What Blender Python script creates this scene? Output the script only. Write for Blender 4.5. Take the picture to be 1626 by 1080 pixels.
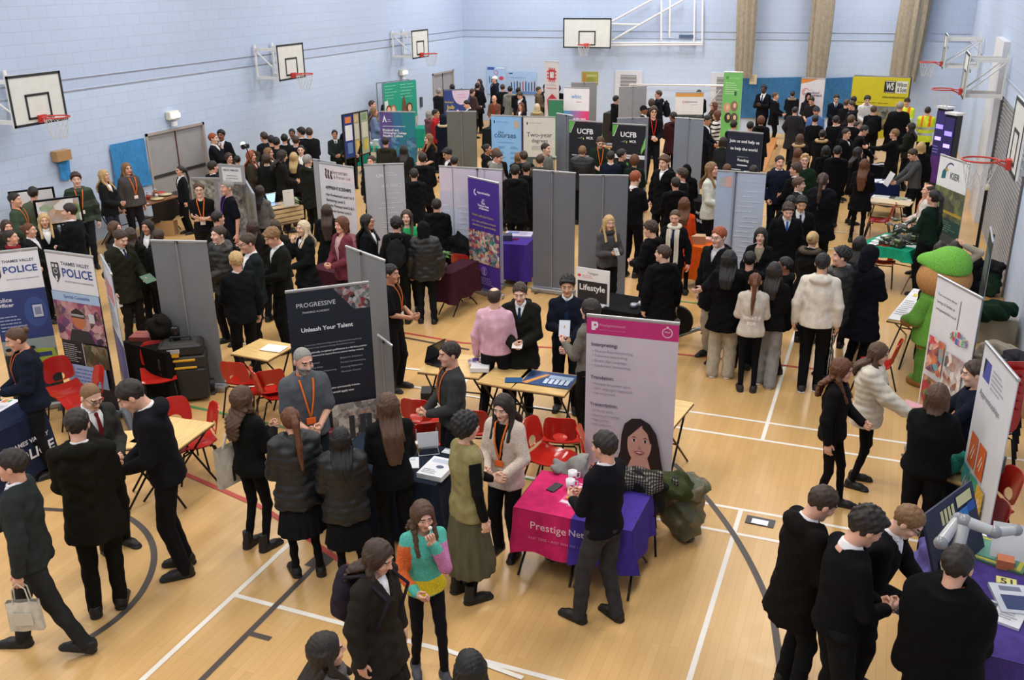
import bpy, math, random
import numpy as np
from mathutils import Vector, Matrix, Euler
for _o in list(bpy.data.objects):
 bpy.data.objects.remove(_o)
SC = bpy.context.scene
COL = SC.collection
# ------------------------------------------------------------------ camera
CAM_H = 5.1
FPX = 1494.0
YAW, PITCH, ROLL = math.radians(21.47), math.radians(20.97), math.radians(-0.66)
cy_, sy_, cp_, sp_ = math.cos(YAW), math.sin(YAW), math.cos(PITCH), math.sin(PITCH)
FWD = Vector((-sy_ * cp_, cy_ * cp_, -sp_))
_r = Vector((cy_, sy_, 0)); _u = _r.cross(FWD)
RGT = _r * math.cos(ROLL) + _u * math.sin(ROLL)
UPV = _u * math.cos(ROLL) - _r * math.sin(ROLL)
CAM = Vector((0, 0, CAM_H))
cd = bpy.data.cameras.new('camera'); cam = bpy.data.objects.new('camera', cd); COL.objects.link(cam)
m = Matrix((RGT, UPV, -FWD)).transposed().to_4x4(); m.translation = CAM
cam.matrix_world = m
cd.sensor_width = 36; cd.lens = FPX / 1626 * 36; cd.clip_end = 200; cd.clip_start = 0.05
SC.camera = cam
# ------------------------------------------------------------------ view, world, ceiling lights
SC.view_settings.view_transform = 'Standard'; SC.view_settings.look = 'None'
SC.view_settings.gamma = 1; SC.view_settings.use_curve_mapping = False
SC.view_settings.exposure = 0.0
SC.cycles.use_denoising = True
SC.cycles.max_bounces = 6; SC.cycles.diffuse_bounces = 3; SC.cycles.glossy_bounces = 2
w = bpy.data.worlds.new('world'); SC.world = w; w.use_nodes = True
w.node_tree.nodes['Background'].inputs[0].default_value = (0.8, 0.87, 1.0, 1)
w.node_tree.nodes['Background'].inputs[1].default_value = 0.3
XL, XR, YB, YF, ZC = -15.3, 2.2, 34.2, -3.0, 8.2      # hall shell
LAMP_W = 238.0
for iy in range(5):
 for ix in range(3):
  ld = bpy.data.lights.new('ceiling_light', 'AREA'); ld.shape = 'RECTANGLE'
  ld.size = 0.9; ld.size_y = 3.6; ld.energy = LAMP_W * (1.4 if iy == 4 else 1); ld.color = (1.0, 0.965, 0.93)
  lo = bpy.data.objects.new('ceiling_light', ld); COL.objects.link(lo)
  lo.location = (XL + 3.0 + ix * 5.75, 1.5 + iy * 7.4, ZC - 0.35)
# ------------------------------------------------------------------ pixel -> place
def ray(px, py):
 return RGT * ((px - 813) / FPX) - UPV * ((py - 540) / FPX) + FWD
def at(px, py, z=0.0):
 d = ray(px, py); return CAM + d * ((z - CAM_H) / d.z)
def atx(px, py, x):
 d = ray(px, py); return CAM + d * (x / d.x)
def aty(px, py, y):
 d = ray(px, py); return CAM + d * (y / d.y)
def proj(p):
 v = Vector(p) - CAM; z = v.dot(FWD)
 return 813 + FPX * v.dot(RGT) / z, 540 - FPX * v.dot(UPV) / z
def face_rz(P, deg):
 """rotation for something facing its local -Y; 0 = towards the viewer, 90 = right, 180 = away"""
 c = Vector((-P[0], -P[1])).normalized(); r = Vector((-c.y, c.x)); a = math.radians(deg)
 d = c * math.cos(a) + r * math.sin(a)
 return math.atan2(d.x, -d.y)
# ------------------------------------------------------------------ materials
_M = {}
def srgb(c):
 if isinstance(c, str):
  c = [int(c[i:i + 2], 16) / 255 for i in (0, 2, 4)]
 return [((v + 0.055) / 1.055) ** 2.4 if v > 0.04045 else v / 12.92 for v in c]
def mat(c, kind='plain'):
 """c: hex colour, kind: plain cloth knit skin hair metal gloss wood fur emit"""
 key = (c, kind)
 if key in _M: return _M[key]
 mt = bpy.data.materials.new(kind + '_' + str(c)); mt.use_nodes = True
 nt = mt.node_tree; N = nt.nodes; L = nt.links; b = N['Principled BSDF']
 col = srgb(c) + [1]
 b.inputs['Base Color'].default_value = col
 R = dict(plain=.55, cloth=.9, knit=.95, skin=.5, hair=.62, metal=.35, gloss=.18, wood=.45, fur=.95, emit=.5, leather=.55)[kind]
 b.inputs['Roughness'].default_value = R
 if kind == 'metal': b.inputs['Metallic'].default_value = .7
 if kind == 'skin':
  b.inputs['Subsurface Weight'].default_value = 0.0
 if kind == 'emit':
  b.inputs['Emission Color'].default_value = col; b.inputs['Emission Strength'].default_value = 2.0
 if kind in ('cloth', 'knit', 'hair', 'fur', 'wood', 'skin', 'leather', 'plain'):
  tc = N.new('ShaderNodeTexCoord'); mp = N.new('ShaderNodeMapping'); nz = N.new('ShaderNodeTexNoise')
  L.new(tc.outputs['Object'], mp.inputs[0]); L.new(mp.outputs[0], nz.inputs['Vector'])
  sc = dict(cloth=(14, 14, 9), knit=(60, 60, 90), hair=(150, 150, 40), fur=(90, 90, 90), wood=(4, 60, 4), skin=(18, 18, 18), leather=(20, 20, 14), plain=(5, 5, 5))[kind]
  mp.inputs['Scale'].default_value = sc
  nz.inputs['Scale'].default_value = 1.0; nz.inputs['Detail'].default_value = 3
  amt = dict(cloth=.14, knit=.2, hair=.45, fur=.3, wood=.22, skin=.08, leather=.12, plain=.04)[kind]
  rp = N.new('ShaderNodeMapRange'); rp.inputs['From Min'].default_value = .3; rp.inputs['From Max'].default_value = .7
  rp.inputs['To Min'].default_value = 1 - amt; rp.inputs['To Max'].default_value = 1 + amt
  L.new(nz.outputs['Fac'], rp.inputs['Value'])
  mx = N.new('ShaderNodeMix'); mx.data_type = 'RGBA'; mx.blend_type = 'MULTIPLY'; mx.inputs[0].default_value = 1
  mx.inputs[6].default_value = col; L.new(rp.outputs[0], mx.inputs[7]); L.new(mx.outputs[2], b.inputs['Base Color'])
  if kind != 'plain' and kind != 'wood':
   bp = N.new('ShaderNodeBump'); bp.inputs['Strength'].default_value = dict(cloth=.5, knit=.5, hair=.4, fur=.9, skin=.08, leather=.35)[kind]
   bp.inputs['Distance'].default_value = dict(cloth=.02, knit=.006, hair=.008, fur=.01, skin=.01, leather=.015)[kind]
   L.new(nz.outputs['Fac'], bp.inputs['Height']); L.new(bp.outputs[0], b.inputs['Normal'])
  if kind == 'cloth' or kind == 'knit':
   b.inputs['Specular IOR Level'].default_value = .12
 _M[key] = mt
 return mt
def photo_mat(name, cols, scale=9.0, seed=0.0):
 """printed photograph: soft blotches of the given colours"""
 key = ('photo', name)
 if key in _M: return _M[key]
 mt = bpy.data.materials.new('print_' + name); mt.use_nodes = True
 nt = mt.node_tree; N = nt.nodes; L = nt.links; b = N['Principled BSDF']; b.inputs['Roughness'].default_value = .5
 tc = N.new('ShaderNodeTexCoord'); mp = N.new('ShaderNodeMapping'); mp.inputs['Location'].default_value = (seed, seed * 1.7, seed * .6)
 L.new(tc.outputs['Object'], mp.inputs[0])
 nz = N.new('ShaderNodeTexNoise'); nz.inputs['Scale'].default_value = scale * .6; nz.inputs['Detail'].default_value = 5
 vz = N.new('ShaderNodeTexVoronoi'); vz.inputs['Scale'].default_value = scale; vz.feature = 'F1'; vz.inputs['Scale'].default_value = scale * 1.6
 L.new(mp.outputs[0], nz.inputs['Vector']); L.new(mp.outputs[0], vz.inputs['Vector'])
 sp = N.new('ShaderNodeSeparateColor'); L.new(vz.outputs['Color'], sp.inputs[0])
 mx = N.new('ShaderNodeMath'); mx.operation = 'ADD'; L.new(nz.outputs['Fac'], mx.inputs[0]); L.new(sp.outputs[0], mx.inputs[1])
 m2 = N.new('ShaderNodeMapRange'); m2.inputs['From Min'].default_value = .4; m2.inputs['From Max'].default_value = 1.5; L.new(mx.outputs[0], m2.inputs['Value'])
 cr = N.new('ShaderNodeValToRGB'); L.new(m2.outputs[0], cr.inputs[0]); e = cr.color_ramp.elements
 for i, c in enumerate(cols):
  p = i / max(1, len(cols) - 1)
  if i == 0: el = e[0]; el.position = 0
  elif i == len(cols) - 1: el = e[-1]; el.position = 1
  else: el = e.new(p)
  el.color = srgb(c) + [1]
 L.new(cr.outputs[0], b.inputs['Base Color'])
 _M[key] = mt
 return mt
# ------------------------------------------------------------------ objects
def tag(o, label=None, cat=None, group=None, kind=None):
 if label: o['label'] = label
 if cat: o['category'] = cat
 if group: o['group'] = group
 if kind: o['kind'] = kind
 return o
def empty(name, loc=(0, 0, 0), rz=0, label=None, cat=None, group=None, kind=None):
 o = bpy.data.objects.new(name, None); COL.objects.link(o); o.location = loc; o.rotation_euler = (0, 0, rz)
 o.empty_display_size = .1
 return tag(o, label, cat, group, kind)
def link_mesh(name, me, parent=None, mats=None):
 o = bpy.data.objects.new(name, me); COL.objects.link(o)
 if parent is not None: o.parent = parent
 if mats:
  for i, mm in enumerate(mats):
   o.material_slots[i].link = 'OBJECT'; o.material_slots[i].material = mm
 return o
def np_mesh(name, V, F, mats, fm=None, smooth=True):
 """V (n,3), F (m,4) quads"""
 me = bpy.data.meshes.new(name)
 V = np.asarray(V, np.float32); F = np.asarray(F, np.int32)
 me.vertices.add(len(V)); me.vertices.foreach_set('co', V.ravel())
 me.loops.add(F.size); me.loops.foreach_set('vertex_index', F.ravel())
 me.polygons.add(len(F)); me.polygons.foreach_set('loop_start', np.arange(0, F.size, F.shape[1], dtype=np.int32))
 for mm in mats: me.materials.append(mm)
 if fm is not None: me.polygons.foreach_set('material_index', np.asarray(fm, np.int32))
 me.polygons.foreach_set('use_smooth', np.full(len(F), smooth))
 me.update(calc_edges=True)
 return me
class MB:
 """collects shapes, then links them as ONE mesh object"""
 def __init__(s): s.v = []; s.f = []; s.m = []; s.sm = []; s.mats = []; s.X = None
 def mi(s, m):
  if m is None: m = mat('808080')
  if m not in s.mats: s.mats.append(m)
  return s.mats.index(m)
 def add(s, V, F, m, smooth=False):
  k = len(s.v); X = s.X
  for p in V:
   p = Vector(p); s.v.append(X @ p if X is not None else p)
  i = s.mi(m)
  for f in F: s.f.append([a + k for a in f]); s.m.append(i); s.sm.append(smooth)
 def box(s, c, d, m, R=None, bev=0.0, taper=1.0):
  hx, hy, hz = d[0] / 2, d[1] / 2, d[2] / 2
  if bev > 0:
   b = min(bev, hx * .9, hy * .9, hz * .9); V = []; F = []
   # rounded box: 24 verts
   for sz in (-1, 1):
    for sx, sy in ((-1, -1), (1, -1), (1, 1), (-1, 1)):
     V += [(sx * (hx - b), sy * (hy - b), sz * hz), (sx * hx, sy * (hy - b), sz * (hz - b)), (sx * (hx - b), sy * hy, sz * (hz - b))]
   I = lambda z, c, k: (z * 4 + c) * 3 + k
   F.append([I(0, 3, 0), I(0, 2, 0), I(0, 1, 0), I(0, 0, 0)]); F.append([I(1, 0, 0), I(1, 1, 0), I(1, 2, 0), I(1, 3, 0)])
   F.append([I(0, 0, 2), I(0, 1, 2), I(1, 1, 2), I(1, 0, 2)]); F.append([I(0, 2, 2), I(0, 3, 2), I(1, 3, 2), I(1, 2, 2)])
   F.append([I(0, 1, 1), I(0, 2, 1), I(1, 2, 1), I(1, 1, 1)]); F.append([I(0, 3, 1), I(0, 0, 1), I(1, 0, 1), I(1, 3, 1)])
   for z in (0, 1):
    q = [[I(z, 0, 0), I(z, 1, 0), I(z, 1, 2), I(z, 0, 2)], [I(z, 1, 0), I(z, 2, 0), I(z, 2, 1), I(z, 1, 1)],
                     [I(z, 2, 0), I(z, 3, 0), I(z, 3, 2), I(z, 2, 2)], [I(z, 3, 0), I(z, 0, 0), I(z, 0, 1), I(z, 3, 1)]]
    for a in q: F.append(a if z else a[::-1])
    for c_ in range(4):
     t = [I(z, c_, 0), I(z, c_, 1), I(z, c_, 2)]
     F.append(t if (z ^ (c_ % 2)) else t[::-1])
   for c_ in range(4):
    a, b_ = (1, 2) if c_ % 2 == 0 else (2, 1)
    F.append([I(0, c_, a), I(1, c_, a), I(1, c_, b_), I(0, c_, b_)][::-1])
  else:
   V = [(x * hx, y * hy, z * hz) for z in (-1, 1) for x, y in ((-1, -1), (1, -1), (1, 1), (-1, 1))]
   F = [[3, 2, 1, 0], [4, 5, 6, 7], [0, 1, 5, 4], [1, 2, 6, 5], [2, 3, 7, 6], [3, 0, 4, 7]]
  if taper != 1.0: V = [(x * (taper if z > 0 else 1), y * (taper if z > 0 else 1), z) for x, y, z in V]
  R = R or Matrix.Identity(3); c = Vector(c)
  s.add([R @ Vector(p) + c for p in V], F, m)
  return s
 def cyl(s, a, b, r0, r1=None, m=None, n=10, cap=True, smooth=True):
  r1 = r0 if r1 is None else r1; a = Vector(a); b = Vector(b); d = (b - a).normalized()
  q = d.to_track_quat('Z', 'Y').to_matrix(); V = []
  for p, r in ((a, r0), (b, r1)):
   for i in range(n):
    t = 2 * math.pi * i / n; V.append(p + q @ Vector((math.cos(t) * r, math.sin(t) * r, 0)))
  F = [[i, (i + 1) % n, n + (i + 1) % n, n + i] for i in range(n)]
  s.add(V, F, m, smooth)
  if cap: s.add(V, [list(range(n))[::-1], list(range(n, 2 * n))], m)
  return s
 def tube(s, pts, r, m, n=8, closed=False):
  pts = [Vector(p) for p in pts]; V = []; F = []; k = len(pts); prev = None
  for i, p in enumerate(pts):
   if closed: d = pts[(i + 1) % k] - pts[i - 1]
   else: d = pts[min(i + 1, k - 1)] - pts[max(i - 1, 0)]
   d.normalize()
   if prev is None:
    a = Vector((0, 0, 1)) if abs(d.z) < .9 else Vector((1, 0, 0)); u = d.cross(a).normalized()
   else: u = (prev - d * prev.dot(d)).normalized()
   prev = u; v = d.cross(u); rr = r[i] if isinstance(r, (list, tuple)) else r
   for j in range(n):
    t = 2 * math.pi * j / n; V.append(p + u * math.cos(t) * rr + v * math.sin(t) * rr)
  for i in range(k if closed else k - 1):
   a = i * n; b = ((i + 1) % k) * n
   for j in range(n): F.append([a + j, a + (j + 1) % n, b + (j + 1) % n, b + j])
  s.add(V, F, m, True)
  if not closed: s.add(V, [list(range(n))[::-1], list(range((k - 1) * n, k * n))], m)
  return s
 def ball(s, c, r, m, n=10):
  if not isinstance(r, (tuple, list)): r = (r, r, r)
  V = [(c[0], c[1], c[2] - r[2])]; F = []; h = max(4, n // 2)
  for i in range(1, h):
   t = math.pi * i / h - math.pi / 2
   for j in range(n):
    p = 2 * math.pi * j / n; V.append((c[0] + r[0] * math.cos(t) * math.cos(p), c[1] + r[1] * math.cos(t) * math.sin(p), c[2] + r[2] * math.sin(t)))
  V.append((c[0], c[1], c[2] + r[2])); e = len(V) - 1
  for j in range(n):
   F.append([0, 1 + (j + 1) % n, 1 + j]); F.append([e, e - n + j, e - n + (j + 1) % n])
   for i in range(h - 2):
    a = 1 + i * n; F.append([a + j, a + (j + 1) % n, a + n + (j + 1) % n, a + n + j])
  s.add(V, F, m, True); return s
 def lathe(s, c, prof, m, n=16):
  V = []; F = []
  for r, z in prof:
   for j in range(n):
    t = 2 * math.pi * j / n; V.append((c[0] + r * math.cos(t), c[1] + r * math.sin(t), c[2] + z))
  for i in range(len(prof) - 1):
   for j in range(n): F.append([i * n + j, i * n + (j + 1) % n, (i + 1) * n + (j + 1) % n, (i + 1) * n + j])
  F.append(list(range(n))[::-1]); s.add(V, F, m, True); return s
 def grid(s, fn, nu, nv, m, smooth=True, double=0.0):
  """surface fn(i/nu, j/nv) -> point"""
  V = [fn(i / nu, j / nv) for i in range(nu + 1) for j in range(nv + 1)]
  F = [[i * (nv + 1) + j, (i + 1) * (nv + 1) + j, (i + 1) * (nv + 1) + j + 1, i * (nv + 1) + j + 1] for i in range(nu) for j in range(nv)]
  s.add(V, F, m, smooth); return s
 def prism(s, pts, z0, z1, m):
  n = len(pts); V = [(x, y, z0) for x, y in pts] + [(x, y, z1) for x, y in pts]
  F = [list(range(n))[::-1], list(range(n, 2 * n))] + [[i, (i + 1) % n, n + (i + 1) % n, n + i] for i in range(n)]
  s.add(V, F, m); return s
 def build(s, name, parent=None, **kw):
  me = bpy.data.meshes.new(name); me.from_pydata([tuple(v) for v in s.v], [], s.f)
  for mm in s.mats: me.materials.append(mm)
  me.polygons.foreach_set('material_index', s.m); me.polygons.foreach_set('use_smooth', s.sm); me.update()
  o = bpy.data.objects.new(name, me); COL.objects.link(o)
  if parent is not None: o.parent = parent
  return tag(o, **kw) if kw else o
def rot(ax, deg): return Matrix.Rotation(math.radians(deg), 3, ax)
# ------------------------------------------------------------------ lettering
_T = {}
def text_geo(st, bold=False):
 k = (st, bold)
 if k in _T: return _T[k]
 cu = bpy.data.curves.new('t', 'FONT'); cu.body = st; cu.resolution_u = 2; cu.size = 1
 if bold: cu.offset = .022
 o = bpy.data.objects.new('t', cu); COL.objects.link(o)
 dg = bpy.context.evaluated_depsgraph_get(); me = o.evaluated_get(dg).to_mesh()
 V = np.array([v.co[:2] for v in me.vertices]).reshape(-1, 2); F = [list(p.vertices) for p in me.polygons]
 bpy.data.objects.remove(o); bpy.data.curves.remove(cu)
 if len(V):
  mn = V.min(0); mxx = V.max(0)
 else: mn = np.zeros(2); mxx = np.ones(2)
 _T[k] = (V, F, mn, mxx)
 return _T[k]
class Canvas:
 """flat print on a panel; u: 0..1 left to right as read, v: 0..1 top to bottom"""
 def __init__(s, mb, O, U, D, N, w, h):
  s.mb = mb; s.O = Vector(O); s.U = Vector(U); s.D = Vector(D); s.N = Vector(N); s.w = w; s.h = h; s.k = 1
 def p(s, u, v, k=None): return s.O + s.U * (u * s.w) + s.D * (v * s.h) + s.N * (.0012 * (s.k if k is None else k))
 def poly(s, pts, c, raw=False):
  m_ = c if not isinstance(c, str) else mat(c)
  s.mb.add([s.p(u, v) for u, v in pts], [list(range(len(pts)))], m_); s.k += 1 if not raw else 0
 def rect(s, u0, v0, u1, v1, c): s.poly([(u0, v0), (u0, v1), (u1, v1), (u1, v0)], c)
 def ell(s, u, v, ru, rv, c, n=20, a0=0, a1=360):
  s.poly([(u + ru * math.cos(math.radians(a0 + (a1 - a0) * i / n)), v - rv * math.sin(math.radians(a0 + (a1 - a0) * i / n))) for i in range(n + (a1 - a0 < 360))], c)
 def ring(s, u, v, r, t, c, a0=0, a1=360, n=20):
  m_ = mat(c); asp = s.w / s.h; V = []
  for i in range(n + 1):
   a = math.radians(a0 + (a1 - a0) * i / n)
   for rr in (r, r - t): V.append(s.p(u + rr * math.cos(a), v - rr * asp * math.sin(a)))
  s.mb.add(V, [[2 * i, 2 * i + 1, 2 * i + 3, 2 * i + 2] for i in range(n)], m_); s.k += 1
 def t(s, st, u0, v0, u1, c, bold=False, hh=None, tilt=0):
  """text spanning u0..u1 with its top at v0; hh: height as share of the panel height"""
  V, F, mn, mx = text_geo(st, bold); sc = (u1 - u0) * s.w / max(1e-6, mx[0] - mn[0])
  sy = abs(sc) if hh is None else hh * s.h / max(1e-6, mx[1] - mn[1])
  ofs = s.N * (.0012 * s.k)
  P = [s.O + s.U * (u0 * s.w + (x - mn[0]) * sc) + s.D * (v0 * s.h + (mx[1] - y) * sy + tilt * (x - mn[0]) * sc) + ofs for x, y in V]
  s.mb.add(P, F, mat(c)); s.k += 1
 def lines(s, u0, v0, u1, n, dv, c, th=.35, seed=1, ctr=False):
  """rows of small print, each a broken line"""
  rnd = random.Random(seed)
  for i in range(n):
   v = v0 + i * dv; L = (u1 - u0) * rnd.uniform(.6, 1.0); a = u0 + ((u1 - u0) - L) / 2 if ctr else u0; e = a + L
   while a < e - abs(L) * .03:
    wd = min(e - a, abs(u1 - u0) * rnd.uniform(.08, .22))
    s.mb.add([s.p(a, v), s.p(a, v + dv * th), s.p(a + wd, v + dv * th), s.p(a + wd, v)], [[0, 1, 2, 3]], mat(c))
    a += wd + abs(u1 - u0) * .025
  s.k += 1
# ------------------------------------------------------------------ implicit surfaces (for bodies, hair, clothing)
_E12 = [((0,0,0),(1,0,0)),((0,1,0),(1,1,0)),((0,0,1),(1,0,1)),((0,1,1),(1,1,1)),((0,0,0),(0,1,0)),((1,0,0),(1,1,0)),((0,0,1),(0,1,1)),((1,0,1),(1,1,1)),((0,0,0),(0,0,1)),((1,0,0),(1,0,1)),((0,1,0),(0,1,1)),((1,1,0),(1,1,1))]
def surf(fn, lo, hi, v):
 lo = np.array(lo, np.float32); n = np.maximum(4, np.ceil((np.array(hi) - lo) / v).astype(int) + 1)
 ax = [lo[i] + v * np.arange(n[i], dtype=np.float32) for i in range(3)]
 X, Y, Z = np.meshgrid(*ax, indexing='ij'); D = fn(X, Y, Z).astype(np.float32)
 D[0] = D[-1] = .1; D[:, 0] = D[:, -1] = .1; D[:, :, 0] = D[:, :, -1] = .1
 S = D < 0
 C = S.astype(np.int8); c = sum(C[a:n[0] - 1 + a, b:n[1] - 1 + b, d:n[2] - 1 + d] for a in (0, 1) for b in (0, 1) for d in (0, 1))
 act = (c > 0) & (c < 8); idx = np.full(act.shape, -1, np.int32); ac = np.argwhere(act); idx[act] = np.arange(len(ac))
 pos = np.zeros((len(ac), 3)); w_ = np.zeros(len(ac))
 for a, b in _E12:
  a = np.array(a); b = np.array(b); da = D[tuple((ac + a).T)]; db = D[tuple((ac + b).T)]
  k = (da < 0) != (db < 0); t = np.where(k, da / np.where(k, da - db, 1), 0)
  pos += np.where(k[:, None], a + t[:, None] * (b - a), 0); w_ += k
 V = lo + (ac + pos / w_[:, None]) * v
 Fs = []
 for A in range(3):
  B, Cc = [i for i in range(3) if i != A]
  sl0 = [slice(1, -1)] * 3; sl1 = [slice(1, -1)] * 3; sl0[A] = slice(0, -1); sl1[A] = slice(1, None)
  s0 = S[tuple(sl0)]; s1 = S[tuple(sl1)]; e = np.argwhere(s0 != s1); off = np.ones(3, int); off[A] = 0
  if not len(e): continue
  inside = s0[tuple(e.T)]; e = e + off
  def cell(db, dc):
   q = e.copy(); q[:, B] -= db; q[:, Cc] -= dc; return idx[tuple(q.T)]
  q = np.stack([cell(1, 1), cell(0, 1), cell(0, 0), cell(1, 0)], 1)
  flip = inside if A != 1 else ~inside
  q[~flip] = q[~flip][:, ::-1]
  Fs.append(q)
 return V, np.concatenate(Fs)
def smin(a, b, k):
 h = np.clip(.5 + .5 * (b - a) / k, 0, 1); return b + (a - b) * h - k * h * (1 - h)
def smax(a, b, k): return -smin(-a, -b, k)
def cap(X, Y, Z, a, b, r0, r1=None):
 r1 = r0 if r1 is None else r1; a = np.asarray(a, float); b = np.asarray(b, float); d = b - a; L = max(1e-9, d @ d)
 t = np.clip(((X - a[0]) * d[0] + (Y - a[1]) * d[1] + (Z - a[2]) * d[2]) / L, 0, 1)
 return np.sqrt((X - a[0] - t * d[0]) ** 2 + (Y - a[1] - t * d[1]) ** 2 + (Z - a[2] - t * d[2]) ** 2) - (r0 + (r1 - r0) * t)
def ell(X, Y, Z, c, r):
 k0 = np.sqrt(((X - c[0]) / r[0]) ** 2 + ((Y - c[1]) / r[1]) ** 2 + ((Z - c[2]) / r[2]) ** 2)
 return (k0 - 1) * min(r)
def wr(X, Y, Z, sd, f=26., a=.006):
 return a * (np.sin(f * X + 1.9 * np.sin(f * .7 * Z + sd)) * np.sin(f * .9 * Z + 1.4 * np.sin(f * .8 * Y + sd * 2.1)) + .5 * np.sin(f * 2.1 * Z + 2. * np.sin(f * 1.3 * X + sd)))
# ------------------------------------------------------------------ heads
def head_sdf(fem):
 def fn(X, Y, Z):
  d = ell(X, Y, Z, (0, .012, .025), (.076, .096, .094))
  d = smin(d, ell(X, Y, Z, (0, -.024, -.04), (.056 if not fem else .053, .066, .078)), .03)
  d = smin(d, cap(X, Y, Z, (-.012, -.066, -.094), (.012, -.066, -.094), .02 if not fem else .016), .02)
  d = smin(d, cap(X, Y, Z, (-.034, -.078, .034), (.034, -.078, .034), .013), .014)
  for sx in (-1, 1):
   d = smin(d, ell(X, Y, Z, (sx * .04, -.062, -.022), (.022, .022, .02)), .02)
   d = smax(d, -(ell(X, Y, Z, (sx * .031, -.103, .014), (.017, .018, .012))), .008)
  d = smin(d, cap(X, Y, Z, (0, -.088, .016), (0, -.110, -.018), .007, .012), .01)
  d = smin(d, cap(X, Y, Z, (-.011, -.096, -.025), (.011, -.096, -.025), .007), .008)
  d = smin(d, cap(X, Y, Z, (-.015, -.084, -.055), (.015, -.084, -.055), .009), .008)
  for sx in (-1, 1):
   d = np.minimum(d, ell(X, Y, Z, (sx * .031, -.077, .013), (.0135, .0125, .0115)))
   d = smin(d, ell(X, Y, Z, (sx * .08, .012, -.002), (.011, .02, .031)), .008)
  n = cap(X, Y, Z, (0, .018, -.06), (0, .032, -.2), .054 if not fem else .046)
  return smin(d, n, .025)
 return fn
_H = {}
HV = (.0052, .0085, .0135)
def head_geo(fem, lod):
 k = (fem, lod)
 if k not in _H:
  V, F = surf(head_sdf(fem), (-.11, -.14, -.21), (.11, .13, .14), HV[lod])
  c = V[F].mean(1); x, y, z = np.abs(c[:, 0]), c[:, 1], c[:, 2]
  fm = np.zeros(len(F), int); front = y < -.06
  fm[front & (x < .021) & (z > -.065) & (z < -.046)] = 1
  if lod < 2:
   e = np.hypot(x - .031, (z - .013) * 1.35); fm[front & (e < .0135)] = 2; fm[front & (e < .0068)] = 3
  else:
   e = np.hypot(x - .031, (z - .013)); fm[front & (e < .011)] = 3
  fm[front & (x > .013) & (x < .049) & (z > .031) & (z < .040)] = 3
  _H[k] = (V, F, fm)
 return _H[k]
def hand_geo(kind, lod):
 """wrist at the origin, fingers along +Z, thumb towards +X, palm facing +Y"""
 k = ('hand', kind, lod)
 if k not in _H:
  g = 1.12 if lod == 2 else 1.0
  def fn(X, Y, Z):
   d = smin(cap(X, Y, Z, (0, 0, -.03), (0, 0, .02), .026, .028), cap(X, Y, Z, (-.022, 0, .06), (.022, 0, .065), .017), .03)
   d = smin(d, cap(X, Y, Z, (-.02, .0, .08), (.024, 0, .085), .014), .02)
   for i, (fx, L) in enumerate(((.031, .070), (.011, .080), (-.010, .073), (-.030, .058))):
    b = {'relax': (.35, .8), 'grip': (1.0, 1.2), 'flat': (.08, .1)}[kind]
    b = (b[0] + .08 * i, b[1]); p = np.array([fx * .95, 0, .088]); a = b[0] * .5
    for q, s_ in enumerate((.45, .32, .25)):
     e = p + np.array([fx * .06, math.sin(a) * L * s_, math.cos(a) * L * s_]); r = (.0092, .0086, .0078)[q] * g
     d = smin(d, cap(X, Y, Z, p, e, r, r * .93), .003); p = e; a += b[0] * .5 + b[1] * .5
   t0, t1, t2 = ((.022, .008, .022), (.048, .022, .052), (.052, .032, .082)) if kind != 'grip' else ((.022, .008, .022), (.044, .03, .05), (.026, .048, .075))
   d = smin(d, cap(X, Y, Z, t0, t1, .0145, .011), .012); return smin(d, cap(X, Y, Z, t1, t2, .0105, .009), .004)
  v = (.0048, .0075, .0115)[lod]
  _H[k] = surf(fn, (-.06, -.05, -.065), (.08, .1, .2), v)
 return _H[k]
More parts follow.
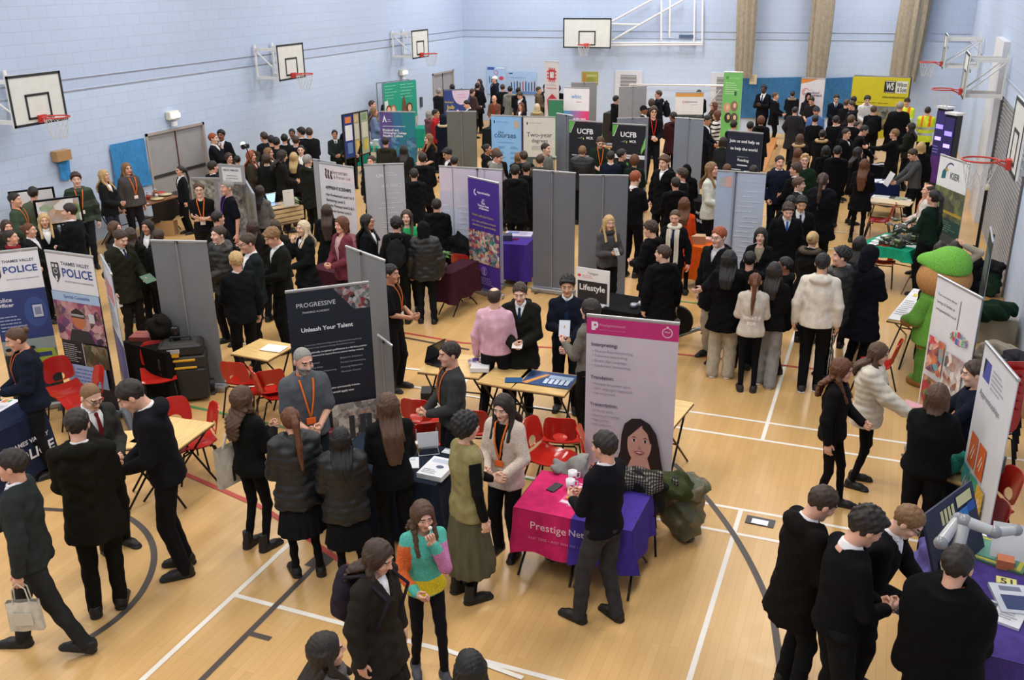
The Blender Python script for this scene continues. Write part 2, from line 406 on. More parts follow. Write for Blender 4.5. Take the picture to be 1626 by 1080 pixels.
# ------------------------------------------------------------------ hair
_HR = {}
def hair_geo(style, lod):
 k = (style, lod)
 if k in _HR: return _HR[k]
 lo = (-.16, -.17, -.2); hi = (.16, .27, .2)
 if style in ('long', 'xlong', 'wavy', 'hijab'): lo = (-.2, -.2, -.56)
 if style == 'pony': lo = (-.16, -.17, -.48)
 def fn(X, Y, Z):
  e = dict(short=.012, buzz=.004, mop=.021, curly=.027, long=.013, xlong=.013, wavy=.018, pony=.009, bun=.009, bob=.017, balding=.006, hijab=.016, beanie=.016, cap=.013, hoodup=.03, quiff=.013)[style]
  if style in ('short', 'quiff', 'mop'): e = e * (.3 + .7 * np.clip((Z + .02) / .07, 0, 1)) + .001
  d = ell(X, Y, Z, (0, .016, .028), (.077 + .012, .097 + .012, .095 + .012)) + .012 - e if style not in ('buzz', 'balding') else ell(X, Y, Z, (0, .016, .028), (.077 + e, .097 + e, .095 + e))
  clump = .0022 * (np.sin(83 * X + 61 * Y + 37 * Z) * np.sin(71 * Y - 47 * X + 53 * Z) + np.sin(97 * Z + 67 * X - 41 * Y + 1) * np.sin(59 * X + 89 * Y + 2))
  if style in ('short', 'mop', 'curly', 'quiff'):
   a = {'short': 1.3, 'mop': 2.4, 'curly': 0, 'quiff': 1.6}[style]
   d = d + clump * a
   if style == 'curly': d = d + clump * 1.8 + .002 * np.sin(150 * X + 60 * Z) * np.sin(140 * Y + 70 * X)
   if style == 'quiff': d = smin(d, cap(X, Y, Z, (-.035, -.06, .115), (.04, -.065, .12), .024), .02)
   if style == 'mop': d = smin(d, cap(X, Y, Z, (-.045, -.07, .088), (.05, -.072, .08), .024), .02)
   back = -.078 if style == 'short' or style == 'quiff' else -.088
   side = -.015 if style != 'curly' else -.03
   cut = np.where(Y > .0, np.clip(side + (back - side) * (Y / .06), back, 9) - Z, side - (Y * 1.2) - Z)
   d = np.maximum(d, cut)
  if style == 'buzz' or style == 'balding':
   d = np.maximum(d, np.where(Y > 0, np.clip(-.01 - Y * 1.1, -.07, 9) - Z, .0 - Y * 1.5 - Z))
   if style == 'balding': d = smax(d, -ell(X, Y, Z, (0, -.03, .13), (.066, .115, .055)), .01)
  if style in ('long', 'xlong', 'wavy', 'bob'):
   L = dict(long=-.34, xlong=-.50, wavy=-.36, bob=-.13)[style]
   lw_ = np.clip((.03 - Z) / .1, .12, 1); st = lw_ * (.0022 * np.sin(170 * X + 5 * np.sin(9 * Z)) + .002 * np.sin(95 * X + 3 * np.sin(13 * Z + 2))) if style != 'wavy' else lw_ * .006 * np.sin(75 * X + 4 * np.sin(30 * Z)) * np.sin(48 * Z + 35 * X)
   q = np.clip(-Z / -L, 0, 1); t_ = np.clip((-Z - .06) / .18, 0, 1); cyy = .052 + .105 * t_ * t_ * (3 - 2 * t_) + .012 * q; rx = .088 + .022 * np.sin(q * 3.1) - .03 * q * q; ry = .048 - .016 * q
   b = (np.sqrt((X / rx) ** 2 + ((Y - cyy) / ry) ** 2) - 1) * .035
   b = np.maximum(np.maximum(b, L - Z), Z - .04)
   d = smin(d, b, .03)
   if style != 'bob' or True:
    Ls = max(L * .8, -.3)
    for sx in (-1, 1):
     s1 = cap(X, Y, Z, (sx * .078, .012, .03), (sx * .086, -.012 if style != 'bob' else .01, -.1), .021, .024)
     if style != 'bob': s1 = smin(s1, cap(X, Y, Z, (sx * .086, -.012, -.1), (sx * .088, -.142 if Ls < -.2 else -.09, Ls), .028, .02), .02)
     d = smin(d, s1, .02)
   d = d + st + .005 * np.exp(-(X / .007) ** 2) * (Z > .07) + (Z > -.02) * (.0013 * np.sin(190 * Y + 4 * np.sin(35 * Z + 20 * X)) + .001 * np.sin(105 * Y + 50 * Z))
  if style == 'pony':
   d = np.maximum(d + clump * .5, np.where(Y > 0, -.07 - Z, -.0 - Y * 1.2 - Z))
   d = smin(d, cap(X, Y, Z, (0, .115, .045), (0, .145, .0), .028, .032), .015)
   d = smin(d, cap(X, Y, Z, (0, .145, .0), (.01, .175, -.2), .034, .03), .02); d = smin(d, cap(X, Y, Z, (.01, .175, -.2), (.015, .178, -.42), .03, .012), .02)
   d = d + .003 * np.sin(130 * X + 20 * Z)
  if style == 'bun':
   d = np.maximum(d + clump * .5, np.where(Y > 0, -.07 - Z, -.0 - Y * 1.2 - Z)); d = smin(d, ell(X, Y, Z, (0, .125, .05), (.04, .034, .038)) + clump, .01)
  if style == 'hijab':
   d = smin(d, cap(X, Y, Z, (0, .03, -.06), (0, .05, -.2), .085, .13), .05); d = np.maximum(d, -.34 - Z) + .004 * np.sin(30 * Z + 20 * X)
  if style in ('beanie', 'cap'):
   d = np.maximum(d, .015 - Y * .25 - Z)
   if style == 'cap': d = np.minimum(d, np.maximum(np.abs(Z - .045 - (Y + .1) * .15) - .005, np.sqrt((X / .8) ** 2 + (Y + .1) ** 2) - .085))
   else: d = np.minimum(d, np.maximum(ell(X, Y, Z, (0, .016, .028), (.098, .118, .118)), np.abs(Z - .03 + Y * .25) - .018))
  if style == 'hoodup':
   d = smin(d, cap(X, Y, Z, (0, .06, -.08), (0, .06, -.14), .10), .05); d = d + wr(X, Y, Z, 1, 30, .004)
  if style not in ('beanie', 'cap', 'balding'):
   r = (.070, .090, .098) if style not in ('mop', 'bob') else (.067, .088, .082)
   if style == 'hijab' or style == 'hoodup': r = (.06, .09, .085)
   cz = -.012 if style != 'mop' else -.02
   jag = (.0045 if style in ('short', 'mop', 'curly', 'quiff') else .0) * np.sin(130 * X + 1) * (Z > .02)
   d = smax(d, -ell(X, Y, Z, (0, -.115, cz), r) + jag, .005)
   if style in ('long', 'xlong', 'wavy', 'hijab', 'hoodup', 'bob'): d = smax(d, -cap(X, Y, Z, (0, -.1, -.03), (0, -.13, -.5), .058, .075), .01)
  return d
 _HR[k] = surf(fn, lo, hi, (.0062, .0095, .0145)[lod])
 V, F = _HR[k]; me = np_mesh('hair', V, F, [mat('201812', 'hair')]); _HR[k] = me
 return me
def shoe_mesh(kind):
 k = ('shoe', kind)
 if k not in _HR:
  def fn(X, Y, Z):
   d = smin(cap(X, Y, Z, (0, .02, .045), (0, -.10, .032), .045, .04), cap(X, Y, Z, (0, -.1, .03), (.004, -.165, .024), .04, .033), .03)
   top = cap(X, Y, Z, (0, .015, .05), (0, .01, .2 if kind == 'boot' else .1), .042)
   d = smin(d, top, .03); d = np.maximum(d, Z - (.19 if kind == 'boot' else .1)); d = np.minimum(d, np.maximum(np.maximum(cap(X, Y, Z, (0, .025, .01), (0, -.165, .01), .049, .045), Z - .024), -Z))
   return np.maximum(d, -Z)
  V, F = surf(fn, (-.08, -.24, -.02), (.08, .1, .22), .009); z = V[F].mean(1)[:, 2]
  me = np_mesh('shoe', V, F, [mat('101010', 'leather'), mat('101010', 'plain')], (z < .022).astype(int)); _HR[k] = me
 return _HR[k]
_collar = None
def collar_mesh():
 global _collar
 if _collar is None:
  def fn(X, Y, Z):
   t = np.arctan2(X, -Y); zz = Z - .012 * np.cos(t) * -1
   r = np.sqrt(X ** 2 + (Y * .95) ** 2); d = np.maximum(np.abs(r - (.062 - .25 * zz)) - .008, np.abs(zz) - .026)
   d = np.minimum(d, np.maximum(np.abs(Y + .07 + .35 * Z) - .006, np.maximum(np.abs(np.abs(X) - .028 - Z * .3) - .02, np.abs(Z + .03) - .024)))
   return d
  V, F = surf(fn, (-.11, -.12, -.08), (.11, .11, .06), .006); _collar = np_mesh('shirt_collar', V, F, [mat('e8e8ea', 'cloth')])
 return _collar
SKIN = dict(p='d9a58c', l='e0b49c', m='c08a6c', b='8a5a40', d='4a2e22', a='d0a07c')
HAIR = dict(k='0c0a09', d='1f1611', b='38271b', m='4e3624', l='7a5a38', y='b89a68', g='8a8782', r='8c4420', w='c9b89a', o='5a3218')
ZS = [.44, .62, .80, .93, 1.06, 1.18, 1.30, 1.40, 1.455, 1.50]
RXM = [.185, .182, .172, .168, .152, .160, .174, .168, .115, .06]; RYM = [.135, .13, .122, .118, .108, .115, .122, .104, .078, .06]
RXF = [.19, .186, .176, .170, .134, .142, .154, .146, .098, .052]; RYF = [.14, .135, .125, .12, .098, .108, .126, .096, .07, .055]
ARMS = {  # right-hand wrist target (x>0 is the person's left); mirrored for the other side; (pose, hand)
 'down': ((.25, -.02, .86), 'relax'), 'pocket': ((.20, -.10, .94), 'grip'), 'front': ((.055, -.27, 1.06), 'grip'), 'phone': ((.05, -.28, 1.19), 'grip'),
 'low': ((.03, -.19, .90), 'grip'), 'reach': ((.12, -.44, 1.02), 'relax'), 'behind': ((.05, .17, .96), 'grip'), 'hip': ((.21, -.05, 1.02), 'grip'),
 'side': ((.14, -.27, 1.04), 'grip'), 'face': ((.05, -.2, 1.5), 'grip'), 'chin': ((.06, -.19, 1.42), 'grip'), 'head': ((.12, .02, 1.70), 'relax'), 'point': ((.2, -.5, 1.28), 'flat'), 'cross': ((-.05, -.215, 1.19), 'relax'), 'knee': ((.14, -.34, .62), 'relax')}
TOPS = {  # off, hem, sleeve, opening, hood
 'tee': (.010, .90, 's', 'n', 0), 'polo': (.012, .90, 's', 'n', 0), 'shirt': (.012, .93, 'l', 'n', 0), 'jumper': (.016, .89, 'l', 'n', 0), 'vjumper': (.016, .89, 'l', 'v', 0),
 'blazer': (.022, .82, 'l', 'v', 0), 'hoodie': (.024, .86, 'l', 'n', 1), 'jacket': (.030, .84, 'l', 'v', 0), 'coat': (.034, .70, 'l', 'v', 1), 'puffer': (.048, .80, 'l', 'n', 1),
 'longcoat': (.036, .50, 'l', 'v', 0), 'cardigan': (.02, .80, 'l', 'v', 0), 'vest': (.018, .82, 'n', 'n', 0), 'dress': (.012, .46, 's', 'n', 0), 'hiviz': (.04, .78, 'l', 'n', 0), 'furcoat': (.04, .72, 'l', 'v', 1)}
PEOPLE = []
LOW = False
def build_person(hx, hy, fd, hair, top, legs, pose, label, fy=None, h=None, skin='p', turn=0, nod=0, lean=0, extra='', group=None, fem=None, shoe='shoe:101010', stance='stand', inner='e8e8ea', z0=0.0, lr=None, fat=0.0):
 """hx,hy: top of the head in the photo; fy: sole line; fd: facing; pose 'left,right' arm poses"""
 hs, hc = hair.split(':'); tk, tc = top.split(':'); lk, lc = legs.split(':')
 if fem is None: fem = hs in ('long', 'xlong', 'wavy', 'pony', 'bun', 'bob', 'hijab')
 sd = (hx * 7.3 + hy * 3.1) % 6.28; rnd = random.Random(int(hx * 97 + hy * 13))
 sit = stance == 'sit'; drop = .46 if sit else 0.0
 lean_r = math.radians(lean); piv = Vector((0, 0, .95 - drop)); RL = Matrix.Rotation(lean_r, 3, 'X')   # +lean bends towards -Y
 def up(p): p = Vector(p); p.z -= drop; return RL @ (p - piv) + piv
 neckp = up((0, .012, 1.47))
 RH = Matrix.Rotation(math.radians(turn), 3, 'Z') @ Matrix.Rotation(lean_r * .6 + math.radians(nod), 3, 'X')
 hc_loc = neckp + RH @ Vector((0, -.012, .16)); htop = hc_loc + RH @ Vector((0, .0, .12))
 topz = htop.z
 def place(s):
  P = at(hx, hy, z0 + topz * s); rz = face_rz(P, fd); off = Matrix.Rotation(rz, 3, 'Z') @ Vector((htop.x, htop.y, 0)) * s
  return Vector((P.x - off.x, P.y - off.y, z0)), rz
 if fy is not None:
  a_, b_ = .84, 1.13
  for _ in range(18):
   s = (a_ + b_) / 2; P, rz = place(s)
   if proj(P)[1] < fy: a_ = s
   else: b_ = s
  s = (a_ + b_) / 2
  if False: print(label, round(s * 1.75, 2))
 else:
  s = (h or ((1.66 if fem else 1.75) + rnd.uniform(-.05, .05))) / 1.75
 P, rz = place(s)
 dist = (P - CAM).length; lod = 0 if dist < 13.5 else (1 if dist < 21 else 2); v = (.0125, .0165, .0225)[lod] / s
 off, hem, slv, opn, hood = TOPS[tk]; hood = hood and (hs not in ('long', 'xlong', 'wavy', 'pony') or 'fur' in extra); off = off + fat * .6
 sw = .140 if fem else .160
 # joints
 pl, pr = (pose.split(',') * 2)[:2]
 J = {}
 for sx, ps in ((1, pl), (-1, pr)):
  S = up((sx * sw, .0, 1.405)); tgt, hk = ARMS[ps]; tgt = Vector(tgt); tgt.x += rnd.uniform(-.012, .012); tgt.z += rnd.uniform(-.02, .02)
  W = up((sx * tgt.x, tgt.y, tgt.z)); a, b = .285, .25; D = W - S; L = D.length
  if L > (a + b) * .985: W = S + D * ((a + b) * .985 / L); D = W - S; L = D.length
  pole = Vector((sx * .55, .45, -.7)) if ps not in ('head',) else Vector((sx, -.2, .2))
  if ps in ('face', 'chin'): pole = Vector((sx * .35, -.1, -1))
  n = D.normalized(); pole = (pole - n * pole.dot(n)).normalized(); x = (a * a - b * b + L * L) / (2 * L); E = S + n * x + pole * math.sqrt(max(0, a * a - x * x))
  J[sx] = (S, E, W, hk, ps)
 LG = {}
 for sx in (1, -1):
  hip = Vector((sx * .09, .0, .91 - drop))
  dx, dy, lift = rnd.uniform(-.01, .04), rnd.uniform(-.06, .06), 0
  if stance == 'walk': dy = -.26 * sx if lr is None else -.26 * sx * lr; lift = .03 if dy > 0 else 0
  if stance == 'wide': dx = .08
  if stance == 'step': dy = -.16 if sx * (lr or 1) > 0 else .05
  if sit: kn = Vector((sx * .12, -.42, .47)); an = Vector((sx * .11, -.40 + dy, .08))
  else:
   an = Vector((sx * (.085 + dx), .02 + dy, .085 + lift)); D = an - hip; L = D.length; a, b = .43, .41
   n = D.normalized(); pole = Vector((0, -1, 0)); pole = (pole - n * pole.dot(n)).normalized()
   if L > (a + b) * .995: L = (a + b) * .995
   x = (a * a - b * b + L * L) / (2 * L); kn = hip + n * x + pole * math.sqrt(max(0, a * a - x * x))
  LG[sx] = (hip, kn, an)
 RLi = np.array(RL.inverted()); pv = np.array(piv)
 def inv(X, Y, Z):
  A = [X, Y - pv[1], Z - pv[2]]; q = [RLi[i][0] * A[0] + RLi[i][1] * A[1] + RLi[i][2] * A[2] for i in range(3)]
  return q[0], q[1] + pv[1], q[2] + pv[2] + drop
 RX = np.array(RXF if fem else RXM) + fat; RY = np.array(RYF if fem else RYM) + fat * 1.2
 def tors(X, Y, Z, o, hm, tp=1.5, fl=0.0):
  x, y, z = inv(X, Y, Z); rx = np.interp(z, ZS, RX).astype(np.float32) + o + fl * np.clip(.95 - z, 0, 1); ry = np.interp(z, ZS, RY).astype(np.float32) + o + fl * np.clip(.95 - z, 0, 1)
  d = (np.sqrt((x / rx) ** 2 + (y / ry) ** 2) - 1) * ry
  return np.maximum(d, np.maximum(hm - z, z - tp)), x, y, z
 allp = [q for sx in J for q in J[sx][:3]]
 def bounds(pts, pad, zlo, zhi):
  A = np.array([tuple(p) for p in pts] + [(-.2, -.15, zlo), (.2, .17, zhi)]); l = A.min(0) - pad; h_ = A.max(0) + pad; l[2] = max(l[2], zlo - .03); return l, h_
 # ---- body (one skin mesh: head, neck, trunk, arms, hands, legs)
 def bfn(X, Y, Z):
  d = tors(X, Y, Z, -.03, .97, 1.47)[0]
  for sx in (1, -1):
   S, E, W = J[sx][:3]; hip, kn, an = LG[sx]
   d = smin(d, cap(X, Y, Z, S, E, .038, .035), .03); d = smin(d, cap(X, Y, Z, E, W, .038, .027), .015)
   d = smin(d, cap(X, Y, Z, hip, kn, .05, .034), .03); d = smin(d, cap(X, Y, Z, kn, an, .032, .022), .015)
  return smin(d, cap(X, Y, Z, up((0, .01, 1.4)), neckp + Vector((0, 0, .03)), .05, .046), .03)
 lpts = [q for sx in LG for q in LG[sx]]
 l, h_ = bounds(allp + lpts + [neckp], .06, .03, 1.0)
 V, F = surf(bfn, l, h_, max(v, .017) * (1.15 if slv != 's' else 1.0))
 Vs = [V]; Fs = [F]; Ms = [np.zeros(len(F), int)]; k = len(V)
 hV, hF, hM = head_geo(fem, lod)
 Vs.append(hV @ np.array(RH).T + np.array(hc_loc)); Fs.append(hF + k); Ms.append(hM); k += len(hV)
 hands = {}
 for sx in (1, -1):
  S, E, W, hk, ps = J[sx]; z = (W - E).normalized()
  if ps in ('phone', 'front', 'side', 'reach'): z = (z + Vector((-sx * .3, -.5, .25))).normalized()
  if ps == 'cross': z = (z + Vector((-sx * .3, .25, .2))).normalized()
  t = Vector((0, -1, .6)) if ps not in ('head', 'face', 'chin') else Vector((-sx * .8, 0, .7))
  t = (t - z * t.dot(z)).normalized(); y = z.cross(t); R = np.array(Matrix((t, y, z)).transposed())
  gV, gF = hand_geo(hk, lod); gV = gV.copy(); gF = gF.copy()
  # z x t gives the palm for one side; mirror for the other so that palms face the body
  if (Vector(R[:, 1]).x * -sx) < 0 and abs(Vector(R[:, 1]).x) > .2: gV[:, 1] *= -1; gF = gF[:, ::-1]
  Vs.append(gV @ R.T + np.array(W)); Fs.append(gF + k); Ms.append(np.zeros(len(gF), int)); k += len(gV)
  hands[sx] = (W + z * .09, z)
 sk = mat(SKIN[skin], 'skin'); lipc = {'p': 'b06a5c', 'l': 'b8685c', 'm': '96584a', 'b': '6a3a30', 'd': '3c2420', 'a': 'ac6e5c'}[skin]
 me = np_mesh('person', np.concatenate(Vs), np.concatenate(Fs), [sk, mat(lipc, 'skin'), mat('c9c4bc', 'plain'), mat('1a1210', 'plain')], np.concatenate(Ms))
 root = link_mesh('person', me); root.location = P; root.rotation_euler = (0, 0, rz); root.scale = (s, s, s)
 tag(root, label, 'person', group)
 # ---- hair / headwear
 if hs != 'bald':
  nm = {'hijab': 'headscarf', 'beanie': 'beanie', 'cap': 'cap', 'hoodup': 'hood'}.get(hs, 'hair')
  hm = mat(HAIR.get(hc, hc), 'hair' if nm == 'hair' else 'cloth')
  o = link_mesh(nm, hair_geo(hs, lod), root, [hm]); o.matrix_local = Matrix.Translation(hc_loc) @ RH.to_4x4()
  if hs in ('beanie', 'cap'):
   o = link_mesh('hair', hair_geo('buzz', lod), root, [mat(HAIR['b'], 'hair')]); o.matrix_local = Matrix.Translation(hc_loc) @ RH.to_4x4()
 # ---- upper garment
 am = {1: .006, 0: .005, 2: .0}[lod]
 if tk in ('puffer', 'coat', 'furcoat'): am *= 1.3
 if tk in ('tee', 'polo', 'vjumper', 'hoodie'): am *= .65
 if int(tc[:2], 16) > 150: am *= .55
 flare = .12 if tk in ('coat', 'longcoat', 'dress', 'furcoat') else 0
 def tfn(X, Y, Z):
  d, x, y, z = tors(X, Y, Z, off, hem, 1.5, flare)
  for sx in (1, -1):
   S, E, W = J[sx][:3]
   d = smin(d, cap(X, Y, Z, up((0, .005, 1.45)), S, .05 + off * .7, .044 + off), .03)
   if slv == 'n': continue
   if slv == 's': d = smin(d, cap(X, Y, Z, S, S.lerp(E, .8), .05 + off, .055 + off), .018); continue
   d = smin(d, cap(X, Y, Z, S, E, .044 + off, .041 + off), .018)
   d = smin(d, cap(X, Y, Z, E, E.lerp(W, .97), .043 + off, .030 + off * .8), .014)
  if hood: d = smin(d, ell(x, y, z, (0, .105, 1.465), (.125, .062, .065)), .03)
  if tk == 'puffer': d = d - .008 * np.abs(np.sin(z * 42))
  if am: d = d + wr(X, Y, Z, sd, 24 if tk not in ('jumper', 'vjumper', 'shirt', 'tee') else 19, am)
  nk = .062 if opn == 'n' else .066
  d = smax(d, -cap(x, y, z, (0, -.01, 1.455), (0, -.04, 1.7), nk, nk + .03), .01)
  if opn == 'v':
   dep = {'vjumper': 1.33, 'blazer': 1.22, 'jacket': 1.26, 'coat': 1.30, 'longcoat': 1.2, 'cardigan': 1.02, 'furcoat': 1.3}[tk]
   wdt = {'cardigan': .16}.get(tk, .34)
   wv = np.maximum(np.abs(x) - np.clip((z - dep) * wdt, -.01, .085), y + .02)
   d = smax(d, -wv, .008)
  return d
 l, h_ = bounds(allp, .085 + off, hem - .05 - drop if not sit else .40, 1.53)
 if lean > 5: l[1] -= .25 * math.sin(lean_r) * 2; l[2] = min(l[2], hem - .1)
 if lean > 5 or lean < -3: l[1] -= .3 * abs(math.sin(lean_r)); h_[1] += .15
 V, F = surf(tfn, l, h_, v)
 gm = mat(tc, 'knit' if tk in ('jumper', 'vjumper', 'cardigan') else ('leather' if tk == 'puffer' else 'cloth'))
 nmap = dict(tee='tshirt', polo='polo_shirt', vjumper='jumper', furcoat='coat', longcoat='coat', puffer='puffer_jacket', hiviz='high_visibility_jacket')
 fm = None; gms = [gm]
 c = V[F].mean(1)
 if tk == 'hiviz':
  zz = c[:, 2]; fm = ((np.abs(zz - 1.0) < .03) | (np.abs(zz - 1.17) < .03)).astype(int); fm[(np.abs(np.abs(c[:, 0]) - .1) < .03) & (zz > 1.22)] = 2
  gms = [gm, mat('c8ccd0', 'metal'), mat('f06a28', 'cloth')]
 if 'stripe' in extra:
  nst = {'stripeW': ('16161c', 60.), 'stripeG': ('3f4b42', 22.)}[[q for q in extra.split() if q.startswith('stripe')][0]]
  fm = (np.sin(c[:, 2] * nst[1]) > .35).astype(int); gms = [gm, mat(nst[0], 'knit')]
 if 'colour' in extra:
  x_, y_, z_ = c.T; fm = np.zeros(len(c), int); fm[(z_ < 1.05) & (z_ > .9)] = 3
  for sx, mi_ in ((1, 1), (-1, 2)):
   S, E, W = J[sx][:3]; fm[(cap(x_, y_, z_, S, E, .078) < 0) | (cap(x_, y_, z_, E, W, .075) < 0)] = mi_
   fm[cap(x_, y_, z_, W, W, .085) < 0] = 0
  fm[(z_ > 1.38)] = 0; gms = [gm, mat('c47aa8', 'fur'), mat('d8652c', 'fur'), mat('d8c020', 'fur')]
 o = link_mesh(nmap.get(tk, tk), np_mesh(tk, V, F, gms, fm), root)
 if tk == 'vest':
  def vf(X, Y, Z):
   d = 9.
   for sx in (1, -1):
    S, E, W = J[sx][:3]; d = np.minimum(d, smin(cap(X, Y, Z, S, E, .055, .048), cap(X, Y, Z, E, W, .048, .036), .014))
   return d + wr(X, Y, Z, sd, 22, .004)
  l, h_ = bounds(allp, .08, .8, 1.5); V, F = surf(vf, l, h_, v); link_mesh('sleeves', np_mesh('sleeves', V, F, [mat('121212', 'cloth')]), root)
 # ---- legs
 lw = dict(trousers=.012, wide=.034, leggings=-.007, tights=-.009, skirt=-.009, longskirt=-.009, jeans=.006, shorts=.02)[lk]
 tgt_ = 'tights' if lk in ('skirt', 'longskirt', 'tights') else ('leggings' if lk == 'leggings' else 'trousers')
 def lfn(X, Y, Z):
  pel = ell(X, Y, Z, (0, .008, .935 - drop), (.155 + min(max(0, lw), .01) + fat, .108 + min(max(0, lw), .01) + fat, .12)); d = pel
  for sx in (1, -1):
   hip, kn, an = LG[sx]; f_ = 1.0
   e2 = an if lk != 'shorts' else kn
   d = smin(d, cap(X, Y, Z, hip, kn, .082 + min(lw, .01) + fat * .5, .058 + lw), .03)
   d = smin(d, np.maximum(cap(X, Y, Z, kn, an - Vector((0, 0, .03)), .056 + lw, max(.036, .040 + lw * 1.25)), (an.z - .06) - Z), .012)
  return d + (wr(X, Y, Z, sd + 1, 22, am * .8) if lw > -.01 and am else 0)
 l, h_ = bounds(lpts, .10 + max(0, lw), .03, 1.05 - drop)
 V, F = surf(lfn, l, h_, v)
 fm = None; lms = [mat(lc if tgt_ != 'tights' else '121214', 'cloth')]
 if 'strip3' in extra:
  c = V[F].mean(1); fm = (((c[:, 0] > .0) & (np.abs(c[:, 1] - .0) < .035) & (c[:, 0] > .12) & (np.sin(c[:, 1] * 260) > 0))).astype(int); lms.append(mat('c8c4b4', 'cloth'))
 link_mesh(tgt_, np_mesh(tgt_, V, F, lms, fm), root)
 if lk in ('skirt', 'longskirt'):
  hm2 = .50 if lk == 'skirt' else .30
  def sfn(X, Y, Z):
   t = np.arctan2(X, Y); q = np.clip((.98 - Z) / .5, 0, 1.2); r = 1 + .035 * q * np.sin(t * 16 + sd)
   rx = (.15 + .085 * q) * r; ry = (.115 + .085 * q) * r; d = (np.sqrt((X / rx) ** 2 + (Y / ry) ** 2) - 1) * ry
   return np.maximum(d, np.maximum(hm2 - Z, Z - 1.0))
  V, F = surf(sfn, (-.28, -.25, hm2 - .03), (.28, .25, 1.04), v); link_mesh('skirt', np_mesh('skirt', V, F, [mat(lc, 'cloth')]), root)
 # ---- shoes
 sk_, scol = shoe.split(':')
 for sx in (1, -1):
  an = LG[sx][2]; o = link_mesh('boot' if sk_ == 'boot' else ('trainer' if sk_ == 'trainer' else 'shoe'), shoe_mesh('boot' if sk_ == 'boot' else 'shoe'), root, [mat(scol, 'leather'), mat('d8d6d0' if sk_ == 'trainer' else '0c0c0c', 'plain')])
  o.location = (an.x, an.y, an.z - .085); o.rotation_euler = (math.radians(-18) if an.z > .1 else 0, 0, sx * .12)
  if sx == 1 and lk in ('tights',): pass
 U4 = Matrix.Translation(piv) @ RL.to_4x4() @ Matrix.Translation(Vector((0, 0, -drop)) - piv)
 # ---- shirt, collar, tie
 if 'collar' in extra or 'tie' in extra:
  o = link_mesh('shirt_collar', collar_mesh(), root, [mat(inner, 'cloth')]); o.matrix_local = U4 @ Matrix.Translation((0, .004, 1.485)) @ Matrix.Rotation(math.radians(8), 4, 'X')
 def chest(x, z, o_):
  rx = np.interp(z, ZS, RX) + o_; ry = np.interp(z, ZS, RY) + o_; return -ry * math.sqrt(max(0, 1 - (x / rx) ** 2))
 if opn == 'v' and abs(fd) < 125 or 'inner' in extra:
  b = MB(); b.grid(lambda a, c_: ((a - .5) * .2 * (1 - .35 * c_), chest((a - .5) * .2 * (1 - .35 * c_), 1.0 + .46 * c_, .002) + (.008 if c_ > .9 else 0), 1.0 + .46 * c_), 6, 10, mat(inner, 'cloth'))
  o = b.build('shirt', root); o.matrix_local = U4
 if 'tie' in extra:
  tcx = {'tie': '1c2b4a', 'tieR': '6a1c20', 'tieB': '2c5aa0'}[[q for q in extra.split() if q.startswith('tie')][0]]
  b = MB(); tm = mat(tcx, 'cloth')
  b.grid(lambda a, c_: ((a - .5) * (.028 + .035 * (1 - c_)), chest(0, 1.12 + .33 * c_, .014) , 1.12 + .33 * c_), 2, 8, tm); b.box((0, chest(0, 1.45, .016), 1.445), (.034, .026, .036), tm, bev=.008)
  o = b.build('tie', root); o.matrix_local = U4
 if 'lany' in extra:
  lcol = 'e0702a' if 'lanyP' not in extra else '6a3aa0'
  if 'lanyR' in extra: lcol = 'd03028'
  b = MB(); lm = mat(lcol, 'cloth'); o_ = off + .007
  for sx in (1, -1):
   pts = [(sx * .052, .045, 1.50)] + [(sx * .062 * (1 - q) ** .8, chest(sx * .062 * (1 - q), 1.475 - .35 * q, o_) - .004, 1.475 - .35 * q) for q in [i / 7 for i in range(8)]]
   V = []
   for (x, y, z) in pts: V += [(x - .008, y, z), (x + .008, y, z)]
   V2 = [(x, y + .003, z) for x, y, z in V]; n_ = len(pts)
   b.add(V + V2, [[2 * i, 2 * i + 1, 2 * i + 3, 2 * i + 2] for i in range(n_ - 1)] + [[2 * n_ + 2 * i + 2, 2 * n_ + 2 * i + 3, 2 * n_ + 2 * i + 1, 2 * n_ + 2 * i] for i in range(n_ - 1)] + [[2 * i, 2 * i + 2, 2 * n_ + 2 * i + 2, 2 * n_ + 2 * i] for i in range(n_ - 1)] + [[2 * i + 3, 2 * i + 1, 2 * n_ + 2 * i + 1, 2 * n_ + 2 * i + 3] for i in range(n_ - 1)], lm)
  b.tube([(.05, .045, 1.50), (.0, .062, 1.505), (-.05, .045, 1.50)], .007, lm, 5)
  o = b.build('lanyard', root); o.matrix_local = U4
  b = MB(); b.box((0, chest(0, 1.09, o_) - .008, 1.085), (.085, .006, .065), mat('e8e4dc' if 'lanyO' not in extra else 'e8682a', 'plain'), bev=.002); b.build('badge', o)
 if 'glasses' in extra:
  b = MB(); g = mat('181818', 'gloss')
  for sx in (1, -1):
   b.tube([(sx * .031 + .021 * math.cos(a * .52), -.102, .012 + .016 * math.sin(a * .52)) for a in range(12)], .0022, g, 5, closed=True); b.tube([(sx * .053, -.1, .018), (sx * .08, .0, .018)], .002, g, 5)
  b.tube([(-.01, -.104, .016), (.01, -.104, .016)], .0022, g, 5); o = b.build('glasses', root); o.matrix_local = Matrix.Translation(hc_loc) @ RH.to_4x4()
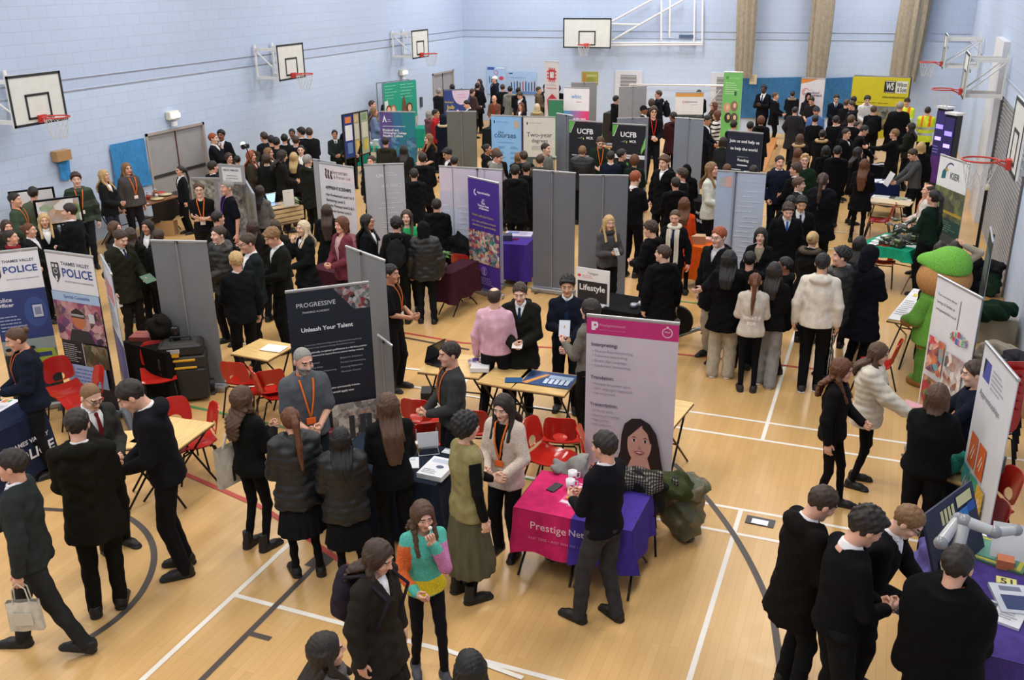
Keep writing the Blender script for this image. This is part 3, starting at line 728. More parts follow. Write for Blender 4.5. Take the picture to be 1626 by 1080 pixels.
 if 'beard' in extra:
  bk = ('beard', lod)
  if bk not in _HR:
   def fn(X, Y, Z):
    d = head_sdf(False)(X, Y, Z) - .006 + .0015 * np.sin(150 * X + 80 * Z); d = np.maximum(d, Z + .035 + Y * .15); d = np.maximum(d, -.125 - Z); d = np.maximum(d, Y + .005)
    return smax(d, -ell(X, Y, Z, (0, -.1, -.055), (.022, .03, .009)), .004)
   V, F = surf(fn, (-.1, -.14, -.15), (.1, .03, .0), HV[lod]); _HR[bk] = np_mesh('beard', V, F, [mat('8a8782', 'hair')])
  o = link_mesh('beard', _HR[bk], root, [mat(HAIR.get(hc, hc), 'hair')]); o.matrix_local = Matrix.Translation(hc_loc) @ RH.to_4x4()
 if 'scarf' in extra:
  sc_ = [q for q in extra.split() if q.startswith('scarf')][0][5:] or 'd8d0c0'
  b = MB(); smt = mat(sc_, 'knit'); n_ = 14
  b.tube([(.088 * math.sin(a * 6.283 / n_), .088 * math.cos(a * 6.283 / n_) * .9, 1.485 - .012 * math.cos(a * 6.283 / n_) * -1) for a in range(n_)], .034, smt, 8, closed=True)
  if 'scarfd8d0c0' in extra:
   for sx in (1, -1): b.grid(lambda a, c_: (sx * (.03 + .075 * a) , chest(sx * .06, max(.9, 1.45 - .55 * c_), off + .02) - .012 * math.sin(a * 9), 1.46 - .56 * c_), 6, 8, smt)
  o = b.build('scarf', root); o.matrix_local = U4
 if 'fur' in extra:
  fk = ('furtrim', lod)
  if fk not in _HR:
   def fn(X, Y, Z):
    t = np.arctan2(X, Y); r = np.sqrt((X / 1.25) ** 2 + Y ** 2); d = np.sqrt((r - .095) ** 2 + (Z - .02 + .035 * np.cos(t) * -1) ** 2) - .036
    d = np.maximum(d, -Y - .06); return d + .006 * np.sin(110 * X) * np.sin(110 * Y + 1) * np.sin(120 * Z)
   V, F = surf(fn, (-.2, -.12, -.1), (.2, .2, .12), (.008, .011, .015)[lod]); _HR[fk] = np_mesh('hood_trim', V, F, [mat('9a7c54', 'fur')])
  fc = [q for q in extra.split() if q.startswith('fur')][0][3:] or '9a7c54'
  o = link_mesh('hood_trim', _HR[fk], root, [mat(fc, 'fur')]); o.matrix_local = U4 @ Matrix.Translation((0, .055, 1.47)) @ Matrix.Rotation(math.radians(-28), 4, 'X')
 W4 = root.matrix_basis if False else Matrix.Translation(P) @ Matrix.Rotation(rz, 4, 'Z') @ Matrix.Scale(s, 4)
 info = dict(root=root, P=P, rz=rz, s=s, W4=W4, U4=U4, hands={k_: (W4 @ hands[k_][0], hands[k_][1]) for k_ in hands}, label=label, off=off, J=J, neck=W4 @ neckp, ry=float(np.interp(1.25, ZS, RY)) + off)
 PEOPLE.append(info)
 return info
# ------------------------------------------------------------------ hall shell
def wall_mat(name, c, brick=True, rough=.6):
 mt = bpy.data.materials.new(name); mt.use_nodes = True; nt = mt.node_tree; N = nt.nodes; L = nt.links; b = N['Principled BSDF']; b.inputs['Roughness'].default_value = rough
 tc = N.new('ShaderNodeTexCoord'); sp = N.new('ShaderNodeSeparateXYZ'); L.new(tc.outputs['Object'], sp.inputs[0])
 ad = N.new('ShaderNodeMath'); L.new(sp.outputs[0], ad.inputs[0]); L.new(sp.outputs[1], ad.inputs[1]); cb = N.new('ShaderNodeCombineXYZ'); L.new(ad.outputs[0], cb.inputs[0]); L.new(sp.outputs[2], cb.inputs[1])
 br = N.new('ShaderNodeTexBrick'); L.new(cb.outputs[0], br.inputs['Vector']); br.inputs['Scale'].default_value = 1; br.inputs['Brick Width'].default_value = .45; br.inputs['Row Height'].default_value = .225; br.inputs['Mortar Size'].default_value = .008; br.inputs['Mortar Smooth'].default_value = .4
 cc = srgb(c); br.inputs['Color1'].default_value = cc + [1]; br.inputs['Color2'].default_value = [x * .975 for x in cc] + [1]; br.inputs['Mortar'].default_value = [x * .88 for x in cc] + [1]
 L.new(br.outputs['Color'], b.inputs['Base Color']); bp = N.new('ShaderNodeBump'); bp.inputs['Strength'].default_value = .25; bp.inputs['Distance'].default_value = .01; bp.invert = True
 L.new(br.outputs['Fac'], bp.inputs['Height']); L.new(bp.outputs[0], b.inputs['Normal'])
 return mt
def floor_mat():
 mt = bpy.data.materials.new('maple_boards'); mt.use_nodes = True; nt = mt.node_tree; N = nt.nodes; L = nt.links; b = N['Principled BSDF']
 b.inputs['Roughness'].default_value = .33; b.inputs['Specular IOR Level'].default_value = .42
 tc = N.new('ShaderNodeTexCoord'); mp = N.new('ShaderNodeMapping'); mp.inputs['Rotation'].default_value = (0, 0, math.pi / 2); L.new(tc.outputs['Object'], mp.inputs[0])
 br = N.new('ShaderNodeTexBrick'); L.new(mp.outputs[0], br.inputs['Vector']); br.inputs['Scale'].default_value = 1; br.inputs['Brick Width'].default_value = .9; br.inputs['Row Height'].default_value = .075; br.inputs['Mortar Size'].default_value = .0015; br.offset = .37
 br.inputs['Color1'].default_value = srgb('d6ad72') + [1]; br.inputs['Color2'].default_value = srgb('cda469') + [1]; br.inputs['Mortar'].default_value = srgb('bd9458') + [1]
 nz = N.new('ShaderNodeTexNoise'); nz.inputs['Scale'].default_value = .5; nz.inputs['Detail'].default_value = 4; L.new(tc.outputs['Object'], nz.inputs['Vector'])
 rp = N.new('ShaderNodeMapRange'); rp.inputs['From Min'].default_value = .3; rp.inputs['From Max'].default_value = .7; rp.inputs['To Min'].default_value = .92; rp.inputs['To Max'].default_value = 1.06; L.new(nz.outputs['Fac'], rp.inputs['Value'])
 mx = N.new('ShaderNodeMix'); mx.data_type = 'RGBA'; mx.blend_type = 'MULTIPLY'; mx.inputs[0].default_value = 1; L.new(br.outputs['Color'], mx.inputs[6]); L.new(rp.outputs[0], mx.inputs[7]); L.new(mx.outputs[2], b.inputs['Base Color'])
 n2 = N.new('ShaderNodeTexNoise'); n2.inputs['Scale'].default_value = 6; L.new(tc.outputs['Object'], n2.inputs['Vector']); r2 = N.new('ShaderNodeMapRange'); r2.inputs['To Min'].default_value = .24; r2.inputs['To Max'].default_value = .42; L.new(n2.outputs['Fac'], r2.inputs['Value']); L.new(r2.outputs[0], b.inputs['Roughness'])
 return mt
WB = wall_mat('painted_block_wall', 'bfd1ea'); WG = wall_mat('painted_block_wall_upper', 'b4c4de')
def S_(b, name, **kw): return b.build(name, kind='structure', **kw)
b = MB(); b.box(((XL + XR) / 2, (YB + YF) / 2, -.05), (XR - XL, YB - YF, .1), floor_mat()); FLOOR = S_(b, 'floor')
b = MB(); b.box(((XL + XR) / 2, (YB + YF) / 2, ZC + .05), (XR - XL + .6, YB - YF + .6, .1), mat('c8ccd2')); S_(b, 'ceiling')
ZL = 3.12
def wall(name, axis, v, a0, a1, holes=()):
 b = MB(); t = .3
 segs = sorted(holes); cur = a0
 def bx(p0, p1, z0, z1, m_):
  if p1 - p0 < .01 or z1 - z0 < .01: return
  if axis == 'x': b.box((v + (t / 2 if v > 0 else -t / 2), (p0 + p1) / 2, (z0 + z1) / 2), (t, p1 - p0, z1 - z0), m_)
  else: b.box(((p0 + p1) / 2, v + (t / 2 if v > 10 else -t / 2), (z0 + z1) / 2), (p1 - p0, t, z1 - z0), m_)
 for h0, h1, hz in segs:
  bx(cur, h0, 0, ZL, WB); bx(h0, h1, hz, ZL, WB); cur = h1
 bx(cur, a1, 0, ZL, WB); bx(a0, a1, ZL, ZC, WG)
 return S_(b, name)
D1 = (16.75, 18.75, 1.98); D2 = (31.4, 33.2, 1.98)
wall('wall_left', 'x', XL, YF, YB, [D1, D2]); SH = (17.0, 22.2, 2.75)
wall('wall_right', 'x', XR, YF, YB, [SH]); wall('wall_back', 'y', YB, XL, XR); wall('wall_front', 'y', YF, XL, XR)
# thin ledges between the two paint bands
tm = mat('b4bccb')
for nm, c, d in (('trim_1', (XL + .012, (YB + YF) / 2, ZL), (.024, YB - YF, .022)), ('trim_2', (XL + .012, (YB + YF) / 2, ZL + .23), (.024, YB - YF, .016)), ('trim_3', ((XL + XR) / 2, YB - .012, ZL), (XR - XL - .06, .024, .022)), ('trim_4', (XR - .012, (YB + YF) / 2, ZL), (.024, YB - YF, .022)), ('trim_5', ((XL + XR) / 2, YB - .01, ZL + .23), (XR - XL - .06, .02, .014))):
 b = MB(); b.box(c, d, tm); S_(b, nm)
# double doors on the left wall, set in frames, with kick plates
for i, (a0, a1, hz) in enumerate((D1, D2)):
 b = MB(); fr = mat('a99f98'); lf = mat('9c9c9e'); X = XL - .02
 for y in (a0 + .03, a1 - .03): b.box((XL - .05, y, hz / 2), (.16, .06, hz), fr)
 b.box((XL - .05, (a0 + a1) / 2, hz - .03), (.16, a1 - a0, .06), fr); dr = S_(b, 'door_%d' % (i + 1))
 mid = (a0 + a1) / 2
 for y0, y1 in ((a0 + .06, mid - .008), (mid + .008, a1 - .06)):
  q = MB(); q.box((X - .03, (y0 + y1) / 2, hz / 2), (.045, y1 - y0, hz - .08), lf); q.box((X, (y0 + y1) / 2, .98), (.02, y1 - y0 - .04, .07), mat('5e5e62', 'metal')); lv = q.build('door_leaf', dr)
  q = MB(); q.box((X, (y0 + y1) / 2, .3), (.014, y1 - y0 - .06, .5), mat('8a8a8e', 'metal')); q.build('kick_plate', lv)
 q = MB(); q.box((X, mid, hz / 2), (.02, .03, hz - .1), mat('5a3a34')); q.build('meeting_stile', dr)
# roller shutter opening on the right wall
b = MB(); sm_ = mat('8b8b8d', 'plain')
for i in range(34):
 z = .04 + i * .08; b.box((XR + .03, (SH[0] + SH[1]) / 2, z), (.035, SH[1] - SH[0], .066), sm_, bev=.012)
b.box((XR + .06, (SH[0] + SH[1]) / 2, 1.37), (.01, SH[1] - SH[0], 2.74), mat('626264'))
sh = S_(b, 'door_3')
q = MB()
for y in (SH[0], SH[1]): q.box((XR, y, 1.37), (.06, .1, 2.75), mat('6f6f73', 'metal'))
q.build('shutter_guide', sh)
# pilaster beside the shutter and a flat white post
b = MB(); b.box((XR - .06, 23.4, 1.9), (.12, 1.9, 3.8), mat('d4d6da')); S_(b, 'trim_6')
# doors on the back wall (pale, partly hidden)
for i, (x0, x1) in enumerate(((-9.15, -8.45), (-5.7, -4.9))):
 a = MB(); a.box(((x0 + x1) / 2, YB - .03, 1.0), (x1 - x0 + .3, .06, 2.0), mat('cfd3da')); d = S_(a, 'door_%d' % (i + 4))
 q = MB(); q.box(((x0 + x1) / 2, YB - .07, 1.25), (x1 - x0 - .12, .03, 1.2), mat('8f9092'));
 for k in range(9): q.box(((x0 + x1) / 2, YB - .09, .75 + k * .13), (x1 - x0 - .12, .02, .03), mat('b4b5b8'))
 q.build('louvre', d)
# ------------------------------------------------------------------ court lines painted on the floor
def fl(px, py): p = at(px, py, 0); return Vector((p.x, p.y, 0))
_lk = [0]
def line(a, b_, w_, c):
 _lk[0] += 1; z = .0015 + .0002 * _lk[0]; a = Vector(a); b_ = Vector(b_); d = (b_ - a).normalized(); n = Vector((-d.y, d.x, 0)) * w_ / 2; q = MB()
 q.add([a + n + Vector((0, 0, z)), a - n + Vector((0, 0, z)), b_ - n + Vector((0, 0, z)), b_ + n + Vector((0, 0, z))], [[0, 1, 2, 3]], mat(c)); o = q.build('court_line', FLOOR); return o
def arc(c, r, a0, a1, w_, col, n=40):
 _lk[0] += 1; z = .0015 + .0002 * _lk[0]; V = []
 for i in range(n + 1):
  a = math.radians(a0 + (a1 - a0) * i / n)
  for rr in (r + w_ / 2, r - w_ / 2): V.append((c[0] + rr * math.cos(a), c[1] + rr * math.sin(a), z))
 q = MB(); q.add(V, [[2 * i, 2 * i + 1, 2 * i + 3, 2 * i + 2] for i in range(n)], mat(col)); return q.build('court_line', FLOOR)
WH = 'ebe6dc'; BK = '4a423e'; RD = 'b8443c'; GN = '4f9058'
def lineW(px, py, x0, x1, c=WH, w_=.045):   # across the hall
 y = fl(px, py).y; line((x0, y, 0), (x1, y, 0), w_, c)
def lineD(px, py, y0, y1, c=WH, w_=.045):   # along the hall
 x = fl(px, py).x; line((x, y0, 0), (x, y1, 0), w_, c)
yA = fl(1212, 699.5).y; yB_ = fl(1217.5, 671.5).y; yC = fl(1175, 809).y; yD = fl(1165, 847).y
xc = (fl(1212, 699.5).x + fl(1175, 809).x) / 2; xl = fl(371.6, 945.2).x
line((-2.6, yA, 0), (XR, yA, 0), .045, WH); line((-2.6, yB_, 0), (XR, yB_, 0), .045, WH)
line((-2.2, yC, 0), (XR, yC, 0), .045, WH); line((-2.2, yD, 0), (XR, yD, 0), .045, WH)
line((xc, yA, 0), (xc, 20, 0), .045, WH); line((xc, yC, 0), (xc, 2, 0), .045, WH)
yT = fl(371.6, 945.2).y; line((xl, 2, 0), (xl, 12.5, 0), .05, WH); line((xl, yT, 0), (XR, fl(545.4, 998.4).y, 0), .05, WH)
xb = fl(440, 960).x; line((xb, 3, 0), (xb, 7.4, 0), .055, BK); pb = fl(392, 1005); line((xb, pb.y, 0), (xb + .22, pb.y, 0), .055, BK)
line(fl(497, 902), fl(522, 880), .2, BK)
# large black arc on the right: circle through three floor points
def circ(p, q, r):
 ax, ay, bx_, by, cx, cy = p.x, p.y, q.x, q.y, r.x, r.y; d = 2 * (ax * (by - cy) + bx_ * (cy - ay) + cx * (ay - by))
 ux = ((ax * ax + ay * ay) * (by - cy) + (bx_ * bx_ + by * by) * (cy - ay) + (cx * cx + cy * cy) * (ay - by)) / d
 uy = ((ax * ax + ay * ay) * (cx - bx_) + (bx_ * bx_ + by * by) * (ax - cx) + (cx * cx + cy * cy) * (bx_ - ax)) / d
 return ux, uy, math.hypot(ax - ux, ay - uy)
def arc3(p, q, r, c, w_=.06, ext=(0, 0)):
 p, q, r = fl(*p), fl(*q), fl(*r); ux, uy, R = circ(p, q, r); an = lambda v: math.degrees(math.atan2(v.y - uy, v.x - ux))
 a0, a1, am = an(p), an(r), an(q)
 while am - a0 > 180: am -= 360
 while am - a0 < -180: am += 360
 while a1 - am > 180: a1 -= 360
 while a1 - am < -180: a1 += 360
 arc((ux, uy), R, a0 - ext[0] * (1 if a1 > a0 else -1), a1 + ext[1] * (1 if a1 > a0 else -1), w_, c)
arc3((1070, 737), (1152, 830), (1228, 980), BK); e = fl(1239, 1058); s_ = fl(1228, 980); line(s_, e, .06, BK); line(e, fl(1229, 1110), .06, BK)
arc3((195, 818), (235, 850), (231, 930), BK, ext=(0, 0)); arc3((231, 930), (205, 965), (137, 1016), BK)
line(fl(60, 808), fl(195, 817), .055, BK)
line(fl(200, 712), fl(420, 808), .06, RD); line(fl(420, 808), fl(575, 915), .06, RD)
line(fl(620, 525), fl(735, 545), .05, RD); line(fl(1080, 563), fl(1330, 590), .05, RD); line(fl(735, 545), fl(1080, 563), .05, RD)
line(fl(205, 625), fl(345, 655), .05, GN); line(fl(345, 655), fl(500, 690), .05, GN); line(fl(800, 753), fl(880, 768), .05, GN)
line(fl(640, 440), fl(850, 458), .045, GN); line(fl(850, 458), fl(1250, 495), .045, GN); line(fl(1206, 405), fl(1240, 270), .045, GN)
line(fl(345, 600), fl(500, 640), .045, WH); line(fl(640, 585), fl(780, 600), .045, WH); line(fl(640, 612), fl(930, 660), .045, WH)
line(fl(820, 755), fl(1000, 790), .045, WH) ; line(fl(380, 545), fl(640, 585), .045, WH)
line(fl(640, 536), fl(745, 556), .045, BK)
line(fl(830, 1078), fl(700, 1030), .045, WH)
for q in ((1200, 295, 1280, 300), (1290, 365, 1370, 372), (1300, 395, 1420, 400), (1470, 290, 1500, 292), (1470, 312, 1500, 315), (580, 285, 600, 280), (575, 295, 602, 296), (620, 330, 640, 335), (1160, 340, 1290, 345)):
 line(fl(q[0], q[1]), fl(q[2], q[3]), .045, WH)
line(fl(1085, 455), fl(1010, 500), .045, WH); line(fl(950, 395), fl(1060, 300), .045, WH)
# floor socket plate
b = MB(); p = at(1207, 829, 0); b.X = Matrix.Translation(p) @ Matrix.Rotation(math.radians(-2), 4, 'Z'); b.box((0, 0, .004), (.28, .15, .008), mat('3c3c40', 'metal')); b.box((0, -.02, .010), (.16, .09, .006), mat('eaf0f4', 'plain'))
b.build('floor_socket', label='small metal floor socket plate with a white centre, set between the white lines', cat='socket')
# ------------------------------------------------------------------ basketball goals
def goal(name_label, pos, rz, bw=1.2, bh=.88, arm=0.75, trans=False, hoop=True, cat='basketball hoop', wallgap=None):
 """pos: centre of the board's lower edge; local -Y looks into the hall"""
 r = empty('basketball_hoop', pos, rz, name_label, cat)
 b = MB(); wm = mat('d8dbd6', 'plain'); bk = mat('20242a')
 b.box((0, 0, bh / 2), (bw, .03, bh), wm)
 t = .045
 for x in (-bw / 2 + t / 2, bw / 2 - t / 2): b.box((x, -.019, bh / 2), (t, .008, bh), bk)
 for z in (t / 2, bh - t / 2): b.box((0, -.019, z), (bw, .008, t), bk)
 iw, ih = (.5, .4) if bw < 1.5 else (.59, .45)
 for x in (-iw / 2, iw / 2): b.box((x, -.019, .12 + ih / 2), (.04, .008, ih), bk)
 for z in (.12, .12 + ih): b.box((0, -.019, z), (iw + .04, .008, .04), bk)
 b.build('backboard', r)
 b = MB(); rd = mat('c0382e'); b.tube([(.225 * math.cos(a * .3142), -.38 + .225 * math.sin(a * .3142), .14) for a in range(20)], .012, rd, 8, closed=True)
 b.box((0, -.05, .10), (.16, .06, .13), rd); b.tube([(-.06, -.06, .06), (-.12, -.22, .13)], .008, rd, 6); b.tube([(.06, -.06, .06), (.12, -.22, .13)], .008, rd, 6); b.tube([(0, -.06, .13), (0, -.16, .14)], .012, rd, 6)
 ri = b.build('rim', r)
 b = MB(); nm = mat('d6d6d2', 'cloth')
 for i in range(12):
  for s1 in (-1, 1):
   pts = []
   for k in range(5):
    q = k / 4; a = i * .5236 + s1 * q * 1.0; rr = .22 * (1 - q) + .12 * q; pts.append((rr * math.cos(a), -.38 + rr * math.sin(a), .14 - .38 * q))
   b.tube(pts, .0035, nm, 4)
 b.build('net', r)
 b = MB(); am = mat('dfe0dd', 'plain'); g = arm - .05
 for x in (-.38, .38):
  b.box((x, g / 2, bh - .12), (.05, g, .07), am); b.box((x, g / 2, .06), (.05, g, .07), am); b.tube([(x, .02, .1), (x, g, bh - .14)], .018, am, 6); b.box((x, g - .015, bh / 2), (.06, .03, bh), am)
 b.box((0, .05, bh / 2 + .1), (.8, .04, .05), am)
 b.build('wall_bracket', r); return r
for lab, px, py, x in (('black-framed basketball board on the left wall nearest the viewer, over the blue bib', 66, 197, XL + 1.15), ('black-framed basketball board midway along the left wall', 464, 126, XL + .85), ('smallest basketball board of the left wall, nearest the back corner', 667.5, 92, XL + .85)):
 p = atx(px, py, x); goal(lab, (p.x, p.y, p.z), math.pi / 2, arm=x - XL)
p = aty(932, 76.5, YB - .55); goal('wide basketball board hung on the back wall with long white arms', (p.x, p.y, p.z), 0, bw=1.78, bh=1.02, arm=.57)
# folding arm frame of the back board, on the wall to its right
b = MB(); am = mat('e2e3e4'); Y = YB - .25
def aw(px, py, y=None): q = aty(px, py, y or Y); return (q.x, q.y, q.z)
for a_, c_ in (((970, 68), (1116, 68)), ((970, 72), (1116, 71)), ((972, 64), (1085, 0)), ((972, 34), (1035, 0)), ((972, 38), (1015, 39)), ((1064, -6), (1063, 60)), ((1050, -6), (1050, 64)), ((1116, -8), (1115, 70)), ((1103, -4), (1102, 66))): b.tube([aw(*a_), aw(*c_)], .035, am, 6)
q = aw(1090, 58); b.box(q, (.5, .05, .12), mat('4a5e7c')); b.build('folding_hoop_arm', label='white folding steel arm frame fixed high on the back wall beside the wide board', cat='frame')
for lab, px, py, z, arm in (('far basketball board seen edge-on on the right wall, above the yellow stand', 1497, 109, 2.72, .95), ('middle basketball board of the right wall, seen edge-on', 1529, 156, 2.72, 1.0)):
 p = at(px, py, z); goal(lab, (p.x, p.y + .3, p.z), -math.pi / 2, arm=max(.3, XR - p.x))
p = at(1612, 285, 2.70); goal('near basketball board at the right edge with an orange rim and white net', (p.x, p.y + .5, p.z), -math.pi / 2, bw=1.25, bh=.9, arm=max(.3, XR - p.x))
# ------------------------------------------------------------------ curtain nets bunched along the back wall
for i, (px, wpx) in enumerate(((1177, 24), (1296, 26), (1440, 34))):
 p0 = aty(px, 115, YB - .5); wd = wpx * .0215; lab = ['olive net curtain bunch hanging beside the green banner', 'olive net curtain bunch hanging above the outreach banner', 'widest olive net curtain bunch, above the yellow stand'][i]
 b = MB(); cm = mat('9a907e', 'cloth')
 def fn(a, c, p0=p0, wd=wd, i=i):
  t = a * 6.2832; r = 1 + .12 * math.sin(t * 9 + 3 * c) + .05 * math.sin(t * 17); f = 1 + .25 * math.sin(3.1 * c) * (1 - c)
  return (p0.x + wd * .5 * r * f * math.cos(t) + (.25 if i < 2 else .35) * (.5 - c) * (i - 1) * -.6, p0.y + wd * .4 * r * f * math.sin(t), 1.9 + (ZC - 1.95) * c)
 b.grid(fn, 72, 14, cm); b.build('net_curtain', label=lab, cat='curtain', group='net curtains on the back wall')
# blue cloths hung on walls
def hung(name, pts, axis, v, c, lab, cat, amp=.03, n=14):
 P3 = [(atx if axis == 'x' else aty)(x, y, v) for x, y in pts]; b = MB(); cm = mat(c, 'cloth'); sg = 1 if axis == 'x' else -1
 def fn(a, c_):
  t = (P3[0] * (1 - a) + P3[1] * a) * (1 - c_) + (P3[3] * (1 - a) + P3[2] * a) * c_
  k = amp * (.7 * math.sin(a * 6 + 2 * c_) * math.sin(c_ * 4 + a * 3) + .7 * abs(math.sin(a * 8 - c_ * 4)) * c_) + amp
  return (t.x + (k if axis == 'x' else 0), t.y - (0 if axis == 'x' else k), t.z)
 b.grid(fn, n * 2, n, cm); return b.build(name, label=lab, cat=cat)
hung('hung_cloth', [(172, 230), (227, 219), (240, 293), (182, 303)], 'x', XL + .012, '3f86bf', 'blue cloth pinned flat on the left wall beside the double doors', 'cloth', .03)
hung('drape', [(1180, 124), (1278, 122), (1280, 187), (1176, 187)], 'y', YB - .02, '3c6f9c', 'blue drape on the back wall behind two standing boys, left of the white outreach banner', 'drape', .05, 20)
hung('drape', [(1308, 124), (1362, 122), (1362, 186), (1306, 187)], 'y', YB - .02, '3c6f9c', 'blue drape on the back wall between the outreach banner and the yellow stand', 'drape', .05)
# bib and brown box on the left wall
p = atx(98, 247, XL + .1); b = MB(); b.box((XL + .09, p.y, p.z), (.16, .36, .2), mat('b0885a')); b.build('wall_box', label='tan wooden box fixed on the left wall above the blue bib', cat='box')
hung('bib', [(89, 254), (108, 252), (112, 284), (95, 287)], 'x', XL + .015, '3f8cc8', 'small blue sports bib hanging under the tan box on the left wall', 'bib', .03, 6)
# emergency light units over the left doors
for px, py, lab in ((274, 183, 'white emergency light unit above the double doors of the left wall'), (640, 115, 'white emergency light unit above the green photo stand')):
 p = atx(px, py, XL + .08); r = empty('emergency_light', (XL + .08, p.y, p.z), 0, lab, 'light'); b = MB(); b.box((0, 0, 0), (.14, .34, .2), mat('d8d8cc'), bev=.02); b.build('housing', r)
 b = MB()
 for k in (-.08, .08): b.lathe((.08, k, 0), [(.05, -.05), (.06, 0), (.05, .05)], mat('f4f6f0', 'emit'), 10)
 b.build('lamp', r); b = MB(); b.box((.02, 0, -.19), (.06, .14, .10), mat('e8eaea')); b.build('bracket', r)
p = atx(669, 162, XL + .03); b = MB(); b.box((XL + .03, p.y, p.z), (.06, .14, .34), mat('4a4a52'), bev=.01); b.build('wall_phone', label='dark grey wall intercom beside the green photo stand', cat='intercom')
# low wooden bench
def bench(pa, pb, lab):
 A, B = at(*pa, .3), at(*pb, .3); d = (B - A); L = Vector((d.x, d.y)).length; rz = math.atan2(d.y, d.x); r = empty('gym_bench', ((A.x + B.x) / 2, (A.y + B.y) / 2, 0), rz, lab, 'bench'); wd = mat('b87c44', 'wood')
 b = MB(); b.box((0, 0, .285), (L, .24, .03), wd, bev=.006); b.build('seat', r); b = MB(); b.box((0, 0, .2), (L * .95, .03, .12), wd); b.build('rail', r)
 for x in (-.42, .42): b = MB(); b.box((x * L, 0, .135), (.05, .22, .27), wd); b.build('leg', r)
bench((1206, 275), (1229, 218), 'low orange-brown gym bench standing behind the dark blue university banner')
# ------------------------------------------------------------------ roll-up banners and panels
def banner(name, label, tl, tr, draw=None, z=2.08, body='8f9296', pole=None, mirror=False, cat='banner', foot=True, side='80838a', rail='c4c6c8', group=None, back='787a7e', bot=.1, wmin=None, polec='b4b6ba', lean=0.0):
 """tl,tr: upper corners in the photo. body: panel colour seen; pole: share of the width where the rear pole stands (we look at its back)"""
 A = at(tl[0], tl[1], z); B = at(tr[0], tr[1], z); d = Vector((B.x - A.x, B.y - A.y, 0)); w = d.length; U = d.normalized(); Nn = Vector((U.y, -U.x, 0))
 if Nn.dot(Vector((-A.x, -A.y, 0))) < 0: Nn = -Nn
 if wmin and w < wmin: w = wmin
 rz = math.atan2(U.y, U.x); O = Vector((A.x, A.y, 0)); r = empty(name, O, rz, label, cat, group)
 sg = 1 if (Matrix.Rotation(-rz, 3, 'Z') @ Nn).y > 0 else -1      # local side the viewer is on
 b = MB(); b.box((w / 2, 0, (z - .02 + bot) / 2), (w, .006, z - .02 - bot), mat(body, 'plain'))
 if draw:
  cv = Canvas(b, (0, sg * .0035, z - .02), (1, 0, 0), (0, 0, -1), (0, sg, 0), w, z - .02 - bot); draw(cv)
 b.build('banner_panel', r)
 b = MB(); b.box((w / 2, 0, z), (w + .01, .025, .03), mat(rail, 'metal'), bev=.006); b.build('top_rail', r)
 if foot:
  b = MB(); b.box((w / 2, 0, .045), (w + .03, .18, .09), mat('a2a4a8', 'metal'), bev=.02)
  for x in (.15, .85): b.box((w * x, 0, .01), (.05, .34, .02), mat('6a6c70', 'metal'))
  b.build('base', r)
 b = MB(); px_ = w * (pole if pole is not None else .5); ys = (sg if pole is not None else -sg) * .03
 b.cyl((px_, ys, .06), (px_, ys, z), .009 if pole is not None else .012, None, mat(polec, 'metal'), 8); b.box((px_, ys * .7, z - .01), (.03, .03, .035), mat('2a2a2c')); b.build('pole', r)
 return dict(r=r, w=w, O=O, U=U, N=Nn, z=z)
def dr_police(cv):
 cv.rect(0, 0, 1, .24, 'e6e8ee'); cv.t('THAMES VALLEY', .30, .045, .90, '2a3650', True); cv.t('POLICE', .30, .085, .93, '2c4a96', True); cv.t('PROTECTING OUR COMMUNITIES', .33, .165, .93, '3c4c78')
 cv.poly([(.09, .055), (.09, .14), (.17, .185), (.25, .14), (.25, .055)], '3a3c44'); cv.ring(.17, .11, .045, .012, 'd8dade'); cv.rect(.11, .065, .16, .085, 'd8dade'); cv.rect(.18, .065, .23, .085, 'd8dade'); cv.rect(.15, .14, .19, .17, 'd8dade')
def dr_police1(cv):
 cv.rect(0, 0, 1, 1, '2c3866'); dr_police(cv); cv.rect(0, .245, 1, .56, '2b3c74'); cv.ell(.75, .39, .22, .10, '36508e'); cv.rect(.68, .335, .90, .435, '2b3c74'); cv.rect(.70, .345, .88, .425, 'b8c0d0'); cv.rect(.73, .36, .85, .41, '7d88a4')
 cv.t('Police', .05, .28, .35, 'd8dcea', True); cv.t('Officer', .05, .315, .37, 'd8dcea', True); cv.lines(.05, .40, .55, 5, .022, '9aa6c8')
 cv.rect(0, .56, 1, .80, '6e7a5c'); cv.rect(0, .56, 1, .64, '8c9a9a'); cv.poly([(.5, .70), (.62, .63), (.95, .64), (1, .72), (1, .8), (.5, .8)], '9cb23a'); cv.rect(.55, .66, .9, .69, '2c3c70')
 for u in (.1, .32, .55): cv.ell(u, .635, .05, .02, 'c09478'); cv.rect(u - .09, .655, u + .09, .8, '1c2026'); cv.ell(u, .618, .055, .012, '14161a')
 cv.rect(0, .8, 1, 1, '20262e')
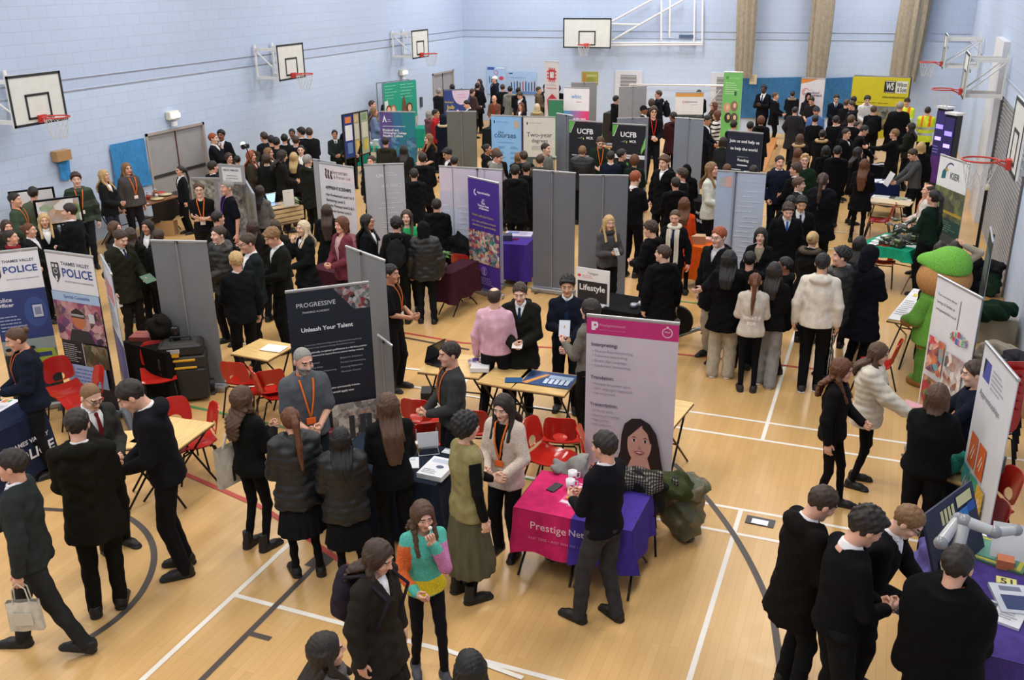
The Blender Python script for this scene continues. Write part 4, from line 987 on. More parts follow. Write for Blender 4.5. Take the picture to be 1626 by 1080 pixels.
def dr_police2(cv):
 cv.rect(0, 0, 1, 1, '22222a'); dr_police(cv); cv.rect(0, .24, 1, .30, 'a8c4e4'); cv.t('Special Constable', .25, .255, .80, '4a6aa8', True); cv.rect(0, .30, 1, .56, photo_mat('nightstreet', ['281c34', '5a3a6a', 'a04a6a', 'c8a0a0', '402430'], 7, 3))
 cv.ell(.48, .42, .13, .055, 'c07048'); cv.poly([(.34, .40), (.36, .36), (.48, .335), (.60, .36), (.63, .40)], '181a20'); cv.rect(.35, .375, .62, .39, '9a9ca0'); cv.poly([(.22, .56), (.3, .48), (.66, .48), (.76, .56)], '20242c'); cv.rect(.72, .36, .84, .42, 'c8c8d0')
 cv.lines(.06, .585, .42, 9, .014, 'b8b8b8'); cv.rect(.47, .565, .485, .72, 'd0d0d0'); cv.rect(.5, .57, 1, .72, photo_mat('officers', ['1c1814', '5a4430', '2c3c28', '8a7a60'], 9, 5))
 cv.rect(.04, .72, .90, .86, '9cb4dc'); cv.lines(.14, .745, .80, 4, .026, '5a74a8', ctr=True); cv.rect(.3, .87, .62, .89, '3a3a6a')
def dr_progressive(cv):
 cv.rect(0, 0, 1, 1, '16202c'); cv.poly([(.56, 0), (.80, .135), (1, .135), (1, 0)], photo_mat('workshop', ['202226', '6c6e70', 'b4b0ae', '8a2c2c', '3c4044'], 14, 1))
 cv.t('PROGRESSIVE', .11, .065, .58, 'd4dae0', False); cv.t('TRAINING ACADEMY', .17, .115, .50, 'd4dae0'); cv.t('Unleash Your Talent', .14, .21, .77, 'f0f2f4', True)
 cv.t('A three year Mechanical Engineering Apprenticeship combining', .16, .31, .86, 'aab2ba'); cv.t('academic study, practical training and individual culture', .16, .328, .78, 'aab2ba')
 cv.t('Earn nationally recognised qualifications in a full time position', .16, .355, .92, 'e4e8ea', True); cv.t('and be mentored by experts from an industry leading company', .16, .375, .88, 'e4e8ea', True)
 for i, (q, u1) in enumerate((('Mechanical', .32), ('Machine Safety', .36), ('Hand and Power Metalworking', .52), ('Machine Maths', .38))): cv.t(q, .18, .42 + i * .028, u1, 'aab2ba')
 for i, (q, u1) in enumerate((('Electronic Assistance', .86), ('Practical Commissioning', .89), ('Drawing Hydraulics', .85), ('Pneumatic Control', .82))): cv.t(q, .58, .41 + i * .028, u1, 'aab2ba')
 cv.t('scheme automatically includes', .40, .585, .80, 'e4e8ea', True); cv.t('would apply now', .45, .612, .72, 'e4e8ea', True)
 cv.rect(.42, .70, 1, .98, photo_mat('machinehall', ['d0ccc4', '9c9a96', '5c5e62', 'c4c0ba', '3c3c40'], 9, 2)); cv.rect(.30, .84, .55, .98, '8a2430'); cv.lines(.33, .86, .52, 4, .025, 'c08080')
 for u in (.66, .8, .88): cv.ell(u, .77, .025, .012, 'b08a70'); cv.rect(u - .035, .783, u + .035, .93, '2a3038')
def dr_prestige(cv):
 cv.rect(0, 0, 1, .087, 'c42e74'); cv.rect(0, .087, 1, 1, 'd0c4cc'); cv.poly([(.055, .02), (.055, .065), (.10, .065), (.10, .055), (.115, .055), (.13, .045), (.13, .03), (.115, .02)], 'f0e4ec'); cv.ell(.095, .037, .014, .006, 'c42e74')
 cv.t('PrestigeNetwork', .145, .028, .43, 'e8a8c4'); cv.t('INTERPRET TRANSLATE TRANSCRIBE', .145, .058, .43, 'e080ac'); cv.ring(.88, .043, .058, .012, 'e8b8cc'); cv.t('GOLD', .85, .035, .91, 'f0d0de', True); cv.ell(.88, .012, .012, .004, 'f0d0de')
 def sec(v, h_, items, s):
  cv.t(h_, .06, v, .06 + s, '5c5068', True)
  for i, (q, u1) in enumerate(items): cv.t('• ' + q, .075, v + .038 + i * .026, u1, '8c8094')
 sec(.13, 'Interpreting:', (('Face-to-Face Interpreting', .52), ('Telephone Interpreting', .46), ('British Sign Language', .45), ('Conference Interpreting', .50)), .29)
 sec(.31, 'Translation:', (('Multiple document types', .51), ('200+ languages supported', .53), ('Fast turnaround', .34)), .26)
 sec(.46, 'Transcription:', (('In-House team', .32), ('Secure processing', .39), ('High volume', .28), ('Fast response', .31)), .31)
 hair = '2c2220'; sk = 'd8a494'
 cv.poly([(.33, 1), (.35, .84), (.42, .81), (.50, .79), (.72, .80), (.86, .80), (.93, .83), (.98, 1)], '4c3c94')
 cv.poly([(.37, .80), (.42, .72), (.43, .62), (.46, .56), (.54, .525), (.64, .52), (.74, .545), (.82, .60), (.86, .68), (.89, .76), (.93, .84), (.80, .83), (.60, .80), (.44, .80)], hair)
 cv.poly([(.50, .82), (.56, .74), (.73, .74), (.78, .82), (.74, .90), (.70, 1), (.57, 1), (.52, .90)], sk); cv.ell(.635, .665, .135, .108, sk, 28); cv.poly([(.49, .64), (.50, .58), (.58, .55), (.66, .555), (.60, .585), (.53, .62)], hair); cv.poly([(.66, .555), (.74, .57), (.785, .64), (.76, .66), (.72, .60), (.66, .57)], hair)
 for u in (.575, .70): cv.ell(u, .645, .028, .008, 'f0e4e0'); cv.ell(u, .645, .013, .008, '241a18'); cv.poly([(u - .035, .632), (u, .621), (u + .035, .632), (u, .626)], '4a3028'); cv.poly([(u - .03, .643), (u, .635), (u + .03, .643), (u, .6385)], '1c1412')
 cv.poly([(.625, .68), (.635, .672), (.65, .68), (.655, .688), (.62, .688)], 'c08a7a'); cv.poly([(.575, .707), (.61, .702), (.64, .704), (.67, .701), (.70, .706), (.66, .722), (.615, .722)], 'b04c54'); cv.poly([(.59, .709), (.64, .7075), (.688, .708), (.64, .714)], 'f4ecea')
def dr_introtrain(cv):
 cv.rect(0, 0, 1, .62, 'dcdce2'); cv.rect(.12, .02, 1, .14, 'ecdfe4')
 for i, u in enumerate((.17, .24, .32)): cv.poly([(u, .035 + i * .008), (u + .05, .035 + i * .008), (u + .06, .065), (u + .035, .08), (u + .07, .125), (u + .02, .125), (u, .09), (u + .02, .06)], '16161c')
 cv.t('Introtrain', .40, .04, .82, '6c6c74'); cv.t('& Forum Ltd', .42, .085, .90, '7c7c84'); cv.t('APPRENTICESHIPS', .16, .19, .90, '1c1c26', True)
 for i, (q, u1) in enumerate((('Hair Professional Level 2 & 3', .96), ('Barbering Level 2', .70), ('Beauty Therapy Level 2 & 3', .95), ('Customer Service Level 2', .86))): cv.t(q, .16, .26 + i * .048, u1, '2a2a34', True)
 cv.rect(0, .60, 1, 1, photo_mat('salon', ['8a4a5a', 'c08a94', '6a2c3c', 'a8707c'], 5, 2)); cv.rect(0, .47, .35, .60, 'd8d4da')
def dr_hu(cv):
 cv.rect(0, 0, 1, 1, 'b9bbc0'); cv.t('HU', .46, .075, .30, 'e8eaf0', True, hh=.032); cv.lines(.5, .065, .9, 2, .02, 'd6d8de'); cv.t('Courses', .92, .16, .42, 'dfe1e8', hh=.038)
 for i in range(14): cv.lines(.55 - (i % 4) * .08, .25 + i * .045, .9, 1, .02, 'dcdee4', seed=i)
def dr_lux(cv):
 cv.rect(0, 0, .22, 1, 'd8ccd8'); cv.rect(.22, 0, 1, 1, 'cfc6d6'); cv.rect(0, .35, 1, 1, 'bcc8dc'); cv.rect(0, .2, 1, .35, 'c8c6d8'); cv.rect(.21, 0, .225, 1, '9498a4'); cv.rect(.72, 0, .735, 1, 'a4a6b2'); cv.t('LUX', .90, .10, .72, 'ece6f0', True, hh=.05)
 cv.lines(.05, .32, .18, 8, .05, 'd8dcea'); cv.lines(.30, .32, .68, 9, .05, 'd0d6e6')
def dr_purple(cv):
 cv.rect(0, 0, 1, 1, '43268c'); cv.ring(.26, .115, .07, .03, 'd8d0f0', 100, 280); cv.t('Apprenticeships', .30, .10, .72, 'f0ecfa', True); cv.t('at', .46, .16, .54, 'e0dcf4'); cv.t('The', .43, .19, .55, 'f0ecfa', True); cv.t('Thames Area', .32, .215, .68, 'f0ecfa', True); cv.t('of Education', .36, .24, .68, 'f0ecfa', True)
 cv.t('Where will your future...', .12, .31, .86, 'c8b060'); cv.t('can I earn and learn a trusted', .12, .365, .9, 'd0b868'); cv.t('education or apprenticeship', .14, .40, .9, 'd0b868')
 cv.rect(0, .46, 1, .76, photo_mat('collage', ['1c2430', '308078', 'd4b08c', 'b03848', '284488', 'd8d0c0'], 11, 3)); cv.ring(.5, .83, .10, .02, '8c78c8'); cv.rect(.46, .80, .54, .87, '8c78c8'); cv.lines(.2, .89, .8, 4, .018, 'a090d8', ctr=True)
def dr_bracknell(cv):
 cv.rect(0, 0, 1, 1, '5a4a8c'); cv.poly([(.35, 0), (1, 0), (1, 1), (.55, 1)], '2f6a94'); cv.poly([(.6, 0), (1, 0), (1, 1), (.75, .7)], '1f8088'); cv.poly([(.08, .12), (.14, .03), (.20, .12), (.17, .12), (.14, .075), (.11, .12)], 'f0f4f8'); cv.lines(.22, .085, .36, 2, .02, 'c8d4e8')
 cv.rect(.08, .165, .72, .17, 'e8ecf4'); cv.t('Bracknell and', .08, .20, .52, 'f0f4f8', True); cv.t('Wokingham College', .08, .235, .74, 'f0f4f8', True); cv.t('Reading College', .08, .27, .64, 'f0f4f8', True); cv.rect(.5, .37, 1, .374, 'c0e0e8'); cv.rect(0, .30, 1, .62, photo_mat('campusblue', ['3a4c8c', '2f7090', '1f7c84', '6a8cb0'], 8, 4))
 cv.rect(0, .30, .3, .62, '4c4c90')
def dr_courses(cv):
 cv.rect(0, 0, 1, 1, '8cc0f0'); cv.rect(.97, 0, 1, 1, '4a4c7c'); cv.rect(.08, .05, .12, .08, '1c3050'); cv.t('UNIVERSITY OF COURSES', .18, .06, .56, '5c84a8'); cv.rect(.74, .05, .90, .13, 'c4ae9a'); cv.t('Our', .22, .17, .42, '284868'); cv.t('courses', .10, .21, .80, '1c3858')
 cv.t('University & Professional', .22, .30, .72, '5080a8')
 for i in range(7): cv.lines(.22, .36 + i * .062, .46, 2, .014, '5484ac', seed=i); cv.lines(.62, .36 + i * .062, .86, 2, .014, '5484ac', seed=i + 9)
def dr_two(cv):
 cv.rect(0, 0, 1, 1, 'dad6cc'); cv.rect(.1, .055, .14, .085, '40444c'); cv.t('UNIVERSITY OF DEGREES', .2, .06, .58, '8c8c88'); cv.t('Two-year', .10, .175, .90, '3c4650'); cv.t('degrees', .26, .25, .76, '3c4650'); cv.lines(.2, .34, .7, 3, .018, 'a8a498', ctr=True); cv.rect(0, .47, 1, 1, '4c5a58'); cv.rect(.3, .50, 1, .62, 'b0a488')
def dr_ucfb(cv, v=0):
 cv.rect(0, 0, 1, 1, '12151e'); cv.poly([(0, 0), (.16, 0), (.02, .13), (0, .13)], '5cb04a'); cv.poly([(.17, 0), (.18, 0), (.05, .13), (.03, .13)], 'e8ece8'); cv.poly([(1, .12), (1, .24), (.88, .32), (.88, .27)], '7cc860')
 cv.t('UCFB', .25, .075, .73, 'f4f4f6', True); cv.poly([(.25, .19), (.42, .165), (.42, .17), (.38, .195)], '6a6e78'); cv.ell(.44, .19, .015, .012, 'd8d840'); cv.t('MCR', .53, .165, .73, 'f0f0f2', True)
 if v:
  cv.rect(0, .33, 1, .375, 'e8e8ea'); cv.t('MAKE HISTORY', .25, .342, .76, '30343c', True)
  for i, u in enumerate((.2, .48, .74)): cv.ell(u, .44, .06, .028, '245c2c'); cv.ell(u, .44, .035, .016, '5cb04a'); cv.lines(u - .09, .48, u + .09, 3, .02, '8c9098', ctr=True)
  cv.rect(0, .64, 1, .68, 'dcdce0'); cv.t('YOUR GAME', .25, .648, .6, '30343c', True)
 else:
  for i in range(3): cv.lines(.1, .38 + i * .05, .9, 1, .035, 'b8bcc4', seed=i)
def dr_wbtc(cv):
 cv.rect(0, 0, 1, .34, 'e8eaf2'); cv.t('wbtc', .30, .09, .70, '6c9cd8', True); cv.rect(.5, .2, .7, .21, 'd88cb0')
 for i in range(8): cv.rect(i / 8, .34, (i + 1) / 8, .72, ['5ca8dc', '6c98d4', '8488c8', '9c78b8', 'b468a8', 'c85898', 'd84c8c', 'e04080'][i])
 for i, q in enumerate(('Shaping the next', 'generation of training', 'since 1983')): cv.t(q, .12 + .08 * (i == 2), .44 + i * .075, .88 - .1 * (i == 2), 'f0f4fa', True)
 cv.rect(0, .72, 1, 1, photo_mat('trainees', ['d8c8b8', '8c5c48', 'e4dcd0', '5c4438'], 14, 2))
def dr_orange(cv):
 cv.rect(0, 0, 1, .05, 'd89c50'); cv.rect(0, .05, 1, .30, 'e6e4e4'); cv.poly([(.25, .12), (.30, .09), (.28, .13), (.31, .17)], 'e07c38'); cv.t('APPRENTICE NOW', .31, .115, .78, '5a5a62', True); cv.t('TRAINING FIRM', .55, .155, .78, '9c7c5c')
 cv.rect(0, .30, 1, .42, '3c4444'); cv.t('OPEN ARMS', .08, .335, .5, 'd8dcdc', True); cv.rect(0, .42, .55, 1, '2c3030'); cv.rect(.55, .42, 1, .56, 'e09c20'); cv.rect(.55, .56, 1, 1, 'd8d8da'); cv.lines(.08, .46, .5, 3, .03, 'c0a070')
def dr_green(cv):
 cv.rect(0, 0, 1, 1, '74c46c'); cv.ring(.2, .07, .07, .03, '2c5040'); cv.t('apprenticeships', .32, .065, .85, 'd8f0d0'); cv.lines(.12, .14, .88, 6, .03, 'c4e8bc'); cv.rect(.62, .26, .74, .32, '2c5c40')
 for u, v, c in ((.28, .50, 'd0a088'), (.66, .47, '8c6c5c'), (.36, .64, '30302c'), (.70, .64, '54483c')): cv.ell(u, v, .19, .075, c); cv.ell(u + .03, v - .01, .08, .035, 'e4c0a4')
def dr_join(cv):
 cv.rect(0, 0, 1, 1, '131c30'); cv.t('Join us and help us', .07, .075, .92, 'f2f4f6', True); cv.t('to help the world', .11, .155, .88, 'f2f4f6', True); cv.t('UNIVERSITY OF', .32, .25, .64, 'a8b0c0'); cv.t('Reading', .34, .275, .66, 'e4e8ee', True); cv.rect(.33, .34, .63, .352, 'e4e8ee')
 for i in range(9): cv.lines(.08, .39 + i * .045, .46, 1, .026, 'dfe3ea', th=.4, seed=i, ctr=True); cv.lines(.54, .40 + i * .045, .92, 1, .026, 'dfe3ea', th=.4, seed=i + 20, ctr=True)
def dr_blueback(cv):
 cv.rect(0, 0, .34, 1, 'a9bcd6'); cv.rect(.34, 0, .42, 1, '9aa2b4'); cv.rect(.42, 0, 1, 1, 'b4c2d8'); cv.rect(.06, .04, .2, .12, 'b4b4b8'); cv.rect(.2, .03, .32, .12, 'd8aca4'); cv.poly([(0, .5), (.15, .45), (.33, .6), (.33, 1), (0, 1)], 'b8b8c4')
 cv.rect(.02, .55, .3, 1, photo_mat('palecity', ['b8c0d0', 'c8b8b8', 'a8b8d0', 'd0c4c0'], 9, 7)); cv.t('undergraduate', .94, .045, .48, 'dfe4ee', hh=.026); cv.t('study', .94, .08, .76, 'dfe4ee', hh=.022)
 for i in range(20): cv.lines(.62 - (i % 5) * .05, .14 + i * .042, .94, 1, .02, 'd8dfeb', seed=i)
def dr_swings(cv):
 cv.rect(0, 0, 1, 1, 'd8d8dc')
 for i, (q, u1) in enumerate((('Find out more about', .52), ('Swings & Smiles at', .50), ('swingsandsmiles.co.uk', .56))): cv.t(q, .08, .075 + i * .04, u1, '4c4c54')
 cv.rect(.60, .06, .612, .215, '3c3c40');
 for i, ch in enumerate('SWINGS'): cv.t(ch, .52 + i * .065, .215 + .008 * abs(i - 2.5), .57 + i * .065, ['c84050', '48a060', 'c84050', '4868b0', '48a060', 'c84050'][i], True, .032)
 for i, ch in enumerate('SMILES'): cv.t(ch, .50 + i * .07, .26 - .006 * abs(i - 2.5), .55 + i * .07, ['48a060', 'c84050', '4868b0', 'c84050', '48a060', '4868b0'][i], True, .032)
 P = [photo_mat('play1', ['c8384c', 'e0c8b0', '4c2c5c', 'd87c4c', '58a0a8'], 8, 1), photo_mat('play2', ['c8ccd0', '8c4c3c', 'e0dcd8', '3c3c48'], 7, 2), photo_mat('play3', ['5c8c3c', 'b03040', '283c24', 'c8a080'], 8, 3), photo_mat('play4', ['e0b030', 'c84828', 'd89c70', '48705c'], 7, 4)]
 cv.rect(.07, .32, .44, .52, P[0]); cv.rect(.50, .35, .90, .56, P[1]); cv.rect(.07, .55, .44, .74, P[2]); cv.rect(.50, .60, .90, .80, P[3])
 cv.rect(.50, .565, .90, .572, '3c4c7c'); cv.rect(0, .80, 1, 1, '36367c'); cv.poly([(0, .76), (.45, .80), (0, .80)], '36367c'); cv.t('providing play', .3, .85, .8, 'c8cce8', True); cv.t('and support', .36, .90, .75, 'c8cce8', True)
def dr_appr(cv):
 cv.rect(0, 0, 1, 1, 'd4d6da'); cv.rect(.09, .05, .30, .14, '4a50a0'); cv.poly([(.09, .05), (.16, .05), (.12, .12), (.09, .10)], '22243c'); cv.lines(.36, .06, .75, 5, .02, 'a4a6b2'); cv.t('Apprenticeships', .10, .19, .72, '5c5e6c')
 C = [('cc5e24', .08, .40), ('cc5e24', .36, .40), ('3c9ca0', -.14 + .16, .57), ('30a07c', .28, .57), ('d8a828', .52, .57), ('44808c', .1, .74), ('4c5c9c', .36, .74)]
 for c, u, v in C: cv.rect(u + .02, v, u + .24, v + .155, c); cv.poly([(u + .07, v + .11), (u + .085, v + .115), (u + .15, v + .05), (u + .135, v + .045)], 'e8e0d4'); cv.poly([(u + .12, v + .12), (u + .135, v + .125), (u + .19, v + .065), (u + .175, v + .06)], 'e8e0d4')
 for i in range(6): cv.ring(1.05, .75, .35 + i * .05, .004, 'bcbec4', 120, 200, 12)
def dr_outreach(cv):
 cv.rect(0, 0, 1, 1, 'e2dee4'); cv.poly([(0, 0), (.7, 0), (.3, .05), (0, .075)], 'e08c3c')
 for i, c in enumerate(('c84858', 'e0a050', '7a3c78')): cv.ring(.22, .20, .16 - i * .035, .02, c, 20 + i * 40, 260 + i * 40)
 cv.t('The', .42, .165, .52, '7a7480'); cv.t('school', .42, .19, .80, '6a3c58', True); cv.t('outreach', .42, .23, .92, '6a3c58', True); cv.lines(.3, .32, .8, 2, .02, 'b0a8b4')
def dr_kier(cv):
 cv.rect(0, 0, 1, 1, 'c8ccc8'); cv.rect(0, 0, 1, .26, 'e4e6e8'); cv.poly([(.16, .12), (.30, .07), (.28, .18), (.14, .19)], '1c6c74'); cv.ring(.42, .12, .18, .025, '2c3c6c', 60, 170); cv.ell(.30, .10, .05, .012, 'c8a838'); cv.t('KIER', .44, .11, .76, '5c6c5c', True)
 cv.rect(0, .26, 1, .52, photo_mat('field', ['5c6c40', '4c4448', '7c8c54', '3c5038'], 5, 3)); cv.rect(0, .45, 1, .475, 'c0a040'); cv.rect(0, .52, 1, .66, '1c4844'); cv.lines(.1, .54, .9, 5, .02, '6c9890'); cv.rect(.25, .66, .95, .73, '4c5458'); cv.lines(.1, .76, .9, 4, .05, '9c9ca0')
def dr_redcross(cv):
 cv.rect(0, 0, 1, 1, 'e4dede')
 cv.rect(.28, .10, .72, .24, 'c83848'); cv.rect(.36, .13, .64, .21, 'e4dede')
 for k in range(4): cv.rect(.29 + k * .12, .075, .35 + k * .12, .1, 'c83848'); cv.rect(.29 + k * .12, .24, .35 + k * .12, .265, 'c83848')
 for k in range(3): cv.rect(.18, .115 + k * .045, .28, .135 + k * .045, 'c83848'); cv.rect(.72, .115 + k * .045, .82, .135 + k * .045, 'c83848')
 cv.t('ENGLISH HERITAGE', .2, .30, .8, 'a06870'); cv.rect(.15, .34, .85, .35, 'd89098'); cv.poly([(.2, .5), (.55, .42), (.95, .5), (.7, .6), (.9, .7), (.5, .66), (.3, .75)], 'c83848')
GB = dict(body='85888e')
B_ = {}
B_['pol1'] = banner('rollup_banner', 'police roll-up banner at the left edge with a group photo below the word Officer', (-28, 403), (59, 394), dr_police1, z=2.1)
B_['pol2'] = banner('rollup_banner', 'police roll-up banner with a crest and a pale blue Special Constable strip', (71, 398), (147, 408), dr_police2, z=2.1)
B_['side'] = banner('rollup_banner', 'roll-up banner seen almost edge-on, right of the crest banner', (160, 405), (177, 436), lambda cv: (cv.rect(0, 0, 1, .45, 'ccd4dc'), cv.rect(0, .45, 1, .75, '3c4c88'), cv.rect(.2, .1, .8, .22, 'c87c84'), cv.lines(.15, .25, .85, 6, .03, '7c84a0'), cv.rect(0, .75, 1, 1, photo_mat('team', ['2c2c30', '8c8c88', 'c8b8a8', '4c4c54'], 6, 9))), z=2.05)
B_['g1'] = banner('rollup_banner', 'plain grey back of a wide roll-up banner behind the black toolbox', (239, 382), (328, 384), None, z=2.05, body='7b7d80', pole=.47)
B_['prog'] = banner('rollup_banner', 'dark roll-up banner reading Unleash Your Talent behind the grey-haired man', (453, 464), (585, 448), dr_progressive, z=2.05, body='16202c')
B_['g2'] = banner('rollup_banner', 'angled grey roll-up banner back just right of the Unleash Your Talent banner', (549, 391), (611, 414), None, z=2.15, body='7e8184', pole=.42)
B_['g2b'] = banner('rollup_banner', 'low grey angled panel standing against the right side of the tall angled grey banner back', (600, 532), (622, 549), None, z=1.35, body='75787b', pole=.5)
B_['intro'] = banner('rollup_banner', 'white roll-up banner reading APPRENTICESHIPS in black', (506, 258), (561, 266), dr_introtrain, z=2.08, body='d4d0d6')
B_['introb'] = banner('rollup_banner', 'pale grey banner edge showing just behind the APPRENTICESHIPS banner', (497, 253), (533, 259), None, z=2.1, body='a8aaae', pole=.3)
B_['hu'] = banner('rollup_banner', 'pale grey banner back with mirrored lettering showing through, left of the green-topped woman', (578, 262), (641, 260), dr_hu, z=2.08, body='b9bbc0', pole=.5, polec='74767a')
B_['lux'] = banner('rollup_banner', 'wide pinkish-white banner back standing behind the narrow purple banner', (697, 264), (797, 270), dr_lux, z=2.1, body='cfc6d6', pole=.62, polec='8c8e98')
B_['pur'] = banner('rollup_banner', 'narrow purple roll-up banner with a collage of photos', (743, 280), (792, 291), dr_purple, z=2.0, body='43268c')
B_['brk'] = banner('rollup_banner', 'purple and teal college banner behind the green cloth table', (602, 177), (659, 178), dr_bracknell, z=2.1, body='3c5c90')
B_['g3'] = banner('rollup_banner', 'dark grey back of a wide banner behind the black-shirted woman with red lanyard', (709, 177), (756, 177), None, z=2.08, body='666963', pole=.5)
B_['cour'] = banner('rollup_banner', 'light blue roll-up banner reading Our courses', (780, 183), (829, 185), dr_courses, z=2.08)
B_['two'] = banner('rollup_banner', 'cream roll-up banner reading Two-year degrees', (831, 185), (882, 186), dr_two, z=2.08)
B_['u1'] = banner('rollup_banner', 'black UCFB roll-up banner behind the fair-haired man in green', (904, 191), (957, 194), dr_ucfb, z=2.08)
B_['u2'] = banner('rollup_banner', 'black UCFB roll-up banner with green icons, right one of the pair', (973, 196), (1026, 199), lambda cv: dr_ucfb(cv, 1), z=2.08)
B_['g4'] = banner('rollup_banner', 'grey banner back just behind the UCFB banner with green icons', (980, 188), (1030, 187), None, z=2.12, body='7c828c', pole=.5)
B_['g5'] = banner('rollup_banner', 'light grey banner back nearest the back wall, left of the man with the black hood', (983, 138), (1027, 137), None, z=2.08, body='8f9299', pole=.5)
B_['g6'] = banner('rollup_banner', 'narrow blue-grey banner back beside the cream degrees banner', (884, 180), (910, 184), None, z=2.08, body='727a86', pole=.6)
B_['g7'] = banner('rollup_banner', 'big grey banner back in the middle, left of the pair behind the blonde woman', (846, 270), (914, 275), None, z=2.12, body='6a6e76', pole=.47)
B_['g8'] = banner('rollup_banner', 'big grey banner back in the middle, directly behind the blonde woman', (920, 278), (998, 279), None, z=2.12, body='6a6e76', pole=.49)
B_['g9'] = banner('rollup_banner', 'shiny blue-grey banner back behind the woman in the white cardigan', (1072, 187), (1118, 190), None, z=2.12, body='7f8894', pole=.5)
B_['ora'] = banner('rollup_banner', 'white, grey and orange banner standing before the back wall', (1073, 147), (1118, 147), dr_orange, z=2.08)
B_['grn'] = banner('rollup_banner', 'tall light green roll-up banner with round portraits', (1150, 114), (1180, 115), dr_green, z=2.3)
B_['join'] = banner('rollup_banner', 'dark blue banner reading Join us and help us to help the world', (1156, 207), (1212, 212), dr_join, z=2.08)
B_['blu'] = banner('rollup_banner', 'wide pale blue banner back behind the girl in the patterned blouse', (1139, 271), (1217, 276), dr_blueback, z=2.12, body='b4c2d8', pole=.4, polec='84889a')
B_['pres'] = banner('rollup_banner', 'large banner with a pink head strip and a smiling dark-haired woman', (932, 500), (1079, 514), dr_prestige, z=2.05, body='d0c4cc')
B_['wb'] = banner('rollup_banner', 'white, blue and pink banner left of the small yellow poster', (895, 139), (936, 140), dr_wbtc, z=2.05)
B_['g10'] = banner('rollup_banner', 'grey banner back standing under the small yellow-green poster', (907, 131), (948, 131), None, z=2.08, body='8c8e92', pole=.5)
B_['out'] = banner('rollup_banner', 'white outreach banner between the two blue drapes', (1273, 124), (1311, 125), dr_outreach, z=2.1)
B_['kier'] = banner('rollup_banner', 'white and green company banner under the near basketball net', (1494, 245), (1541, 261), dr_kier, z=2.1)
B_['swi'] = banner('rollup_banner', 'white charity banner with four play photos, behind the black-shirted woman', (1490, 437), (1560, 474), dr_swings, z=2.1, body='d8d8dc')
B_['app'] = banner('rollup_banner', 'white apprenticeships banner with orange, teal and yellow tiles at the right edge', (1566, 543), (1618, 604), dr_appr, z=2.1, body='d4d6da')
B_['red'] = banner('rollup_banner', 'white banner with a red square emblem against the back wall', (865, 97), (888, 98), dr_redcross, z=2.55)
B_['dark'] = banner('rollup_banner', 'dark glossy banner seen edge-on beside the roller shutter', (1573, 361), (1577, 385), lambda cv: (cv.rect(0, 0, 1, 1, '2c3432'), cv.rect(.1, .1, .9, .3, '5c6c64')), z=2.0, body='38423f', wmin=.7)
B_['gs'] = banner('room_divider', 'low green divider panel beside the white, blue and pink banner', (871, 158), (894, 159), None, z=1.75, body='2f7c58', pole=None, cat='divider')
b_ = B_
def popup(name, label, tl, tr, z, zb, draw, body, cat='display stand', depth=.3, frame='5a5c64'):
 A = at(*tl, z); B = at(*tr, z); d = Vector((B.x - A.x, B.y - A.y, 0)); w = d.length; rz = math.atan2(d.y, d.x); r = empty(name, (A.x, A.y, 0), rz, label, cat)
 b = MB(); b.box((w / 2, 0, (z + zb) / 2), (w, .02, z - zb), mat(body)); cv = Canvas(b, (0, -.0105, z), (1, 0, 0), (0, 0, -1), (0, -1, 0), w, z - zb); draw(cv); b.build('printed_panel', r)
 b = MB(); fm = mat(frame, 'metal'); n = 4
 for y in (.04, depth):
  for i in range(n + 1): b.cyl((w * i / n, y, 0 if i in (0, n) else zb), (w * i / n, y, z), .012, None, fm, 6)
  b.cyl((0, y, z), (w, y, z), .012, None, fm, 6); b.cyl((0, y, zb + .1), (w, y, zb + .1), .012, None, fm, 6)
 for i in range(n): b.cyl((w * i / n, .04, z), (w * (i + 1) / n, depth, z), .01, None, fm, 6); b.cyl((w * i / n, .04, zb + .1), (w * (i + 1) / n, .04, z), .008, None, fm, 6)
 b.build('folding_frame', r); return r
def dr_ws(cv):
 cv.rect(0, 0, 1, .47, 'd6c81c'); cv.rect(0, .47, 1, .86, photo_mat('roadworks', ['3c4448', '8c9498', '2c2c30', 'b8a058', '5c6c70'], 5, 2)); cv.rect(0, .86, 1, 1, 'd6c81c'); cv.rect(.57, .055, .76, .25, '1c1c1c'); cv.rect(.58, .06, .75, .07, 'e8e8e8'); cv.rect(.58, .235, .75, .24, 'e8e8e8'); cv.t('WS', .60, .085, .735, 'f0f0f0', True, hh=.12)
 cv.rect(.77, .055, .97, .25, 'e4e4dc'); cv.t('Wilson', .785, .075, .955, '20241c', True, hh=.07); cv.t('& Scott', .80, .16, .96, '20241c', True, hh=.07); cv.t('wilsonandscott.com', .55, .30, .95, '3c3c10', True); cv.lines(.12, .415, .95, 1, .03, '84801c'); cv.t('highways', .3, .90, .5, '3c3c10', True)
popup('popup_stand', 'yellow Wilson and Scott pop-up stand with a folding frame at the back wall', (1355, 121), (1446, 124), 2.25, .45, dr_ws, 'd6c81c')
def dr_greenphoto(cv):
 cv.rect(0, 0, 1, 1, '1f9a80');
 for i in range(5): cv.lines(.04, .06 + i * .07, .4, 1, .04, '8cd8c4', seed=i); cv.lines(.5, .06 + i * .07, .96, 1, .04, '8cd8c4', seed=i + 5)
 cv.poly([(.5, .85), (.55, .4), (.6, .3), (.66, .55), (.78, .85)], '6c4c34'); cv.poly([(.0, .4), (.1, .38), (.12, .7), (0, .7)], 'd8dcd8'); cv.rect(0, .82, 1, 1, 'b0b4ac')
 for u, c in ((.12, '6c4434'), (.25, '9c7450'), (.75, '5c3426')): cv.ell(u, .60, .09, .11, c); cv.ell(u, .61, .055, .08, 'e0b49c'); cv.poly([(u - .13, .9), (u - .07, .72), (u + .07, .72), (u + .13, .9)], '2c2c30')
